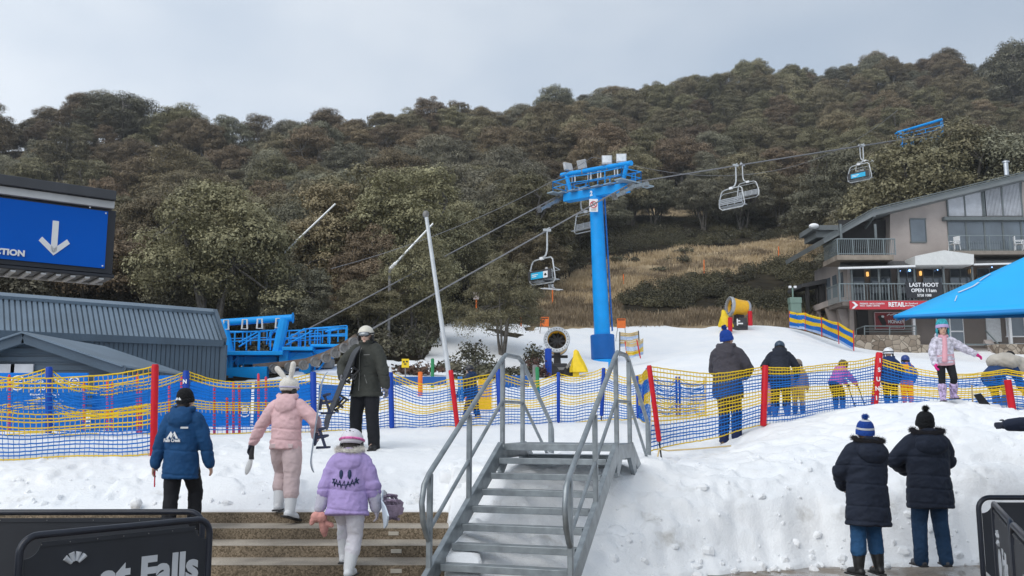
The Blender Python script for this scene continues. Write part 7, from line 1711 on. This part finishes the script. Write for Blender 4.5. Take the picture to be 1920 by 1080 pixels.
f = person('child in magenta jacket bending forward with ski poles behind the net', stand(1574, 770, 18), 1.16, R(-58), lean=40, kid=True, pelvis=(0, -.14, -.04), jacket=cloth('jacket_magenta', (.48, .13, .42)), hem=.80, bulk=1.15, trousers=JBLK, tbulk=1.15, boots=BLUEB, boot_h=.28, boot_r=1.25, hat='helmet', hatm=mat('helmet_dark_yellow', (.10, .08, .03), .4), glove=mat('glove_blue', (.03, .10, .30), .7), hands=((-.16, .62, .78), (.2, .68, .72)), feet=((-.14, .02), (.14, -.02)), head=(0, 10, 0), vox=.016)
for i in (0, 1):
    W = f['M'] @ f['WR'][i]; r = root('ski_pole', 'thin dark ski pole in the hand of the bending magenta child' if i else 'second thin ski pole of the bending magenta child', 'ski pole', W); m = MB(world=True); e = V((W.x + .16, W.y, gz1(W.x + .16, W.y) + .05)); m.tube([W + V((0, 0, .1)), e], .011, 6); m.build('shaft', BOOTB, r)
    m = MB(world=True); m.lathe([(.004, 0), (.05, .005), (.004, .02)], 10, Matrix.Translation(e + V((0, 0, .06)))); m.build('basket', BOOTB, r)
person('child in navy jacket and white helmet behind the net beside the red lettered post', stand(1672, 765, 17.6), 1.20, R(-10), kid=True, jacket=cloth('jacket_deep_navy', (.012, .03, .10)), hem=.66, bulk=1.2, trousers=JBLK, tbulk=1.2, boots=BLUEB, boot_h=.28, boot_r=1.2, hat='helmet', hatm=mat('helmet_white', (.75, .76, .78), .35), goggles=RUB, glove=BOOTB, vox=.016)
f = person('small child in orange trousers and blue orange jacket behind the net', stand(1703, 760, 18), 1.02, R(-5), kid=True, jacket=cloth('jacket_cobalt', (.02, .10, .42)), hem=.84, bulk=1.15, trousers=cloth('trousers_orange', (.80, .20, .03)), tbulk=1.2, boots=mat('ski_boot_rose', (.6, .16, .2), .5), boot_h=.22, boot_r=1.2, hat='helmet', hatm=mat('helmet_cobalt', (.02, .05, .22), .35), glove=BOOTB, hoodm=cloth('hood_orange', (.85, .30, .05)), hair=HAIRD, vox=.016)
f = person('person with bundled beige coat bending at the right end of the net', stand(1879, 776, 14.9), 1.34, R(-70), lean=62, pelvis=(0, -.22, -.12), jacket=cloth('jacket_blue_tan', (.02, .05, .14)), hem=.80, bulk=1.2, trousers=cloth('trousers_khaki', (.24, .18, .10)), tbulk=1.1, boots=BLUEB, glove=BOOTB, hat='beanie', hatm=BEANK, hands=((-.2, .5, .3), (.2, .5, .3)), feet=((-.15, .1), (.15, -.1)), vox=.016)
m = MB(); c = f['C']; m.ball(c - f['fs'] * .12 * f['s'] + V((.0, .1, .02)), (.26, .27, .15), 18, 12); m.ball(c - f['fs'] * .02 + V((.05, .26, .02)), (.2, .18, .17), 18, 12); solid(m, 'draped_coat', cloth('coat_beige', (.46, .43, .38)), f['r'], .016, 3, .02, 8)
r = root('snowboard_gear', 'dark snowboard blade standing in the snow crest right of the girl', 'shovel', at(1838, 757, 14.1)); m = MB(world=True)  # dark slab and pole, meant as a snowboard end in the snow
m.add([at(1825, 740, 14.1), at(1839, 737, 14.15), at(1857, 759, 14.1), at(1838, 760, 14.05), at(1825, 740, 14.13), at(1839, 737, 14.18), at(1857, 759, 14.13), at(1838, 760, 14.08)], [(0, 1, 2, 3), (7, 6, 5, 4), (0, 4, 5, 1), (1, 5, 6, 2), (2, 6, 7, 3), (3, 7, 4, 0)]); m.build('tip', JBLK, r); m = MB(world=True); m.tube([at(1824, 757, 14.1), at(1822, 722, 14.1)], .012, 6); m.build('shaft', mat('shaft_tan', (.4, .3, .15), .6), r)

# --- skier behind the stairs, and the arm reaching in at the right edge
f = person('skier in navy jacket, black helmet and yellow boots behind the net by the stairs', stand(886, 800, 18.6), 1.26, R(75), lean=8, jacket=cloth('jacket_slate_navy', (.015, .035, .09)), hem=.74, bulk=1.1, trousers=cloth('trousers_navy', (.012, .03, .11)), tbulk=1.15, boots=mat('ski_boot_yellow', (.72, .46, .03), .5), boot_h=.26, boot_r=1.3, hat='helmet', hatm=HELB, goggles=mat('strap_dark', (.04, .04, .05), .6), glove=BOOTB, feet=((-.10, .22), (.10, -.18)), hands=((-.2, .36, .9), (.2, .30, .9)), front=True, vox=.015, skin=SKINP)
for i, (px, lab) in enumerate(((866, 'pair of skis carried upright by the black helmeted skier'),)):
    r = root('ski_pair', lab, 'skis', at(px, 775, 18.2))
    for k in (0, 1): m = MB(world=True); m.beam(at(px - 4 + k * 5, 756, 18.2), at(px - 6 + k * 5, 706, 18.2), .045, .03); m.build('ski', mat('ski_blue', (.03, .20, .55), .4, var=.3, vscale=8), r, bev=.008)
f = person('person in dark jacket mostly outside the right edge with one gloved arm reaching in', stand(1985, 975, 10.9), 1.66, R(25), lean=3, jacket=cloth('jacket_ink', (.015, .022, .045)), hem=.66, bulk=1.25, trousers=JEANS, boots=BOOTB, glove=mat('glove_ink', (.015, .02, .04), .7), hat='beanie', hatm=BEANK, hair=HAIRD, hands=((-.50, .20, 1.16), (.25, .1, .85)), elbow=((-.6, -.3, -.8), (.8, -.4, 0)))
# --- rider on the occupied chair
Mc = Matrix.Translation(cp1) @ Matrix.Rotation(RZ, 4, 'Z') @ Matrix.Scale(.72, 4); p = Mc @ V((-.28, .16, -3.0))
f = person('rider in grey jacket and pale beanie sitting on the occupied lift chair', p - V((0, 0, .60)), 1.18, RZ, lean=4, pelvis=(0, 0, -.06), jacket=cloth('jacket_grey', (.10, .105, .11)), hem=.86, bulk=1.1, trousers=JBLK, boots=mat('boot_pale', (.5, .52, .54), .5), boot_h=.2, boot_r=1.25, glove=BOOTB, hat='beanie', hatm=mat('knit_stripe', (.5, .5, .5), .9, var=.6, vscale=30), feet=((-.12, .40), (.12, .44)), footz=(.36, .36), hands=((-.25, .42, 1.02), (.25, .42, 1.02)), vox=.016)
r = root('ski_pair', 'pale skis on the feet of the rider on the lift chair', 'skis', p); m = MB(world=True)
for i in (0, 1): a = f['M'] @ (f['AN'][i] + V((0, 0, -.11))); u_ = (f['M'].to_3x3() @ V((0, 1, 0))); m = MB(world=True); m.beam(a - u_ * .5, a + u_ * .6 + V((0, 0, .03)), .09, .025); m.build('ski', WHITE, r)
# ---------------------------------------------------------------- faint mountain haze
hz_m = bpy.data.materials.new('haze_air'); hz_m.use_nodes = True; n_ = hz_m.node_tree.nodes; n_.remove(n_['Principled BSDF'])
pv = n_.new('ShaderNodeVolumePrincipled'); pv.inputs['Color'].default_value = (.86, .90, .95, 1); pv.inputs['Density'].default_value = .00042; pv.inputs['Anisotropy'].default_value = .2
hz_m.node_tree.links.new(pv.outputs[0], n_['Material Output'].inputs['Volume'])
zt = float(GH(np.array([700.]), np.array([420.]))[0])
mb = MB(); mb.bx(-700, 700, -20, 430, -60, 130); tag(mb.build('haze', hz_m, None, smooth=0), kind='stuff')
